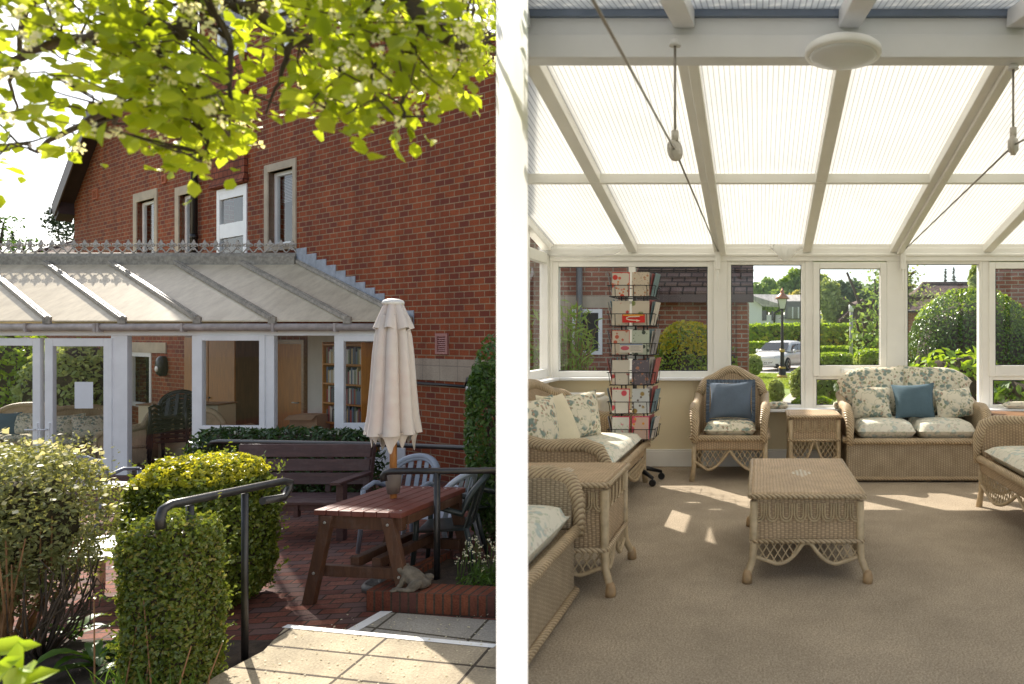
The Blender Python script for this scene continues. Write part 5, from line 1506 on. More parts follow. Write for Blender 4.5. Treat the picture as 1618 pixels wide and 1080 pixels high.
m = MB(); m.box((-1.845, DB - .02, 0), (xs, DB + .14, zs1)); m.box((xs, DB - .021, 0), (3.3, DB + .14, zs2)); m.box((-1.985, 5.54, 0), (-1.845, DB + .14, zs1)); m.box((3.3, .6, 0), (3.44, DB + .14, zs2))
m.build('dwarf_wall', M_cream_wall, room, world=True)
m = MB(); m.box((-1.845, DB - .045, 0), (3.3, DB - .02, .135)); m.box((-1.845, DB - .040, .135), (3.3, DB - .02, .15)); m.box((-1.845, 5.54, 0), (-1.82, DB - .046, .135))
m.build('skirting_board', M_frame_in, room, world=True, bevel=.004)
m = MB(); m.box((-1.845, DB - .10, zs1), (xs - .0, DB + .02, zs1 + .025)); m.box((-1.85, 5.54, zs1 + .001), (-1.73, DB - .10, zs1 + .026)); m.box((xs, DB - .16, zs2), (3.3, DB + .02, zs2 + .025))
m.build('window_sill', M_white, room, world=True, bevel=.006)
def rbox(mb, x0, x1, y0, y1, d=DB, th=.07): pxbox(mb, x0, x1, y0, y1, d, th)
m = MB()
rbox(m, 868, 1800, 391, 412, DB - .02, .12)         # wall head
rbox(m, 868, 1800, 400, 404, DB - .035, .02)
for a, b in ((860, 873), (1127, 1149), (1401, 1429)): rbox(m, a, b, 412, 600 if b < 1140 else 648, DB - .012, .09)
for a, b in ((1272, 1285), (1552, 1563)): rbox(m, a, b, 412, 648, DB - .004, .075)
m.build('frame', M_frame_in, room, world=True, bevel=.005)
def rwin(x0, x1, y0, y1, b, bb=None, sub=None, name='window', d=DB - .0, mull=None, handle=None):
    m = MB(); bb = bb or b
    rbox(m, x0, x0 + b, y0, y1, d); rbox(m, x1 - b, x1, y0, y1, d); rbox(m, x0 + b, x1 - b, y0, y0 + b, d); rbox(m, x0 + b, x1 - b, y1 - bb, y1, d)
    if mull: rbox(m, mull[0], mull[1], y0 + b, y1 - bb, d + .003, .06)
    o = m.build(name, M_frame_in, room, world=True, bevel=.005)
    panes = [(x0 + b, x1 - b)] if not mull else [(x0 + b, mull[0]), (mull[1], x1 - b)]
    for a, c in panes:
        g = MB(); rbox(g, a, c, y0 + b, y1 - bb, d + .03, .006); g.build('pane', M_glass, o, world=True)
        g = MB()       # dark gasket round the pane
        for q in ((a, a + 1.3, y0 + b, y1 - bb), (c - 1.3, c, y0 + b, y1 - bb), (a, c, y0 + b, y0 + b + 1.3), (a, c, y1 - bb - 1.3, y1 - bb)): rbox(g, *q, d + .024, .005)
        g.build('gasket', M_black, o, world=True)
    if handle:
        h = MB(); rbox(h, handle - 9, handle + 9, y1 - bb * .72, y1 - bb * .3, d - .02, .02); rbox(h, handle - 4, handle + 22, y1 - bb * .62, y1 - bb * .42, d - .04, .02); h.build('handle', M_white, o, world=True, bevel=.003)
    return o
rwin(873, 1127, 412, 600, 9, 14, mull=(993, 1004))
rwin(1149, 1272, 412, 648, 6, 9)
rwin(1285, 1401, 414, 594, 10, 17, d=DB - .02, handle=1338)
rwin(1285, 1401, 594, 648, 5, 8, d=DB + .002)
rwin(1429, 1552, 412, 648, 5, 8)
rwin(1563, 1690, 414, 594, 10, 17, d=DB - .02)
rwin(1563, 1690, 594, 648, 6, 9, d=DB + .002)
rwin(1700, 1780, 414, 648, 6, 9)
# left gable end: posts, low pane, triangular pane
m = MB(); xw = -1.845
zt_ = zpx(412)
m.box((xw - .07, 5.54, zs1 + .03), (xw, 5.60, 2.0)); m.box((xw - .07, 6.06, zs1 + .03), (xw + .002, 6.13, zpx(391))); m.box((xw - .068, 5.6, zt_ - .03), (xw, 6.06, zt_ + .06)); m.box((xw - .068, 5.6, zs1 + .026), (xw, 6.06, zs1 + .10))
m.build('frame', M_frame_in, room, world=True, bevel=.004)
g = MB(); g.box((xw - .04, 5.6, zs1 + .10), (xw - .034, 6.06, zt_ - .03)); g.build('pane', M_glass, room, world=True)
g = MB(); g.prism([(xw - .04, 5.6, zt_ + .06), (xw - .04, 6.06, zt_ + .06), (xw - .04, 5.6, zt_ + .17)], (.006, 0, 0)); g.build('pane', M_glass, room, world=True)
# right end wall: posts and panes
m = MB()
for k in range(6): m.box((3.3, .7 + k * 1.07, zs2), (3.37, .76 + k * 1.07, 2.0 + .0))
m.box((3.3, .6, 1.80), (3.37, 6.2, 1.9)); m.build('frame', M_frame_in, room, world=True)
g = MB(); g.box((3.33, .7, zs2), (3.336, 6.15, 1.8)); g.build('pane', M_glass, room, world=True)
# roof
zr1 = lambda d: 1.87 + .217 * (DB - d)             # underside line of the rear slope
DRg = 3.28
zr2 = lambda d: 2.625 - .217 * (DRg - d)           # front slope, falling towards the door side
for k in range(0, 8):
    xa, xb = -1.90 + .766 * k, -1.90 + .766 * (k + 1)
    if k == 7: xb = 3.45
    xa = [-1.9, -1.113, -.35, .417, 1.196, 2.0, 2.77, 3.4][k]; xb = [-1.113, -.35, .417, 1.196, 2.0, 2.77, 3.4, 3.45][k]
    for (da, db, zf, off) in ((6.24, DRg, zr1, .075), (DRg, .75, zr2, .05)):
        m = MB(); q = [(xa, da, zf(da) + off), (xb, da, zf(da) + off), (xb, db, zf(db) + off), (xa, db, zf(db) + off)]
        m.prism(q, (0, 0, .018)); m.build('roof_panel', M_sheet, room, world=True, clip=CLIP_R)
for k, x in enumerate((-1.85, -1.113, -.35, .417, 1.196, 2.0, 2.77, 3.38)):
    main = k in (2, 4); w_ = .098 if main else .078
    m = MB(); m.beam((x, 6.2, zr1(6.2) + .035), (x, DRg, zr1(DRg) + .035), w_, .07)
    if main: m.beam((x + .03, 6.2, zr1(6.2) - .012), (x + .03, DRg, zr1(DRg) - .012), .055, .03)
    m.build('rafter', M_frame_in, room, world=True, bevel=.006, clip=CLIP_R)
    m = MB(); m.beam((x, 6.2, zr1(6.2) + .10), (x, DRg, zr1(DRg) + .10), .06, .03); m.build('glazing_bar', M_barmetal, room, world=True, clip=CLIP_R)
    m = MB(); xx = x - .0; m.beam((xx, DRg - .05, zr2(DRg - .05) + .0), (xx, .75, zr2(.75) + .0), .10, .08); m.build('rafter', M_beam, room, world=True, bevel=.006, clip=CLIP_R)
dp_ = 4.72
m = MB(); m.box((-1.9, dp_ - .02, zr1(dp_) + .0), (3.4, dp_ + .03, zr1(dp_) + .065)); m.build('purlin', M_frame_in, room, world=True, clip=CLIP_R, bevel=.004)
m = MB(); m.box((-1.9, DRg - .03, 2.437), (3.4, DRg + .06, 2.64)); m.box((-1.9, DRg - .045, 2.437), (3.4, DRg - .03, 2.545)); m.build('ridge_beam', M_beam, room, world=True, clip=CLIP_R, bevel=.004)
m = MB(); m.box((-1.9, DRg - .055, 2.625), (3.4, DRg - .03, 2.655)); m.build('ridge_shadow_gap', plain('shadow_gap_blue', (.18, .22, .30), .5, .1, 4), room, world=True, clip=CLIP_R)  # dark blue strip painted in for the shadow gap above the beam
m = MB(); m.box((-1.9, 6.108, zr1(6.2) + .01), (3.4, 6.21, zr1(6.2) + .094)); m.tube([(-1.9, 6.25, zr1(6.3) + .13), (3.4, 6.25, zr1(6.3) + .13)], .04, 8); m.build('eaves_beam', M_frame_in, room, world=True, clip=CLIP_R)
m = MB()
for k in range(40):
    fleur(m, -1.6 + k * .135, DRg + .02, 2.78, .72)
m.box((-1.9, DRg - .03, 2.66), (3.4, DRg + .08, 2.74)); m.build('cresting', M_cresting, room, world=True, clip=CLIP_R)
# tie rods with turnbuckle discs
M_disc = plain('ivory_plastic_disc', (.62, .57, .50), .45, .06, 8)
for i, (xr, yc, zc_, ybx) in enumerate(((-.37, 3.05, 1.955, 1135), (1.21, 3.32, 2.05, 1425))):
    m = MB(); c = Vector((xr, yc, zc_)); e = Vector((Xp(ybx) , 6.08, zpx(398))); fr = Vector((xr, .9, 1.86))
    m.tube([c, e], .0052, 8); m.tube([c, fr], .0046, 8); m.tube([c, (xr, yc, 2.44)], .006, 8)
    o = m.build('tie_rod', M_rod, room, world=True)
    m = MB(); Md = Matrix.Rotation(R(62), 3, 'Z') @ Matrix.Rotation(R(90), 3, 'X')
    m.lathe([(.0, -.024), (.028, -.022), (.036, -.012), (.046, -.01), (.046, .01), (.036, .012), (.028, .022), (.0, .024)], c, 20, M=Md); m.tube([c + Vector((0, 0, .04)), c + Vector((0, 0, .085))], .016, 10); m.build('turnbuckle_disc', M_disc, o, world=True)
    m = MB(); m.lathe([(.026, 0), (.02, .018), (.011, .03)], (xr, yc, 2.412), 14); m.build('rod_rose', M_beam, o, world=True)
    m = MB(); q = e; m.box((q.x - .022, 6.05, q.z - .16), (q.x + .022, 6.095, q.z + .03)); m.tube([(q.x, 6.06, q.z - .16), (q.x, 6.06, q.z - .34)], .010, 6); m.build('bracket', M_frame_in, o, world=True, bevel=.008)
# loose plastic film at the eaves
M_film = sheetmat('clear_plastic_film', (.8, .8, .78), .3, .62)
for x0, x1, yy, dep in ((850, 980, 397, 10), (1216, 1268, 393, 20)):
    m = MB(); n = 14
    V = []
    for i in range(n + 1):
        u = i / n; x = x0 + (x1 - x0) * u
        V += [P(x, yy - 8, DB - .05), P(x + 3 * math.sin(i * 2), yy - 2 + 2 * math.sin(i * 1.7), DB - .08), P(x, yy + dep * math.sin(math.pi * u) ** (2 if dep > 12 else .5), DB - .06)]
    m.add(V, [(i * 3 + j, (i + 1) * 3 + j, (i + 1) * 3 + j + 1, i * 3 + j + 1) for i in range(n) for j in range(2)], True); m.build('plastic_film', M_film, room, world=True, flip=False)
m = MB(); a, b = P(1200, 709, DB - .03), P(1213, 696, DB - .03); m.box((a.x, DB - .035, a.z), (b.x, DB - .018, b.z)); so = m.build('wall_socket', M_white, room, world=True, bevel=.003)
m = MB()
for dx in (-.016, .016): m.box(((a.x + b.x) / 2 + dx - .004, DB - .037, (a.z + b.z) / 2 - .008), ((a.x + b.x) / 2 + dx + .004, DB - .034, (a.z + b.z) / 2 + .004))
m.build('socket_slots', M_black, so, world=True)
# ceiling light
lc = P(1332, 70, 3.16)
cl_ = T('ceiling_light', 'round white bulkhead light fixed under the ridge beam', 'light', (lc.x, 3.16, 2.42))
m = MB(); m.lathe([(.155, .035), (.172, .022), (.175, .0), (.170, -.008), (.155, -.010)], (0, 0, 0), 40); m.build('rim', M_white, cl_)
m = MB(); m.lathe([(.158, -.006), (.14, -.020), (.09, -.032), (.03, -.036), (.001, -.037)], (0, 0, 0), 40); m.build('diffuser', plain('frosted_diffuser', (.72, .73, .74), .35, .02, 3, 0), cl_)
m = MB(); m.cbox((-.01, .05, .035), (.24, .16, .03)); m.build('mount', M_beam, cl_)

# ================================================================ sunroom furniture
M_wk2 = M_wickg
wicker_table('coffee_table', 'square cane coffee table with a diamond inlay, in the middle of the carpet', .52, .92, .412, .225, (.222, 3.70, 0), 0, None, True, None, .032)
wicker_table('side_table', 'small cane side table under the window between the blue cushioned armchair and the sofa', .40, .40, .52, .20, (.435, 5.68, 0), 0, None, False, None, .012)
wicker_table('side_table', 'cane side table with splayed legs between the near settee and the far settee', .50, .47, .50, .305, (-.925, 3.31, 0), 0, None, True, CLIP_R, .035, sw=.8)
wicker_seat('armchair', 'cane armchair with an arched back, lattice apron and frilled blue cushion', 'armchair', .60, .58, .44, .575, .80, (-.235, 5.74, 0), 0, 'legs', 1, .05, M_floral, .10, .036, None, M_wick, .04, camel=True)
wicker_seat('sofa', 'two seat cane sofa with floral cushions under the middle windows', 'sofa', 1.12, .66, .45, .565, .83, (1.235, 5.755, 0), 0, 'skirt', 2, .0, M_floral2, .13, .036, None, M_wickg, .03)
wicker_seat('sofa', 'cane settee with a camel back along the left wall, three scatter cushions on it', 'sofa', 1.50, .66, .41, .52, .755, (-1.21, 4.68, 0), R(90), 'legs', 1, .06, M_floral2, .10, .036, None, M_wick, .05, CLIP_R, camel=True)
wicker_seat('sofa', 'nearest cane settee on the left, pale floral seat and plaited base down to the carpet', 'sofa', .98, .62, .43, .535, .80, (-1.11, 2.58, 0), R(90), 'skirt', 1, .05, M_floral2, .13, .034, None, M_wickg, .05, CLIP_R, M_rope)
wicker_seat('sofa', 'cane settee at the right edge of the carpet with scalloped lattice apron', 'sofa', 1.36, .68, .43, .57, .80, (1.80, 3.98, 0), R(-90), 'legs', 1, .05, M_floral2, .10, .036, None, M_wick, .05)
# cushions
P_ = lambda x, y, d: P(x, y, d)
pillow('blue cotton cushion with a frilled edge on the cane armchair', M_blue_cloth, .36, .31, .13, (-.235, 5.66, .465), 0, 14, 1, None, .028)
for x, lab, mt, sd_ in ((1375, 'large floral back cushion on the left half of the two seat sofa', M_floral, 2), (1500, 'large floral back cushion on the right half of the two seat sofa', M_floral, 5)):
    c = P(x, 600, 5.9); pillow(lab, mt, .62, .44, .19, (1.235 + (-.27 if x < 1400 else .27), 5.91, .46), 0, 10, sd_, None, arch=-1 if x < 1400 else 1)
pillow('floral scatter cushion leaning on the left arm of the two seat sofa', M_floral, .34, .28, .13, (P(1376, 0, 5.7).x, 5.68, .465), R(-6), 20, 4)
pillow('plain teal blue scatter cushion in the middle of the two seat sofa', M_teal_cloth, .35, .30, .14, (P(1447, 0, 5.66).x, 5.66, .465), R(3), 20, 3)
pillow('floral scatter cushion leaning on the right arm of the two seat sofa', M_floral, .36, .27, .14, (P(1516, 0, 5.68).x, 5.68, .465), R(10), 24, 6, roll=R(-6))
pillow('floral scatter cushion nearest the camera on the camel back settee', M_floral, .36, .36, .14, (-1.28, 4.22, .42), R(78), 16, 7, clip=1)
pillow('plain cream scatter cushion between two floral ones on the camel back settee', M_cream_cloth, .36, .36, .13, (-1.27, 4.50, .42), R(70), 17, 8)
pillow('floral scatter cushion at the window end of the camel back settee', M_floral, .37, .34, .14, (-1.22, 4.90, .42), R(58), 20, 9)
for x0, x1, lab in ((1214, 1246, 'flat floral pad on the window sill left of the small side table'), (1318, 1338, 'flat floral pad on the window sill right of the small side table'), (1588, 1680, 'flat floral pad on the window sill right of the two seat sofa')):
    a, b = P(x0, 648, DB - .14), P(x1, 648, DB - .14); m = cushion_mesh(b.x - a.x, .14, .055, .1); o = m.build('window_pad', M_floral, None, flip=False); o.location = ((a.x + b.x) / 2, DB - .085, zs2 + .026); tag(o, lab, 'cushion')
# little brown table at the right
M_brown = wood('oak_wood', (.24, .12, .055), (.36, .19, .09), 4, (1, 8, 8), .4, .1)
c = P(1640, 660, 5.7)
wt_ = T('wooden_table', 'small brown wooden table by the window at the right edge', 'table', (c.x, 5.72, 0))
m = MB(); m.box((-.36, -.22, .475), (.36, .22, .50)); m.build('tabletop', M_brown, wt_, bevel=.005)
m = MB(); m.box((-.33, -.19, .40), (.33, .19, .474)); m.build('apron', M_brown, wt_)
for sx in (-1, 1):
    for sy in (-1, 1):
        m = MB(); m.box((sx * .32 - .022, sy * .18 - .022, 0), (sx * .32 + .022, sy * .18 + .022, .40)); m.build('leg', M_brown, wt_)
# cream dehumidifier
dh_ = T('dehumidifier', 'cream plastic dehumidifier behind the far end of the camel back settee', 'dehumidifier', (-1.46, 5.78, 0))
M_creampl = plain('cream_plastic', (.72, .68, .57), .4, .05, 4, .03)
m = MB(); m.box((-.19, -.13, .02), (.19, .13, .64)); m.build('housing', M_creampl, dh_, bevel=.035, seg=4)
m = MB(); m.box((-.16, -.10, .642), (.16, .10, .665)); m.build('lid', M_creampl, dh_, bevel=.01)
m = MB(); m.box((.02, -.136, .50), (.08, -.12, .56)); m.build('control_panel', M_black, dh_)
m = MB()
for k in range(6): m.box((-.14, -.134, .20 + k * .035), (.14, -.128, .215 + k * .035))
m.build('grille', plain('grille_shadow_grey', (.3, .28, .24), .6, .1, 5), dh_)

# ---------------------------------------------------------------- greeting card spinner
DK = 5.42; pm = F / DK
rk = T('card_rack', 'black wire spinner rack full of greeting cards in front of the left window', 'card rack', (P(1003, 0, DK).x, DK, 0))
RX = P(1003, 0, DK).x
M_wire = M_black
zk = lambda y: P(0, y, DK).z
m = MB(); m.tube([(0, 0, .06), (0, 0, zk(432))], .016, 10); m.build('pole', M_wire, rk)
m = MB()
for sx, sy in ((-1, -1), (1, -1), (1, 1), (-1, 1)): m.tube([(sx * .085, sy * .085, zk(695)), (sx * .085, sy * .085, zk(440))], .006, 6)
m.build('upright', M_wire, rk)
for k in range(5):
    a = 2 * math.pi * k / 5 - .75; m = MB(); e = (math.cos(a) * .22, math.sin(a) * .22)
    m.tube([(0, 0, .12), (e[0] * .5, e[1] * .5, .10), (e[0], e[1], .065)], [.022, .018, .013], 8); lg = m.build('leg', M_wire, rk)
    m = MB(); m.lathe([(.022, -.012), (.027, -.006), (.027, .006), (.022, .012)], (e[0], e[1], .028), 14, M=Matrix.Rotation(R(90), 3, 'X')); m.tube([(e[0], e[1], .03), (e[0], e[1], .065)], .008, 6); m.build('caster', M_wire, lg)
tiers = [(432, 470), (474, 515), (520, 560), (563, 606), (609, 650), (654, 690)]
paper = {}
def cardmat(name, base, motif, c2, scale=22, seed=0, style=0):
    m, nt, b = newmat(name); co = mapping(nt, objco(nt), (1, 1, 1), (0, 0, 0), (seed, seed * .3, seed * .7))
    v = N(nt, 'ShaderNodeTexVoronoi', Scale=scale * .7); L(nt, co, v.inputs['Vector'])
    sep = nt.nodes.new('ShaderNodeSeparateColor'); L(nt, v.outputs['Color'], sep.inputs[0])
    on = ramp(nt, sep.outputs[0], [(.42, (1, 1, 1)), (.46, (0, 0, 0))]).outputs[0]; nr = ramp(nt, v.outputs['Distance'], [(.32, (1, 1, 1)), (.4, (0, 0, 0))]).outputs[0]
    rg = ramp(nt, noise(nt, co, 11, 2), [(.38, (0, 0, 0)), (.44, (1, 1, 1))]).outputs[0]
    c = mix(nt, mix(nt, 1.0, mix(nt, 1.0, on, nr, 'MULTIPLY'), rg, 'MULTIPLY'), base, motif)
    v2 = N(nt, 'ShaderNodeTexVoronoi', Scale=scale * 1.7); L(nt, co, v2.inputs['Vector']); s2 = nt.nodes.new('ShaderNodeSeparateColor'); L(nt, v2.outputs['Color'], s2.inputs[0])
    on2 = ramp(nt, s2.outputs[1], [(.30, (1, 1, 1)), (.34, (0, 0, 0))]).outputs[0]; nr2 = ramp(nt, v2.outputs['Distance'], [(.28, (1, 1, 1)), (.36, (0, 0, 0))]).outputs[0]
    c = mix(nt, mix(nt, 1.0, mix(nt, 1.0, on2, nr2, 'MULTIPLY'), rg, 'MULTIPLY'), c, c2)
    L(nt, c, b.inputs['Base Color']); b.inputs['Roughness'].default_value = .4; return m
W_ = (.62, .55, .46)
fronts = [
    [('cream card with a red balloon and red flowers, top left of the rack', cardmat('card_red_balloon', W_, (.55, .03, .02), (.60, .16, .04), 26, 1), (.55, .04, .03)), ('beige card with small printed lettering and stars, top right of the rack', cardmat('card_lettering', (.60, .50, .38), (.45, .22, .12), (.32, .24, .2), 60, 2), None)],
    [('cream card with a red poppy above the red arrow sign', cardmat('card_poppy', (.60, .53, .43), (.55, .05, .04), (.4, .25, .1), 30, 3), None), ('pale card with a small green picture above the red arrow sign', cardmat('card_green_scene', (.58, .50, .40), (.20, .24, .07), (.45, .4, .3), 20, 4), None)],
    [('cream card with a coral leafy edge in the third tier', cardmat('card_coral', (.60, .52, .42), (.50, .10, .05), (.20, .10, .06), 34, 5), (.52, .14, .08)), ('pale green card with a dark floral wreath in the third tier', cardmat('card_wreath', (.48, .52, .42), (.05, .07, .05), (.2, .25, .16), 34, 6), None)],
    [('cream card with a red rose spray in the fourth tier', cardmat('card_rose', (.62, .56, .48), (.50, .06, .06), (.12, .16, .14), 26, 7), None), ('slate purple card with copper lettering in the fourth tier', cardmat('card_slate', (.12, .10, .12), (.42, .18, .10), (.3, .22, .2), 40, 8), None)],
    [('white card with large pink and red roses in the fifth tier', cardmat('card_pink_roses', (.66, .62, .56), (.60, .06, .09), (.10, .20, .08), 20, 9), (.6, .05, .07)), ('pale blue card with brown birds in the fifth tier', cardmat('card_birds', (.55, .56, .56), (.30, .20, .05), (.14, .10, .09), 22, 10), None)],
    [('white card with a pink top edge in the lowest tier', cardmat('card_pink_edge', (.64, .62, .57), (.6, .2, .25), (.4, .5, .3), 40, 11), (.62, .05, .12)), ('pink and orange floral card with a pink border in the lowest tier', cardmat('card_pink_floral', (.60, .42, .34), (.62, .08, .12), (.70, .28, .03), 20, 12), (.65, .04, .14))]]
M_edgeA = plain('card_edges_cream', (.58, .53, .47), .6, .2, 40, .0); M_edgeB = plain('card_edges_grey', (.30, .28, .29), .6, .25, 40, 0); M_edgeC = plain('card_edges_red', (.38, .10, .09), .6, .25, 40, 0); M_edgeD = plain('card_edges_teal', (.16, .24, .27), .6, .2, 40, 0)
edges = [M_edgeA, M_edgeB, M_edgeC, M_edgeD]
rg = random.Random(5)
cw, chh = .105, .165
for ti, (y0, y1) in enumerate(tiers):
    zb = zk(y1); zt2 = zk(y0); h_ = zt2 - zb
    m = MB(); yf = -.155; w2 = .165
    def loop(z, o=0): 
        m.tube([(-w2 - o, yf - o, z), (w2 + o, yf - o, z), (w2 + o, -yf + o, z), (-w2 - o, -yf + o, z), (-w2 - o, yf - o, z)], .0032, 5, False)
    loop(zb, 0); loop(zb + h_ * .45, .014)
    for x in (-.12, -.02, .02, .12):
        for s in (-1, 1): m.tube([(x, s * yf, zb), (x, s * (yf - .014), zb + h_ * .45)], .0025, 4, False); m.tube([(s * w2, x, zb), (s * (w2 + .014), x, zb + h_ * .45)], .0025, 4, False)
    for x in (-.08, .08): m.tube([(x, 0, zb), (x, yf, zb)], .0025, 4, False); m.tube([(-w2, x, zb), (w2, x, zb)], .0025, 4, False)
    m.build('wire_pocket', M_wire, rk)
    for ci, (lab, mt, edge) in enumerate(fronts[ti]):
        x = (-.079, .070)[ci]; m = MB(); H = min(h_ * .97, .185)
        m.box((-.066, -.002, 0), (.066, .002, H)); o = m.build('greeting_card', mt); o.location = (RX + x, DK + yf + .004, zb + .005); o.rotation_euler = (R(-4), 0, 0); tag(o, lab, 'greeting card')
        if edge:
            m = MB(); m.box((-.066, -.0025, H - .007), (.066, .001, H + .0002)) ; m.box((.061, -.0026, 0), (.0662, .001, H - .007)); e_ = m.build('coloured_edge', plain('card_edge_colour', edge, .5, .05, 10, 0)); e_.parent = o
    # side and rear pockets, seen edge on
    protos = {}
    for side in (-1, 1):
        for k in range(4):
            m = MB(); m.box((-.002, -.062, 0), (.002, .062, h_ * rg.uniform(.9, 1.0))); mt = edges[rg.randrange(4)] if side < 0 else edges[(k + ti) % 4]
            o = m.build('greeting_card', mt); o.location = (RX + side * (.115 + .013 * k), DK - .07, zb + .006); o.rotation_euler = (0, R(side * (2 + 3.6 * k)), R(side * -8))
            tag(o, 'greeting card seen nearly edge on in the left side pocket of the rack' if side < 0 else 'greeting card seen nearly edge on in the right side pocket of the rack', 'greeting card', 'cards in the left side pockets' if side < 0 else 'cards in the right side pockets')
# signs clipped to the rack
sg = P(1003, 503, 0); 
m = MB(); m.box((-.085, -.002, 0), (.085, .002, .062)); o = m.build('arrow_sign', plain('red_card', (.62, .015, .01), .4, .03, 8, 0)); o.location = (RX + .022, DK - .176, zk(510)); tag(o, 'small red sign with a cream bent arrow clipped to the card rack', 'sign')
m = MB()
z0 = .03; path = [(.048, .046), (-.03, .044), (-.052, .036), (-.052, .028), (-.03, .020), (.03, .016)]
m.tube([(x, -.004, z) for x, z in path], .0045, 6); m.prism([(.022, -.006, .024), (.022, -.006, .006), (.052, -.006, .014)], (0, .003, 0)); a_ = m.build('arrow', plain('cream_print', (.80, .70, .55), .5, .02, 8, 0)); a_.parent = o
m = MB(); m.box((-.078, -.003, .053), (.075, -.0021, .060)); a_ = m.build('yellow_strip', plain('yellow_print', (.75, .45, .02), .5, .02, 8, 0)); a_.parent = o
m = MB(); m.box((-.10, -.002, 0), (.075, .002, .068)); o = m.build('label_card', plain('white_card', (.62, .57, .50), .4, .04, 8, 0)); o.location = (RX + .018, DK - .177, zk(556)); tag(o, 'white label with a pink oval and blue band on the third tier', 'label')
m = MB(); m.box((-.098, -.0035, .058), (.073, -.0021, .066)); a_ = m.build('blue_band', plain('blue_print', (.16, .22, .36), .5, .02, 8, 0)); a_.parent = o
m = MB(); m.prism([(-.060 + .032 * math.cos(a), -.0035, .034 + .016 * math.sin(a)) for a in [6.283 * k / 20 for k in range(20)]], (0, .0012, 0)); a_ = m.build('oval', plain('pink_print', (.55, .10, .14), .5, .02, 8, 0)); a_.parent = o
m = MB()
for k in range(4): m.box((-.018, -.0033, .016 + k * .010), (.06 - .012 * (k % 2), -.0022, .0185 + k * .010))
a_ = m.build('lettering', plain('grey_print', (.3, .27, .25), .5, .02, 8, 0)); a_.parent = o
for k, (yy, xx) in enumerate(((476, -.06), (516, -.06), (562, -.06), (562, .01))):
    m = MB(); m.box((-.028, -.001, 0), (.028, .001, .02)); o = m.build('price_tag', M_wtab); o.location = (RX + xx + .04, DK - .05, zk(yy + 4)); tag(o, 'small white price tag on the inner bars of the card rack', 'tag', 'price tags on the card rack')
# ================================================================ inside the garden conservatory (seen through its glass)
BR = ROOTM[bld.name]; brz = math.atan2(AX.y, AX.x)
def inw(a, y, z): return BR @ Vector((a, y, z))
M_oak = wood('orange_oak_door', (.42, .145, .012), (.50, .19, .02), 3, (9, 9, 1), .5, .05, wear_amt=0)
M_fl3 = 0.012
def wallrect(x0, x1, y0, y1):
    r = rect(x0, x1, y0, y1); return r
r = wallrect(330, 412, 530, 760)
cp = T('tall_cupboard', 'tall orange oak cupboard with two doors inside the conservatory', 'cupboard', inw(r[0], 0, M_fl3), brz)
wd = r[1] - r[0]; hh = 2.25
m = MB(); m.box((0, -.42, 0), (wd, -.01, hh)); m.build('carcass', wood('dark_oak', (.15, .065, .02), (.20, .09, .03), 3, (9, 9, 1), .5, wear_amt=0), cp)
for k in (0, 1):
    m = MB(); m.box((.02 + k * wd / 2, -.445, .05), (wd / 2 - .02 + k * wd / 2, -.421, hh - .03)); d_ = m.build('door', M_oak, cp, bevel=.004)
    m = MB(); m.lathe([(.012, 0), (.022, .02), (.02, .035), (.0, .04)], (wd / 2 + (-.10 if k == 0 else .10), -.446, 1.0), 12, M=Matrix.Rotation(R(90), 3, 'X')); m.build('knob', M_black, d_)
r = wallrect(433, 486, 530, 760)
dr = T('oak_door', 'plain orange oak door with a lever handle inside the conservatory', 'door', inw(r[0], 0, M_fl3), brz)
wd = r[1] - r[0]
m = MB(); m.box((.08, -.05, 0), (wd - .08, -.012, 2.1)); lf = m.build('leaf', M_oak, dr)
m = MB(); m.box((0, -.07, 0), (.08, 0, 2.18)); m.box((wd - .08, -.07, 0), (wd, 0, 2.18)); m.box((.08, -.07, 2.1), (wd - .08, 0, 2.18)); m.build('frame', M_brown, dr)
m = MB(); m.tube([(wd - .2, -.05, 1.0), (wd - .2, -.10, 1.0), (wd - .36, -.10, 1.0)], .012, 8); m.build('handle', M_bolt, lf)
# white plaster lining between the door and the bookshelf
r = wallrect(488, 650, 526, 760)
m = MB(); m.box((r[0], -.02, 0), (r[1] - .2, -.004, 2.4)); m.build('plaster_lining', plain('white_plaster', (.60, .57, .52), .9, .05, 3, .1), bld)
r = wallrect(541, 604, 530, 760)
bs_ = T('bookcase', 'oak bookcase full of books inside the last conservatory window', 'bookcase', inw(r[0], 0, M_fl3), brz)
wd = r[1] - r[0]; zsh = []
m = MB(); m.box((0, -.34, 0), (.03, -.03, 2.15)); m.box((wd - .03, -.34, 0), (wd, -.03, 2.15)); m.box((.03, -.045, 0), (wd - .03, -.03, 2.15)); m.build('carcass', M_oak, bs_)
for k in range(7):
    z = .08 + k * .335; m = MB(); m.box((.03, -.34, z), (wd - .03, -.046, z + .025)); m.build('shelf', M_oak, bs_); zsh.append(z + .026)
rg = random.Random(31)
bcols = [(.40, .36, .28), (.07, .07, .09), (.30, .05, .04), (.52, .50, .46), (.10, .14, .20), (.42, .30, .14), (.16, .20, .12), (.55, .52, .42), (.22, .05, .06), (.05, .05, .05)]
bm_s = [plain('book_cloth', c, .6, .1, 20, 0) for c in bcols]
bprot = []
for mt in bm_s:
    m = MB(); m.box((-.5, -.20, 0), (.5, 0, 1)); bprot.append(m.build('book', mt))
used = set()
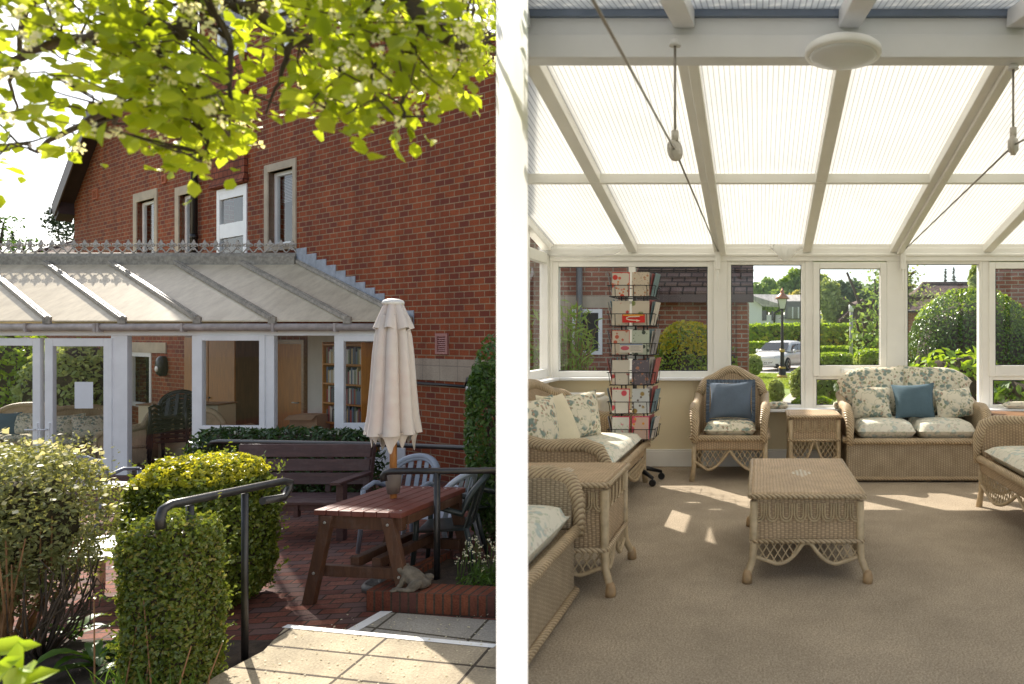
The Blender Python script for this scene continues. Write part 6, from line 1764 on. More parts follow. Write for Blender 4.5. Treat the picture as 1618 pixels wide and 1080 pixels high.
for si, z in enumerate(zsh[2:6]):
    x = .06
    while x < wd - .10:
        th = rg.uniform(.026, .06); h_ = rg.uniform(.20, .29); k = rg.randrange(len(bprot))
        o = bprot[k] if k not in used else bprot[k].copy()
        if k in used: C.objects.link(o)
        used.add(k)
        p = inw(r[0] + x + th / 2, -.10, z + M_fl3); o.location = p; o.rotation_euler = (0, 0, brz); o.scale = (th, 1, h_)
        tag(o, 'book standing on the oak bookcase shelves behind the conservatory glass', 'book', 'books on the oak bookcase'); x += th + .003
for k, o in enumerate(bprot):
    if k not in used: bpy.data.objects.remove(o)
# cream counter with papers
ct = P(270, 640, 12.9)
co_ = T('counter', 'cream panelled counter with a wooden top and papers, inside the conservatory', 'counter', (ct.x, 12.75, ZP + .012))
m = MB(); m.box((-.45, -.02, 0), (1.0, .42, .98)); m.build('panel', M_cream_wall, co_)
m = MB(); m.box((-.48, -.05, .98), (1.03, .45, 1.01)); m.build('top', M_brown, co_, bevel=.006)
for k, (x, rz_2, lab) in enumerate(((.15, .4, 'loose white papers on the left of the cream counter top'), (.42, -.3, 'fanned magazines on the right of the cream counter top'))):
    m = MB(); m.box((-.14, -.10, 0), (.14, .10, .02)); m.cbox((.03, .02, .026), (.26, .2, .008), Matrix.Rotation(.4, 3, 'Z')); o = m.build('papers', M_edgeA if k else M_white)
    o.location = (ct.x + x, 12.9, ZP + 1.024); o.rotation_euler = (0, 0, rz_2); tag(o, lab, 'papers')
# stacked black chairs
cst = P(277, 700, 12.2)
first = None
for k in range(6):
    lab = 'black stacking chair in the stack inside the conservatory, beside the cream counter'
    if first is None:
        first = plastic_chair(lab, M_black, (cst.x, 12.2, ZP + .012), R(20), 'stacked black chairs', 'stacking_chair', 4)
    else: dup(first, (cst.x + .012 * k, 12.2 - .02 * k, ZP + .012 + .085 * k), R(20))
# cane seats seen inside
for x_, d_, rz_2, lab, n_, w_ in ((25, 12.9, R(8), 'cane settee with floral cushions behind the left conservatory door', 2, 1.3), (130, 12.5, R(55), 'cane settee with floral cushions behind the door with the paper notice', 2, 1.2), (205, 12.35, R(-60), 'cane chair draped with a floral cover behind the full height pane', 1, .75), (352, 12.6, R(170), 'cane chair backed against the casement window inside', 1, .7)):
    c = P(x_, 700, d_); wicker_seat('settee' if n_ == 2 else 'cane_chair', lab, 'settee' if n_ == 2 else 'chair', w_, .7, .45, .60, .95, (c.x, d_, ZP + .012), rz_2, 'skirt', n_, .05, M_floral, .13, .045, None, M_wick, .06)
for x_, d_, rz_2, mt, lab, sd_ in ((8, 12.6, 8, M_teal_cloth, 'teal blue cushion on the settee behind the left conservatory door', 3), (40, 12.65, 8, M_floral, 'floral cushion on the settee behind the left conservatory door', 4), (112, 12.35, 55, M_floral, 'left floral cushion on the settee behind the notice door', 5), (143, 12.25, 50, M_floral, 'right floral cushion on the settee behind the notice door', 6)):
    c = P(x_, 690, d_); pillow(lab, mt, .46, .42, .16, (c.x, d_ - .02, ZP + .47), R(rz_2), 16, sd_)
c = P(492, 662, 12.0)
bx = T('cardboard_box', 'open cardboard box on a low table behind the middle conservatory window', 'box', (c.x, 11.95, ZP + .62))
M_card = plain('brown_cardboard', (.34, .22, .12), .85, .1, 6, .1)
m = MB(); m.box((-.22, -.18, 0), (.24, .18, .30)); m.build('carton', M_card, bx)
m = MB(); m.prism([(-.22, -.19, .30), (.24, -.19, .30), (.24, -.32, .24), (-.22, -.32, .24)], (0, 0, .008)); m.build('flap', M_card, bx)
lt_ = T('low_table', 'low brown table carrying the cardboard box inside the conservatory', 'table', (c.x, 11.95, ZP + .012))
m = MB(); m.box((-.5, -.3, .57), (.45, .3, .606)); m.build('tabletop', M_brown, lt_)
for sx in (-.45, .40):
    for sy in (-.25, .25): m = MB(); m.box((sx - .025, sy - .025, 0), (sx + .025, sy + .025, .57)); m.build('leg', M_brown, lt_)
wl2 = WL(262, 578); wp = inw(wl2[0], -.06, wl2[1])
l2 = T('wall_lamp', 'dark oval wall lamp on the brick wall inside the conservatory', 'lamp', wp, brz)
m = MB(); m.lathe([(.16, -.05), (.16, .05), (.13, .10), (.001, .12)], (0, 0, 0), 20, M=Matrix.Rotation(R(90), 3, 'X')); m.v = [(p[0], p[1], p[2] * 1.5) for p in m.v]; m.build('housing', M_black, l2)
m = MB(); m.lathe([(.08, .10), (.06, .13), (.001, .14)], (0, 0, -.06), 16, M=Matrix.Rotation(R(90), 3, 'X')); m.build('diffuser', M_white, l2)
# ================================================================ grounds seen through the sunroom windows
M_lawn = plain('lawn', (.20, .27, .06), .95, .35, 1.3, .3, bscale=40)
M_tarmac = plain('pale_drive', (.50, .47, .45), .9, .12, 2, .2)
M_pathg = plain('paved_path', (.46, .42, .36), .9, .15, 2, .2)
KO = -.315
m = MB(); m.face([(-1.9, 6.29, ZL), (4.6, 6.29, ZL), (150, 320, ZL), (KO * 320, 320, ZL)]); struct(m.build('lawn', M_lawn, flip=False))
m = MB(); m.face([(-1.9, 6.28, ZL), (4.6, 6.28, ZL), (4.6, 6.28, ZP - .31), (-1.9, 6.28, ZP - .31)]); struct(m.build('bank', M_soil, flip=False))
gl = lambda x, y, dz=.0: G(x, y, ZL + dz)
def gsheet(name, pix, dz, mat):
    m = MB(); m.face([gl(x, y, dz) for x, y in pix]); return struct(m.build(name, mat, flip=False))
gsheet('drive', [(1180, 590), (1420, 586), (1420, 575), (1180, 577)], .012, M_tarmac)
gsheet('garden_path', [(1236, 645), (1275, 645), (1272, 616), (1250, 620), (1225, 640)], .016, M_pathg)
gsheet('lamp_apron', [(1222, 599), (1246, 599), (1248, 595), (1226, 595)], .020, M_pathg)
# grass blades on the near lawn
rgn = np.random.default_rng(8)
n = 16000; d_ = 14 + 17 * rgn.random(n) ** 1.3; xx = rgn.uniform(1190, 1300, n); q = np.c_[(xx - X0) / F * d_, d_, np.full(n, ZL + .03)]
mk = ~((q[:, 1] < 22) & (xx > 1236) & (xx < 1275)); q = q[mk]
a = leaves('grass', q, np.c_[rgn.normal(0, 1, len(q)), rgn.normal(0, 1, len(q)), np.zeros(len(q))], .10, leafmat('grass_blade', (.18, .26, .04), (.28, .37, .07), (.36, .44, .10), .4, .5), None, .18, .1, 8, .3)
struct(a, 'stuff')

# neighbouring brick wing with a tiled roof
dA_ = 11.0
M_brickA = brickmat('shaded_brick_wing', (.30, .115, .075), (.42, .16, .10), (.46, .38, .29), .225, .075, .010)
wA = T('brick_wing', 'brick wing with brown tiled roof seen behind the card rack and armchair', 'building', (P(980, 0, dA_).x, dA_, ZL))
zA = lambda y: P(0, y, dA_).z
xA = lambda x: P(x, 0, dA_).x
m = MB(); x0 = -.338 * dA_
m.box((x0, dA_, ZL), (xA(1002), dA_ + 1.5, 3.4)); m.box((xA(1002), dA_ + .25, ZL), (xA(1180), dA_ + 2.5, zA(470)))
m.build('wall', M_brickA, wA, world=True, flip=True)
m = MB(); m.box((xA(1164), dA_ + .21, ZL), (xA(1180.5), dA_ + .6, zA(478))); m.build('sunlit_pier', M_brick_sun, wA, world=True)  # separate orange brick colour stands in for sun on this corner
m = MB(); q = [(xA(998), dA_ - .15, zA(474)), (xA(1190), dA_ - .15, zA(474)), (xA(1190), dA_ + 2.6, zA(474) + 2.1), (xA(998), dA_ + 2.6, zA(474) + 2.1)]; m.prism(q, (0, 0, .10)); m.build('roof', M_rooftile, wA, world=True)
# visible courses: projecting tile edges
m = MB()
for k in range(16):
    u = k / 16; y = dA_ - .17 + 2.75 * u; z = zA(474) + .10 + 2.1 * u; m.box((xA(998), y, z), (xA(1190.5), y + .10, z + .028))
m.build('tile_courses', M_rooftile, wA, world=True)
m = MB(); m.box((xA(998), dA_ - .20, zA(478)), (xA(1191), dA_ - .10, zA(466))); m.build('gutter', M_fascia, wA, world=True)
m = MB(); fbar_r = (xA(905), xA(952), zA(560), zA(488))
a0, a1, z0, z1 = fbar_r
m.box((a0, dA_ - .03, z0), (a0 + .06, dA_ + .02, z1)); m.box((a1 - .06, dA_ - .03, z0), (a1, dA_ + .02, z1)); m.box((a0 + .06, dA_ - .03, z0), (a1 - .06, dA_ + .02, z0 + .06)); m.box((a0 + .06, dA_ - .03, z1 - .06), (a1 - .06, dA_ + .02, z1))
wo = m.build('window', M_white, wA, world=True); m = MB(); m.box((a0 + .06, dA_ - .005, z0 + .06), (a1 - .06, dA_ - .002, z1 - .06)); m.build('pane', M_dark, wo, world=True)
m = MB(); m.box((a0 - .3, dA_ - .015, z1 + .02), (a1 + .25, dA_ + .01, z1 + .2)); m.box((a0 - .3, dA_ - .0155, z0), (a0 - .04, dA_ + .01, z1 + .02)); m.build('stone_surround', M_stone, wA, world=True)
m = MB(); m.tube([(xA(918), dA_ - .10, ZL), (xA(918), dA_ - .10, 3.2)], .05, 8); m.build('drainpipe', plain('grey_drainpipe', (.16, .16, .16), .5, .1, 5), wA, world=True)

# planting close to the windows
M_bamboo = leafmat('willowy_leaf', (0.155, 0.264, 0.046), (0.295, 0.419, 0.078), (0.434, 0.527, 0.139), .45, .4)
M_golden = leafmat('golden_hedge_leaf', (.30, .27, .01), (.50, .42, .02), (.60, .52, .05), .4, .5)
M_goldin = leafmat('green_hedge_leaf', (0.121, 0.222, 0.030), (0.263, 0.363, 0.040), (0.605, 0.564, 0.040), .35, .4)
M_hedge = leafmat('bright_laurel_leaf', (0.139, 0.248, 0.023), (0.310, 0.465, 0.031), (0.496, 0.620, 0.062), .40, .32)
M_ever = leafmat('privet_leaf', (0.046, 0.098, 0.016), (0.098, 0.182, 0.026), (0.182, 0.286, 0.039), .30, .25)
M_bushg = leafmat('soft_green_leaf', (0.202, 0.282, 0.101), (0.363, 0.443, 0.161), (0.524, 0.605, 0.242), .35, .5)
M_treel = leafmat('mid_tree_leaf', (0.142, 0.242, 0.060), (0.263, 0.384, 0.101), (0.403, 0.524, 0.142), .35, .5)
M_treey = leafmat('bronze_tree_leaf', (0.282, 0.302, 0.081), (0.484, 0.443, 0.121), (0.620, 0.524, 0.181), .35, .5)
M_treed = leafmat('dark_tree_leaf', (0.078, 0.133, 0.066), (0.133, 0.199, 0.088), (0.221, 0.287, 0.133), .25, .5)
c = P(900, 540, 8.0)
bmb = T('arching_shrub', 'tall arching shrub with long narrow leaves outside the leftmost window', 'shrub', (c.x, 8.0, ZL))
rg = random.Random(14); m = MB(); pts = []; nm = []
for k in range(100):
    ex = rg.uniform(-.50, .34); ez = rg.uniform(.6, 2.25) - abs(ex) * .8; b0_ = Vector((c.x + ex * .2, 8.0 + rg.uniform(-.15, .15), ZL)); e = Vector((c.x + ex, 8.0 + rg.uniform(-.35, .2), ZL + ez)); mid = b0_.lerp(e, .6) + Vector((-ex * .15, 0, .2))
    if e.x / e.y < -.34: continue
    m.tube([b0_, mid, e], [.008, .006, .002], 4, False)
    for j in range(22):
        t = .3 + .7 * rg.random(); p = b0_.lerp(mid, t / .6) if t < .6 else mid.lerp(e, (t - .6) / .4); p = p + Vector((rg.gauss(0, .03), rg.gauss(0, .03), rg.gauss(0, .03)))
        if p.x / p.y > -.335: pts.append(p); nm.append((rg.gauss(0, .3), -.6, .8))
m.build('stems', M_cane, bmb, world=True); leaves('foliage', pts, nm, .15, M_bamboo, bmb, .17, .2, 15, .5, droop=1.2)
c = P(955, 575, 8.6); shrub('round_bush', 'small pale variegated bush at the foot of the brick wing', 'bush', (c.x, 8.6, ZL + .42), (.30, .25, .46), 2200, .05, M_bushg, 51, 2.2, .1, .1)
c = P(1088, 550, 9.3); shrub('golden_hedge', 'golden topped clipped hedge in front of the brick wing, behind the card rack', 'hedge', (c.x, 9.3, ZL + .90), (.46, .4, .98), 8500, .045, M_goldin, 52, 3, .05, .06)
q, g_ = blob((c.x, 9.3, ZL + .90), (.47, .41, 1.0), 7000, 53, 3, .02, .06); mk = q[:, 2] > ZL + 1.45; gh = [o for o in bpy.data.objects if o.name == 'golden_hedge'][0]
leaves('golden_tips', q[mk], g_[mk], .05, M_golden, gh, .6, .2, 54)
c = P(1155, 545, 10.0); shrub('ivy_column', 'narrow column of yellow green ivy against the brick pier', 'ivy', (c.x, 10.35, ZL + .75), (.09, .1, .85), 900, .05, M_goldin, 55, 3, .1, .1)
# clipped giant mound and laurels on the right
shrub('clipped_mound', 'huge clipped dome of dark evergreen behind the two seat sofa', 'topiary', (P(1535, 0, 11).x, 11.0, ZL + .92), (1.08, .9, 1.52), 26000, .05, M_ever, 61, 2.3, .04, .03, 3)
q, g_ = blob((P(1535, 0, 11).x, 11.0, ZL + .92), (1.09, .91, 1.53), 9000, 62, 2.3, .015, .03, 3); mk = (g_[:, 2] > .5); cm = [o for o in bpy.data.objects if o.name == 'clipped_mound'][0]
leaves('sunlit_tips', q[mk], g_[mk], .05, M_hedge, cm, .6, .2, 63)  # brighter leaf colour puts sunshine on the upper side of the dome
shrub('clipped_mound', 'lower clipped shoulder of evergreen left of the huge dome', 'topiary', (P(1455, 0, 11.4).x, 11.4, ZL + .35), (.62, .5, .80), 8000, .05, M_ever, 64, 2.3, .05, .04, 3)
c = P(1510, 600, 8.3); shrub('laurel_bush', 'glossy broad leaved laurel bush just outside the window behind the sofa', 'bush', (c.x, 8.3, ZL + .80), (.62, .45, .72), 1700, .135, M_hedge, 65, 2.4, .2, .14, 3, aspect=.45, six=True)
c = P(1610, 620, 7.6); shrub('laurel_bush', 'dark broad leaved laurel bush outside the lower right window', 'bush', (c.x + .2, 7.5, ZL + .60), (.65, .35, .70), 1100, .14, M_ever, 66, 2.6, .15, .1, 3, aspect=.5, six=True)
dW = 12.6
rw = T('brick_annexe', 'red brick wall with a stone band outside the rightmost window', 'building', (P(1650, 0, dW).x, dW, ZL), R(-10))
m = MB(); m.box((-1.0, 0, 0), (5.5, .3, 4.6)); m.build('wall', M_brickA, rw)
m = MB(); zb_ = P(0, 520, dW).z - ZL; zt3 = P(0, 493, dW).z - ZL; m.box((-1.01, -.02, zb_), (5.5, .0, zt3)); m.build('stone_band', M_band, rw)

# hedges, beds and bushes beyond the lawn
def hedge_px(label, x0, x1, yt, yb_, d, mat, seed, n, size, ry=.6, e=6, tips=None, name='hedge', group=None, jit=.6):
    a, b = P(x0, yb_, d), P(x1, yt, d); cz = (a.z + b.z) / 2
    h = shrub(name, label, 'hedge', ((a.x + b.x) / 2, d, cz), ((b.x - a.x) / 2, ry, (b.z - a.z) / 2), n, size, mat, seed, e, .05, .035, 4, group=group, jitter=jit, zmin=None)
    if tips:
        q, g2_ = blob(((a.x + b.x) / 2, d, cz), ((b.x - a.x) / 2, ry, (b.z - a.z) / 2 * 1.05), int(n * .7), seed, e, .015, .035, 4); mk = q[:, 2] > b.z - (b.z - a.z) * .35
        leaves('sunlit_tips', q[mk], g2_[mk], size, tips, h, .6, .2, seed + 1)  # sun on the hedge top is given by this brighter leaf colour
    return h
hedge_px('long tall bright green laurel hedge behind the parked car', 1150, 1640, 514, 575, 42, M_goldin, 71, 12000, .34, 1.0, 8, M_hedge)
hedge_px('low clipped hedge behind the parked car on the left', 1172, 1215, 541, 566, 38.5, M_goldin, 73, 2500, .20, .5, 8, M_hedge)
hedge_px('low clipped hedge right of the drive in front of the laurel hedge', 1282, 1352, 548, 572, 33, M_goldin, 75, 3000, .18, .6, 5, M_hedge)
hedge_px('flower border of mixed yellow green shrubs beyond the lawn', 1288, 1350, 558, 582, 24, M_bushg, 77, 3500, .13, .6, 3, M_hedge, name='flower_border')
hedge_px('flower border of broad green leaves beside the thin tree trunk', 1350, 1412, 553, 582, 22, M_bushg, 79, 3000, .14, .6, 3, M_hedge, name='flower_border')
def bush_px(label, x, y, d, w_, h_, mat, seed, n, size):
    c = P(x, y, d); return shrub('garden_bush', label, 'bush', (c.x, d, c.z), (w_ * d / F / 2, w_ * d / F / 2, h_ * d / F / 2), n, size, mat, seed, 2.3, .1, .1, 3)
bush_px('rounded grey green bush left of the parked car', 1190, 576, 28, 28, 32, M_bushg, 81, 2200, .14)
bush_px('small rounded bush on the lawn behind the armchair', 1226, 617, 17.5, 26, 34, M_bushg, 82, 2200, .085)
bush_px('loose pale bush on the lawn left of the window mullion', 1264, 606, 19, 32, 50, M_bushg, 83, 2600, .09)
bush_px('pale bush seen through the low pane behind the small table', 1302, 616, 14.5, 42, 46, M_bushg, 84, 3000, .085)
bush_px('small bright green bush in front of the low pane', 1285, 640, 12, 70, 26, M_hedge, 85, 1500, .085)
bush_px('dark bush seen through the low pane by the sofa back', 1345, 612, 14, 50, 40, M_treed, 86, 2000, .10)

# white house
dHs = 54.0
M_whitewall = plain('white_painted_wall', (.74, .76, .80), .8, .04, .8, .05)
M_slate = brickmat('pale_slate_roof', (.50, .48, .44), (.58, .55, .50), (.36, .34, .32), .5, .35, .02, bmp=.3)
hx = lambda x: P(x, 0, dHs).x; hz = lambda y: P(0, y, dHs).z
hs_ = T('white_house', 'white house with pale grey roof beyond the hedge and the lamp post', 'house', (hx(1250), dHs, ZL))
m = MB(); m.box((hx(1170), dHs, ZL), (hx(1322), dHs + 7, hz(497))); m.prism([(hx(1170), dHs - .02, ZL), (hx(1204), dHs - .02, ZL), (hx(1204), dHs - .02, hz(484)), (hx(1186), dHs - .02, hz(470)), (hx(1170), dHs - .02, hz(470))], (0, .02, 0)); m.build('wall', M_whitewall, hs_, world=True)
m = MB()
m.prism([(hx(1181), dHs - .5, hz(468)), (hx(1205), dHs - .5, hz(484)), (hx(1240), dHs - .5, hz(486)), (hx(1236), dHs + 3.5, hz(464))], (0, 0, .15))
m.prism([(hx(1236), dHs - .4, hz(485)), (hx(1322), dHs - .4, hz(484)), (hx(1322), dHs + 4, hz(463)), (hx(1225), dHs + 4, hz(464))], (0, 0, .15)); m.build('roof', M_slate, hs_, world=True)
m = MB(); m.box((hx(1240), dHs - .5, hz(504)), (hx(1282), dHs - .05, hz(476))); m.build('bay', plain('slate_grey_cladding', (.19, .19, .21), .6, .08, 3), hs_, world=True)
m = MB(); m.box((hx(1244), dHs - .53, hz(503)), (hx(1279), dHs - .5, hz(485))); wo = m.build('window', plain('tinted_glass', (.20, .22, .20), .1, .2, .6, 0), hs_, world=True)
m = MB()
for x in (1252, 1261, 1270): m.box((hx(x) - .05, dHs - .56, hz(503)), (hx(x) + .05, dHs - .53, hz(485)))
m.build('mullion', M_whitewall, wo, world=True)
for x0, x1, y0, y1 in ((1204, 1211, 490, 506), (1219, 1222, 491, 506)):
    m = MB(); m.box((hx(x0), dHs - .05, hz(y1)), (hx(x1), dHs + .01, hz(y0))); m.build('window', plain('grey_window', (.10, .11, .13), .2, .1, 2, 0), hs_, world=True)
m = MB(); m.tube([(hx(1236), dHs - .2, hz(488)), (hx(1224), dHs - .2, hz(494)), (hx(1223), dHs - .2, hz(515))], .09, 6); m.build('downpipe', M_black, hs_, world=True)
m = MB(); m.box((hx(1308), dHs - .1, ZL), (hx(1310), dHs - .05, hz(488))); m.box((hx(1316), dHs - .1, ZL), (hx(1318), dHs - .05, hz(488))); m.build('corner_trim', plain('grey_trim', (.3, .31, .33), .5, .1, 3), hs_, world=True)

# brown roofed house on the right
dR_ = 34.0; rx_ = lambda x: P(x, 0, dR_).x; rz2 = lambda y: P(0, y, dR_).z
rh = T('brick_house', 'red brick house with a brown hipped roof right of the lawn', 'house', (rx_(1480), dR_, ZL))
m = MB(); m.box((rx_(1431), dR_, ZL), (rx_(1600), dR_ + 6, rz2(489))); m.build('wall', M_brick_sun, rh, world=True)
e0, e1, r0, r1 = Vector((rx_(1424), dR_ - .4, rz2(491))), Vector((rx_(1610), dR_ - .4, rz2(491))), Vector((rx_(1481), dR_ + 3, rz2(441))), Vector((rx_(1560), dR_ + 3, rz2(441)))
e2, e3 = e1 + Vector((0, 7, 0)), e0 + Vector((0, 7, 0))
m = MB()
for q in ((e0, e1, r1, r0), (e1, e2, r1), (e2, e3, r0, r1), (e3, e0, r0)): m.face(list(q))
m.tube([r0, r1], .13, 6); m.tube([e0, r0], .10, 6); m.build('roof', M_rooftile, rh, world=True)
m = MB(); m.box((rx_(1467), dR_ - .06, rz2(511)), (rx_(1486), dR_ + .02, rz2(493))); wo = m.build('window', M_white, rh, world=True)
for i in range(3):
    for j in range(2):
        m = MB(); xa = 1469 + i * 5.4; ya = 495 + j * 8; m.box((rx_(xa), dR_ - .08, rz2(ya + 6.5)), (rx_(xa + 4.2), dR_ - .06, rz2(ya))); m.build('pane', M_dark, wo, world=True)
m = MB(); m.tube([(rx_(1424), dR_ - .45, rz2(492)), (rx_(1600), dR_ - .45, rz2(492))], .07, 6); m.build('gutter', M_black, rh, world=True)
# dark gabled outbuilding
dG = 48.0; gx = lambda x: P(x, 0, dG).x; gz = lambda y: P(0, y, dG).z
ob = T('dark_cottage', 'dark brown gabled cottage half hidden by trees behind the laurel hedge', 'house', (gx(1360), dG, ZL))
m = MB(); m.prism([(gx(1330), dG, ZL), (gx(1395), dG, ZL), (gx(1395), dG, gz(505)), (gx(1362), dG, gz(478)), (gx(1330), dG, gz(505))], (0, 5, 0)); m.build('wall', plain('dark_timber', (.10, .075, .06), .8, .2, 2), ob, world=True)
m = MB(); m.prism([(gx(1326), dG - .4, gz(509)), (gx(1362), dG - .4, gz(476)), (gx(1362), dG - .4, gz(472)), (gx(1326), dG - .4, gz(505))], (0, 6, 0)); m.prism([(gx(1362), dG - .4, gz(476)), (gx(1400), dG - .4, gz(509)), (gx(1400), dG - .4, gz(505)), (gx(1362), dG - .4, gz(472))], (0, 6, 0)); m.build('roof', M_rooftile, ob, world=True)

# trees
def tpx(label, x, d, clumps, nl, size, mat, seed, name='tree', trunk=.25, group=None):
    c = P(x, 0, d); bl = [((bx_ - x) / F * d, dy, P(0, by, d).z, rw_ / F * d, rw_ / F * d * .7, rh_ / F * d) for bx_, by, rw_, rh_, dy in clumps]
    return tree_at(label, c.x, d, ZL, 0, bl, nl, size, mat, seed, group, name, trunk, kmin=-.31)
tpx('tall mid green tree behind the white house on the left', 1212, 75, [(1200, 470, 16, 26, 0), (1215, 455, 14, 18, 1), (1226, 478, 16, 20, -1), (1195, 488, 14, 18, 0)], 4200, .62, M_treel, 91)
tpx('broad green tree behind the white house roof', 1248, 80, [(1240, 458, 16, 22, 0), (1258, 447, 16, 26, 1), (1272, 465, 16, 30, 0), (1250, 475, 20, 16, -1)], 4800, .62, M_treel, 95)
tpx('bronze tinted smaller tree in front of the broad green one', 1258, 70, [(1250, 476, 12, 10, 0), (1264, 470, 13, 12, 0), (1274, 480, 12, 10, 0)], 1800, .5, M_treey, 99)
tpx('pale silvery green tree right of the white house', 1312, 50, [(1308, 470, 20, 30, 0), (1318, 500, 20, 26, 0), (1300, 445, 12, 14, 1), (1330, 485, 10, 16, 0)], 4200, .42, M_bushg, 103)
tpx('dark evergreen tree behind the cottage', 1345, 58, [(1335, 480, 14, 34, 0), (1350, 465, 20, 26, 1), (1365, 480, 18, 34, 0), (1330, 455, 8, 12, 0), (1380, 490, 16, 30, 0)], 5200, .46, M_treed, 107)
tpx('distant green tree at the right edge of the casement view', 1396, 66, [(1392, 470, 14, 30, 0), (1404, 450, 14, 26, 0), (1412, 485, 14, 30, 0), (1384, 510, 14, 20, 0)], 4200, .5, M_treel, 111)
tpx('tall leafy tree behind the window post', 1436, 40, [(1426, 450, 14, 26, 0), (1438, 480, 12, 24, 0), (1420, 500, 14, 20, 0)], 2600, .32, M_treel, 117)
tpx('tree behind the clipped dome at the right', 1556, 30, [(1545, 440, 14, 28, 0), (1560, 455, 18, 34, 0), (1535, 470, 10, 14, 0), (1580, 430, 20, 30, 0)], 3200, .26, M_bushg, 121)
conifer('slim conifer on the skyline over the brown roofed house, left one', 1494, 70, P(0, 424, 70).z, ZL, 1.6, 700, 125, 'skyline conifers')
conifer('slim conifer on the skyline over the brown roofed house, right one', 1507, 72, P(0, 422, 72).z, ZL, 2.0, 900, 126, 'skyline conifers')
# young tree with a thin forked trunk
dT = 26.0; c = P(1366, 560, dT)
yt = T('young_tree', 'young tree with a thin forked trunk and sparse leaves in the flower border', 'tree', (c.x, dT, ZL))
m = MB(); tp_ = lambda x, y, dy=0: P(x, y, dT + dy)
stems = [[(1366, 590), (1366, 548), (1368, 520), (1362, 490), (1352, 462), (1338, 430)], [(1366, 548), (1378, 535), (1386, 515), (1384, 480), (1382, 440)], [(1368, 520), (1378, 480), (1392, 450), (1398, 420)], [(1362, 490), (1345, 480), (1332, 470)], [(1366, 548), (1356, 520), (1352, 500)]]
lp = []; rg = random.Random(22)
for s_ in stems:
    pp_ = [tp_(*q) for q in s_]; m.tube(pp_, [.13 * (1 - .8 * i / len(pp_)) * (1 if s_ is stems[0] else .6) for i in range(len(pp_))], 6)
    for i in range(1, len(pp_)):
        if s_[i][0] < 1360: continue
        for k in range(60):
            p = pp_[i - 1].lerp(pp_[i], rg.random()) + Vector((rg.gauss(0, .35), rg.gauss(0, .35), rg.gauss(0, .3))); lp.append(p)
m.build('trunk', M_bark, yt, world=True); leaves('crown', lp, np.tile([0, -.4, .8], (len(lp), 1)), .20, M_treel, yt, .6, .2, 23, .7)
# overhanging twigs of another tree, right window
ot = T('leafy_branch_tree', 'sunlit tree with small leaves reaching into the window above the brown roofed house', 'tree', (P(1412, 0, 15).x, 15, ZL))
m = MB(); lp = []
for s_ in ([(1412, 700), (1410, 560), (1412, 470), (1425, 440), (1448, 428)], [(1412, 480), (1430, 470), (1450, 472), (1476, 468)], [(1412, 470), (1428, 455), (1444, 452)]):
    pp_ = [P(x, y, 15) for x, y in s_]; m.tube(pp_, [.10 * (1 - .85 * i / len(pp_)) for i in range(len(pp_))], 6)
    for i in range(2, len(pp_)):
        for k in range(90): lp.append(pp_[i - 1].lerp(pp_[i], rg.random()) + Vector((rg.gauss(0, .13), rg.gauss(0, .13), rg.gauss(0, .12))))
m.build('trunk', M_bark, ot, world=True); leaves('crown', lp, np.tile([0, -.4, .8], (len(lp), 1)), .085, M_bushg, ot, .6, .2, 24, .7)
po = T('garden_pole', 'thin grey pole with a pale cap standing in front of the laurel hedge', 'pole', (P(1345, 0, 30).x, 30, ZL))
m = MB(); m.tube([(0, 0, 0), (0, 0, P(0, 480, 30).z - ZL)], .075, 8); m.build('shaft', plain('weathered_grey_pole', (.36, .35, .33), .8, .15, 4), po)
m = MB(); m.lathe([(.10, P(0, 492, 30).z - ZL), (.11, P(0, 482, 30).z - ZL), (.0, P(0, 478, 30).z - ZL)], (0, 0, 0), 10); m.build('cap', M_whitewall, po)

# ---------------------------------------------------------------- lamp post
dL = 27.5; lz = lambda y: P(0, y, dL).z - ZL
lp_ = T('lamp_post', 'black Victorian style lamp post with a copper topped lantern on the lawn', 'street lamp', (P(1236, 0, dL).x, dL, ZL))
M_gold = plain('gold_paint', (.55, .38, .12), .4, .15, 8, .05, metal=.4)
m = MB(); m.lathe([(.20, 0), (.20, .06), (.15, .12), (.14, lz(583)), (.11, lz(580)), (.085, lz(570)), (.075, lz(548)), (.06, lz(540)), (.05, lz(500)), (.045, lz(492)), (.06, lz(490)), (.04, lz(488))], (0, 0, 0), 14); m.build('post', M_black, lp_)
for y0, y1, r_ in ((597, 592, .205), (582, 579, .13), (556, 551, .10)):
    m = MB(); m.lathe([(r_, lz(y0)), (r_, lz(y1))], (0, 0, 0), 14); m.build('gold_band', M_gold, lp_)
m = MB(); m.tube([(-.16, 0, lz(502)), (.16, 0, lz(502))], .018, 6); m.build('ladder_bar', M_black, lp_)
w0_, w1_ = .10, .19; z0, z1 = lz(488), lz(472)
m = MB()
for sx, sy in ((-1, -1), (1, -1), (1, 1), (-1, 1)): m.tube([(sx * w0_, sy * w0_, z0), (sx * w1_, sy * w1_, z1)], .014, 5)
for r_, z in ((w0_, z0), (w1_, z1)): m.tube([(-r_, -r_, z), (r_, -r_, z), (r_, r_, z), (-r_, r_, z), (-r_, -r_, z)], .016, 5)
ln = m.build('lantern', M_black, lp_)
m = MB(); m.loft([[(-w0_, -w0_, z0), (w0_, -w0_, z0), (w0_, w0_, z0), (-w0_, w0_, z0)], [(-w1_, -w1_, z1), (w1_, -w1_, z1), (w1_, w1_, z1), (-w1_, w1_, z1)]], cap=False, sm=False); m.build('lantern_glass', plain('frosted_lantern_glass', (.62, .66, .66), .15, .05, 4, 0), ln)
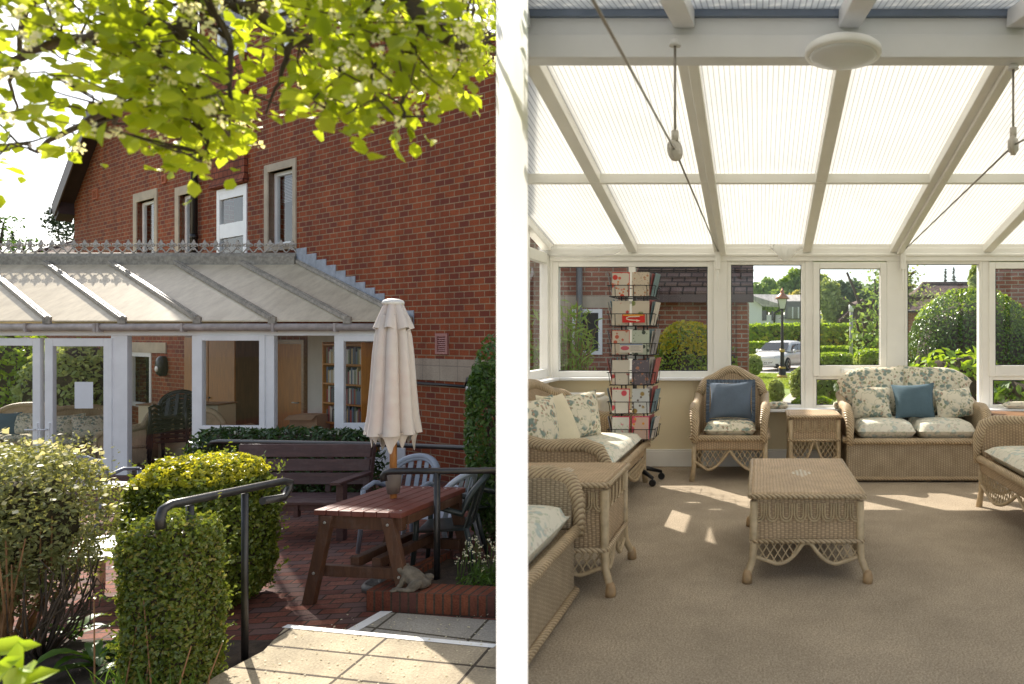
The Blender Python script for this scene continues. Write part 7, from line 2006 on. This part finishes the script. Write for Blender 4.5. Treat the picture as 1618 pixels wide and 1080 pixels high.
m = MB(); m.lathe([(.30, z1), (.20, z1 + .12), (.09, z1 + .22), (.07, z1 + .26), (.09, z1 + .30), (.03, z1 + .36), (.0, z1 + .46)], (0, 0, 0), 12); m.build('lantern_cap', plain('copper_cap', (.42, .19, .10), .45, .2, 8, .05, metal=.5), ln)

# ---------------------------------------------------------------- parked car
cc = G(1234, 583.5, ZL)
car = T('parked_car', 'silver grey hatchback parked on the drive behind the lamp post', 'car', (cc.x, 34.8, ZL + .012), R(-24))
M_carp = plain('silver_car_paint', (.74, .73, .70), .4, .03, 2, 0, metal=0, coat=.3)
M_carg = plain('dark_car_glass', (.02, .024, .028), .05, .1, 2, 0, spec=.8)
M_rub = plain('black_rubber', (.02, .02, .02), .8, .1, 8, .1)
M_alloy = plain('alloy_rim', (.45, .45, .46), .3, .08, 6, 0, metal=.8)
secs = [(-2.16, .62, .30, .62), (-2.08, .78, .22, .72), (-1.85, .86, .20, .80), (-1.3, .90, .18, .88), (-.95, .90, .18, .93), (0, .91, .18, .96), (1.2, .91, .18, .98), (1.8, .88, .20, .99), (2.08, .80, .26, .96), (2.15, .70, .34, .86)]
def cring(y, hw, zb, zt, n=24):
    r_ = []
    for k in range(n):
        a = 2 * math.pi * k / n; cx = math.copysign(abs(math.cos(a)) ** .45, math.cos(a)); sz = math.copysign(abs(math.sin(a)) ** .55, math.sin(a))
        r_.append((hw * cx, y - .10 * (1 - cx * cx) * (1 if y < -1.8 else 0), (zb + zt) / 2 + (zt - zb) / 2 * sz))
    return r_
m = MB(); m.loft([cring(*s_) for s_ in secs]); m.build('body', M_carp, car)
cab = [(-1.02, .80, .90, .93), (-.35, .70, .90, 1.33), (.0, .67, .90, 1.41), (.8, .67, .90, 1.42), (1.35, .66, .90, 1.36), (1.95, .70, .90, 1.02)]
def kring(y, hw, zb, zt, o=0): 
    b_ = .82 + o
    return [(-b_, y, zb), (-hw - o, y, zb + (zt - zb) * .80), (-hw * .8, y, zt + o), (0, y, zt + .02 + o), (hw * .8, y, zt + o), (hw + o, y, zb + (zt - zb) * .80), (b_, y, zb)]
m = MB(); m.loft([kring(*s_) for s_ in cab], closed=False, cap=False); m.build('cabin', M_carp, car, flip=False)
m = MB(); m.face([(-.74, -.955, .985), (.74, -.955, .985), (.60, -.40, 1.335), (-.60, -.40, 1.335)]); m.v = [(x, y - .03, z + .012) for x, y, z in m.v]; m.build('windscreen', M_carg, car)
m = MB(); m.face([(-.62, 1.42, 1.34), (.62, 1.42, 1.34), (.70, 1.93, 1.06), (-.70, 1.93, 1.06)]); m.v = [(x, y + .03, z + .012) for x, y, z in m.v]; m.build('rear_window', M_carg, car)
for s_ in (-1, 1):
    for ya, yb2 in ((-.70, .15), (.22, 1.25)):
        m = MB(); m.face([(s_ * .835, ya, .97), (s_ * .835, yb2, .98), (s_ * .735, min(yb2, 1.1), 1.29), (s_ * .735, max(ya + .42, -.28) if ya < 0 else ya, 1.27)]); m.build('side_window', M_carg, car)
    m = MB(); m.lathe([(.0, 0), (.09, .02), (.10, .06), (.07, .12), (.0, .13)], (s_ * .98, -.62, .93), 10, M=Matrix.Rotation(R(90), 3, 'X')); m.build('wing_mirror', M_carp, car)
    m = MB(); m.prism([(s_ * .50, -2.13, .62), (s_ * .80, -1.99, .64), (s_ * .82, -1.86, .74), (s_ * .56, -2.08, .72)], (0, -.03, 0)); m.build('headlight', plain('headlight_glass', (.60, .64, .68), .1, .05, 3, 0, metal=.3), car)
    for y in (-1.32, 1.32):
        m = MB(); Mw = Matrix.Rotation(R(90), 3, 'Y'); m.lathe([(.20, -.10), (.30, -.11), (.325, -.08), (.325, .08), (.30, .11), (.20, .10)], (s_ * .82, y, .325), 24, M=Mw); wh = m.build('wheel', M_rub, car)
        m = MB(); m.lathe([(.0, s_ * .098), (.06, s_ * .11), (.07, s_ * .085), (.19, s_ * .10), (.205, s_ * .115), (.205, s_ * .06), (.0, s_ * .06)], (s_ * .82, y, .325), 20, M=Mw); m.build('rim', M_alloy, wh)
m = MB(); m.prism([(-.44, -2.20, .40), (.44, -2.20, .40), (.56, -2.16, .66), (-.56, -2.16, .66)], (0, .06, 0)); gr = m.build('grille', M_black, car)
m = MB(); m.tube([(.10 * math.cos(2 * math.pi * k / 20), -2.215, .565 + .10 * math.sin(2 * math.pi * k / 20)) for k in range(21)], .014, 5)
for k in range(3): a = math.pi / 2 + 2 * math.pi * k / 3; m.tube([(0, -2.215, .565), (.095 * math.cos(a), -2.215, .565 + .095 * math.sin(a))], [.018, .006], 5)
m.build('emblem', M_alloy, gr)
m = MB(); m.prism([(-.80, -2.10, .20), (.80, -2.10, .20), (.72, -2.17, .36), (-.72, -2.17, .36)], (0, .10, 0)); m.build('bumper_intake', M_black, car)
m = MB(); m.box((-.26, -2.245, .36), (.26, -2.225, .47)); npn = m.build('number_plate', plain('white_plate', (.80, .80, .78), .4, .02, 5, 0), car)
m = MB()
for k, x in enumerate((-.20, -.14, -.08, -.02, .07, .13, .19)): m.box((x - .018, -2.248, .385), (x - .006, -2.2452, .445)); m.box((x + .006, -2.248, .385), (x + .018, -2.2452, .445 - .02 * (k % 2))); m.box((x - .006, -2.248, .41 + .02 * (k % 3 - 1)), (x + .006, -2.2452, .42 + .02 * (k % 3 - 1)))
m.build('plate_characters', M_black, npn)

# garden behind the garden conservatory, seen through its doors
for k, (x_, d_, w_, h_, lab) in enumerate(((10, 17.5, 1.5, 2.6, 'big green shrub seen through the left conservatory door'), (118, 17.2, 1.1, 2.3, 'leafy shrub seen through the door with the paper notice'), (-70, 18.5, 1.6, 2.9, 'tall shrub beyond the conservatory at the left edge'))):
    c = P(x_, 0, d_); shrub('garden_shrub', lab, 'shrub', (c.x, d_, ZP + h_ / 2 - .3), (w_, .8, h_ / 2 + .2), 4000, .14, M_hedge if k == 0 else M_bushg, 131 + k, 2.2, .12, .12, 3)
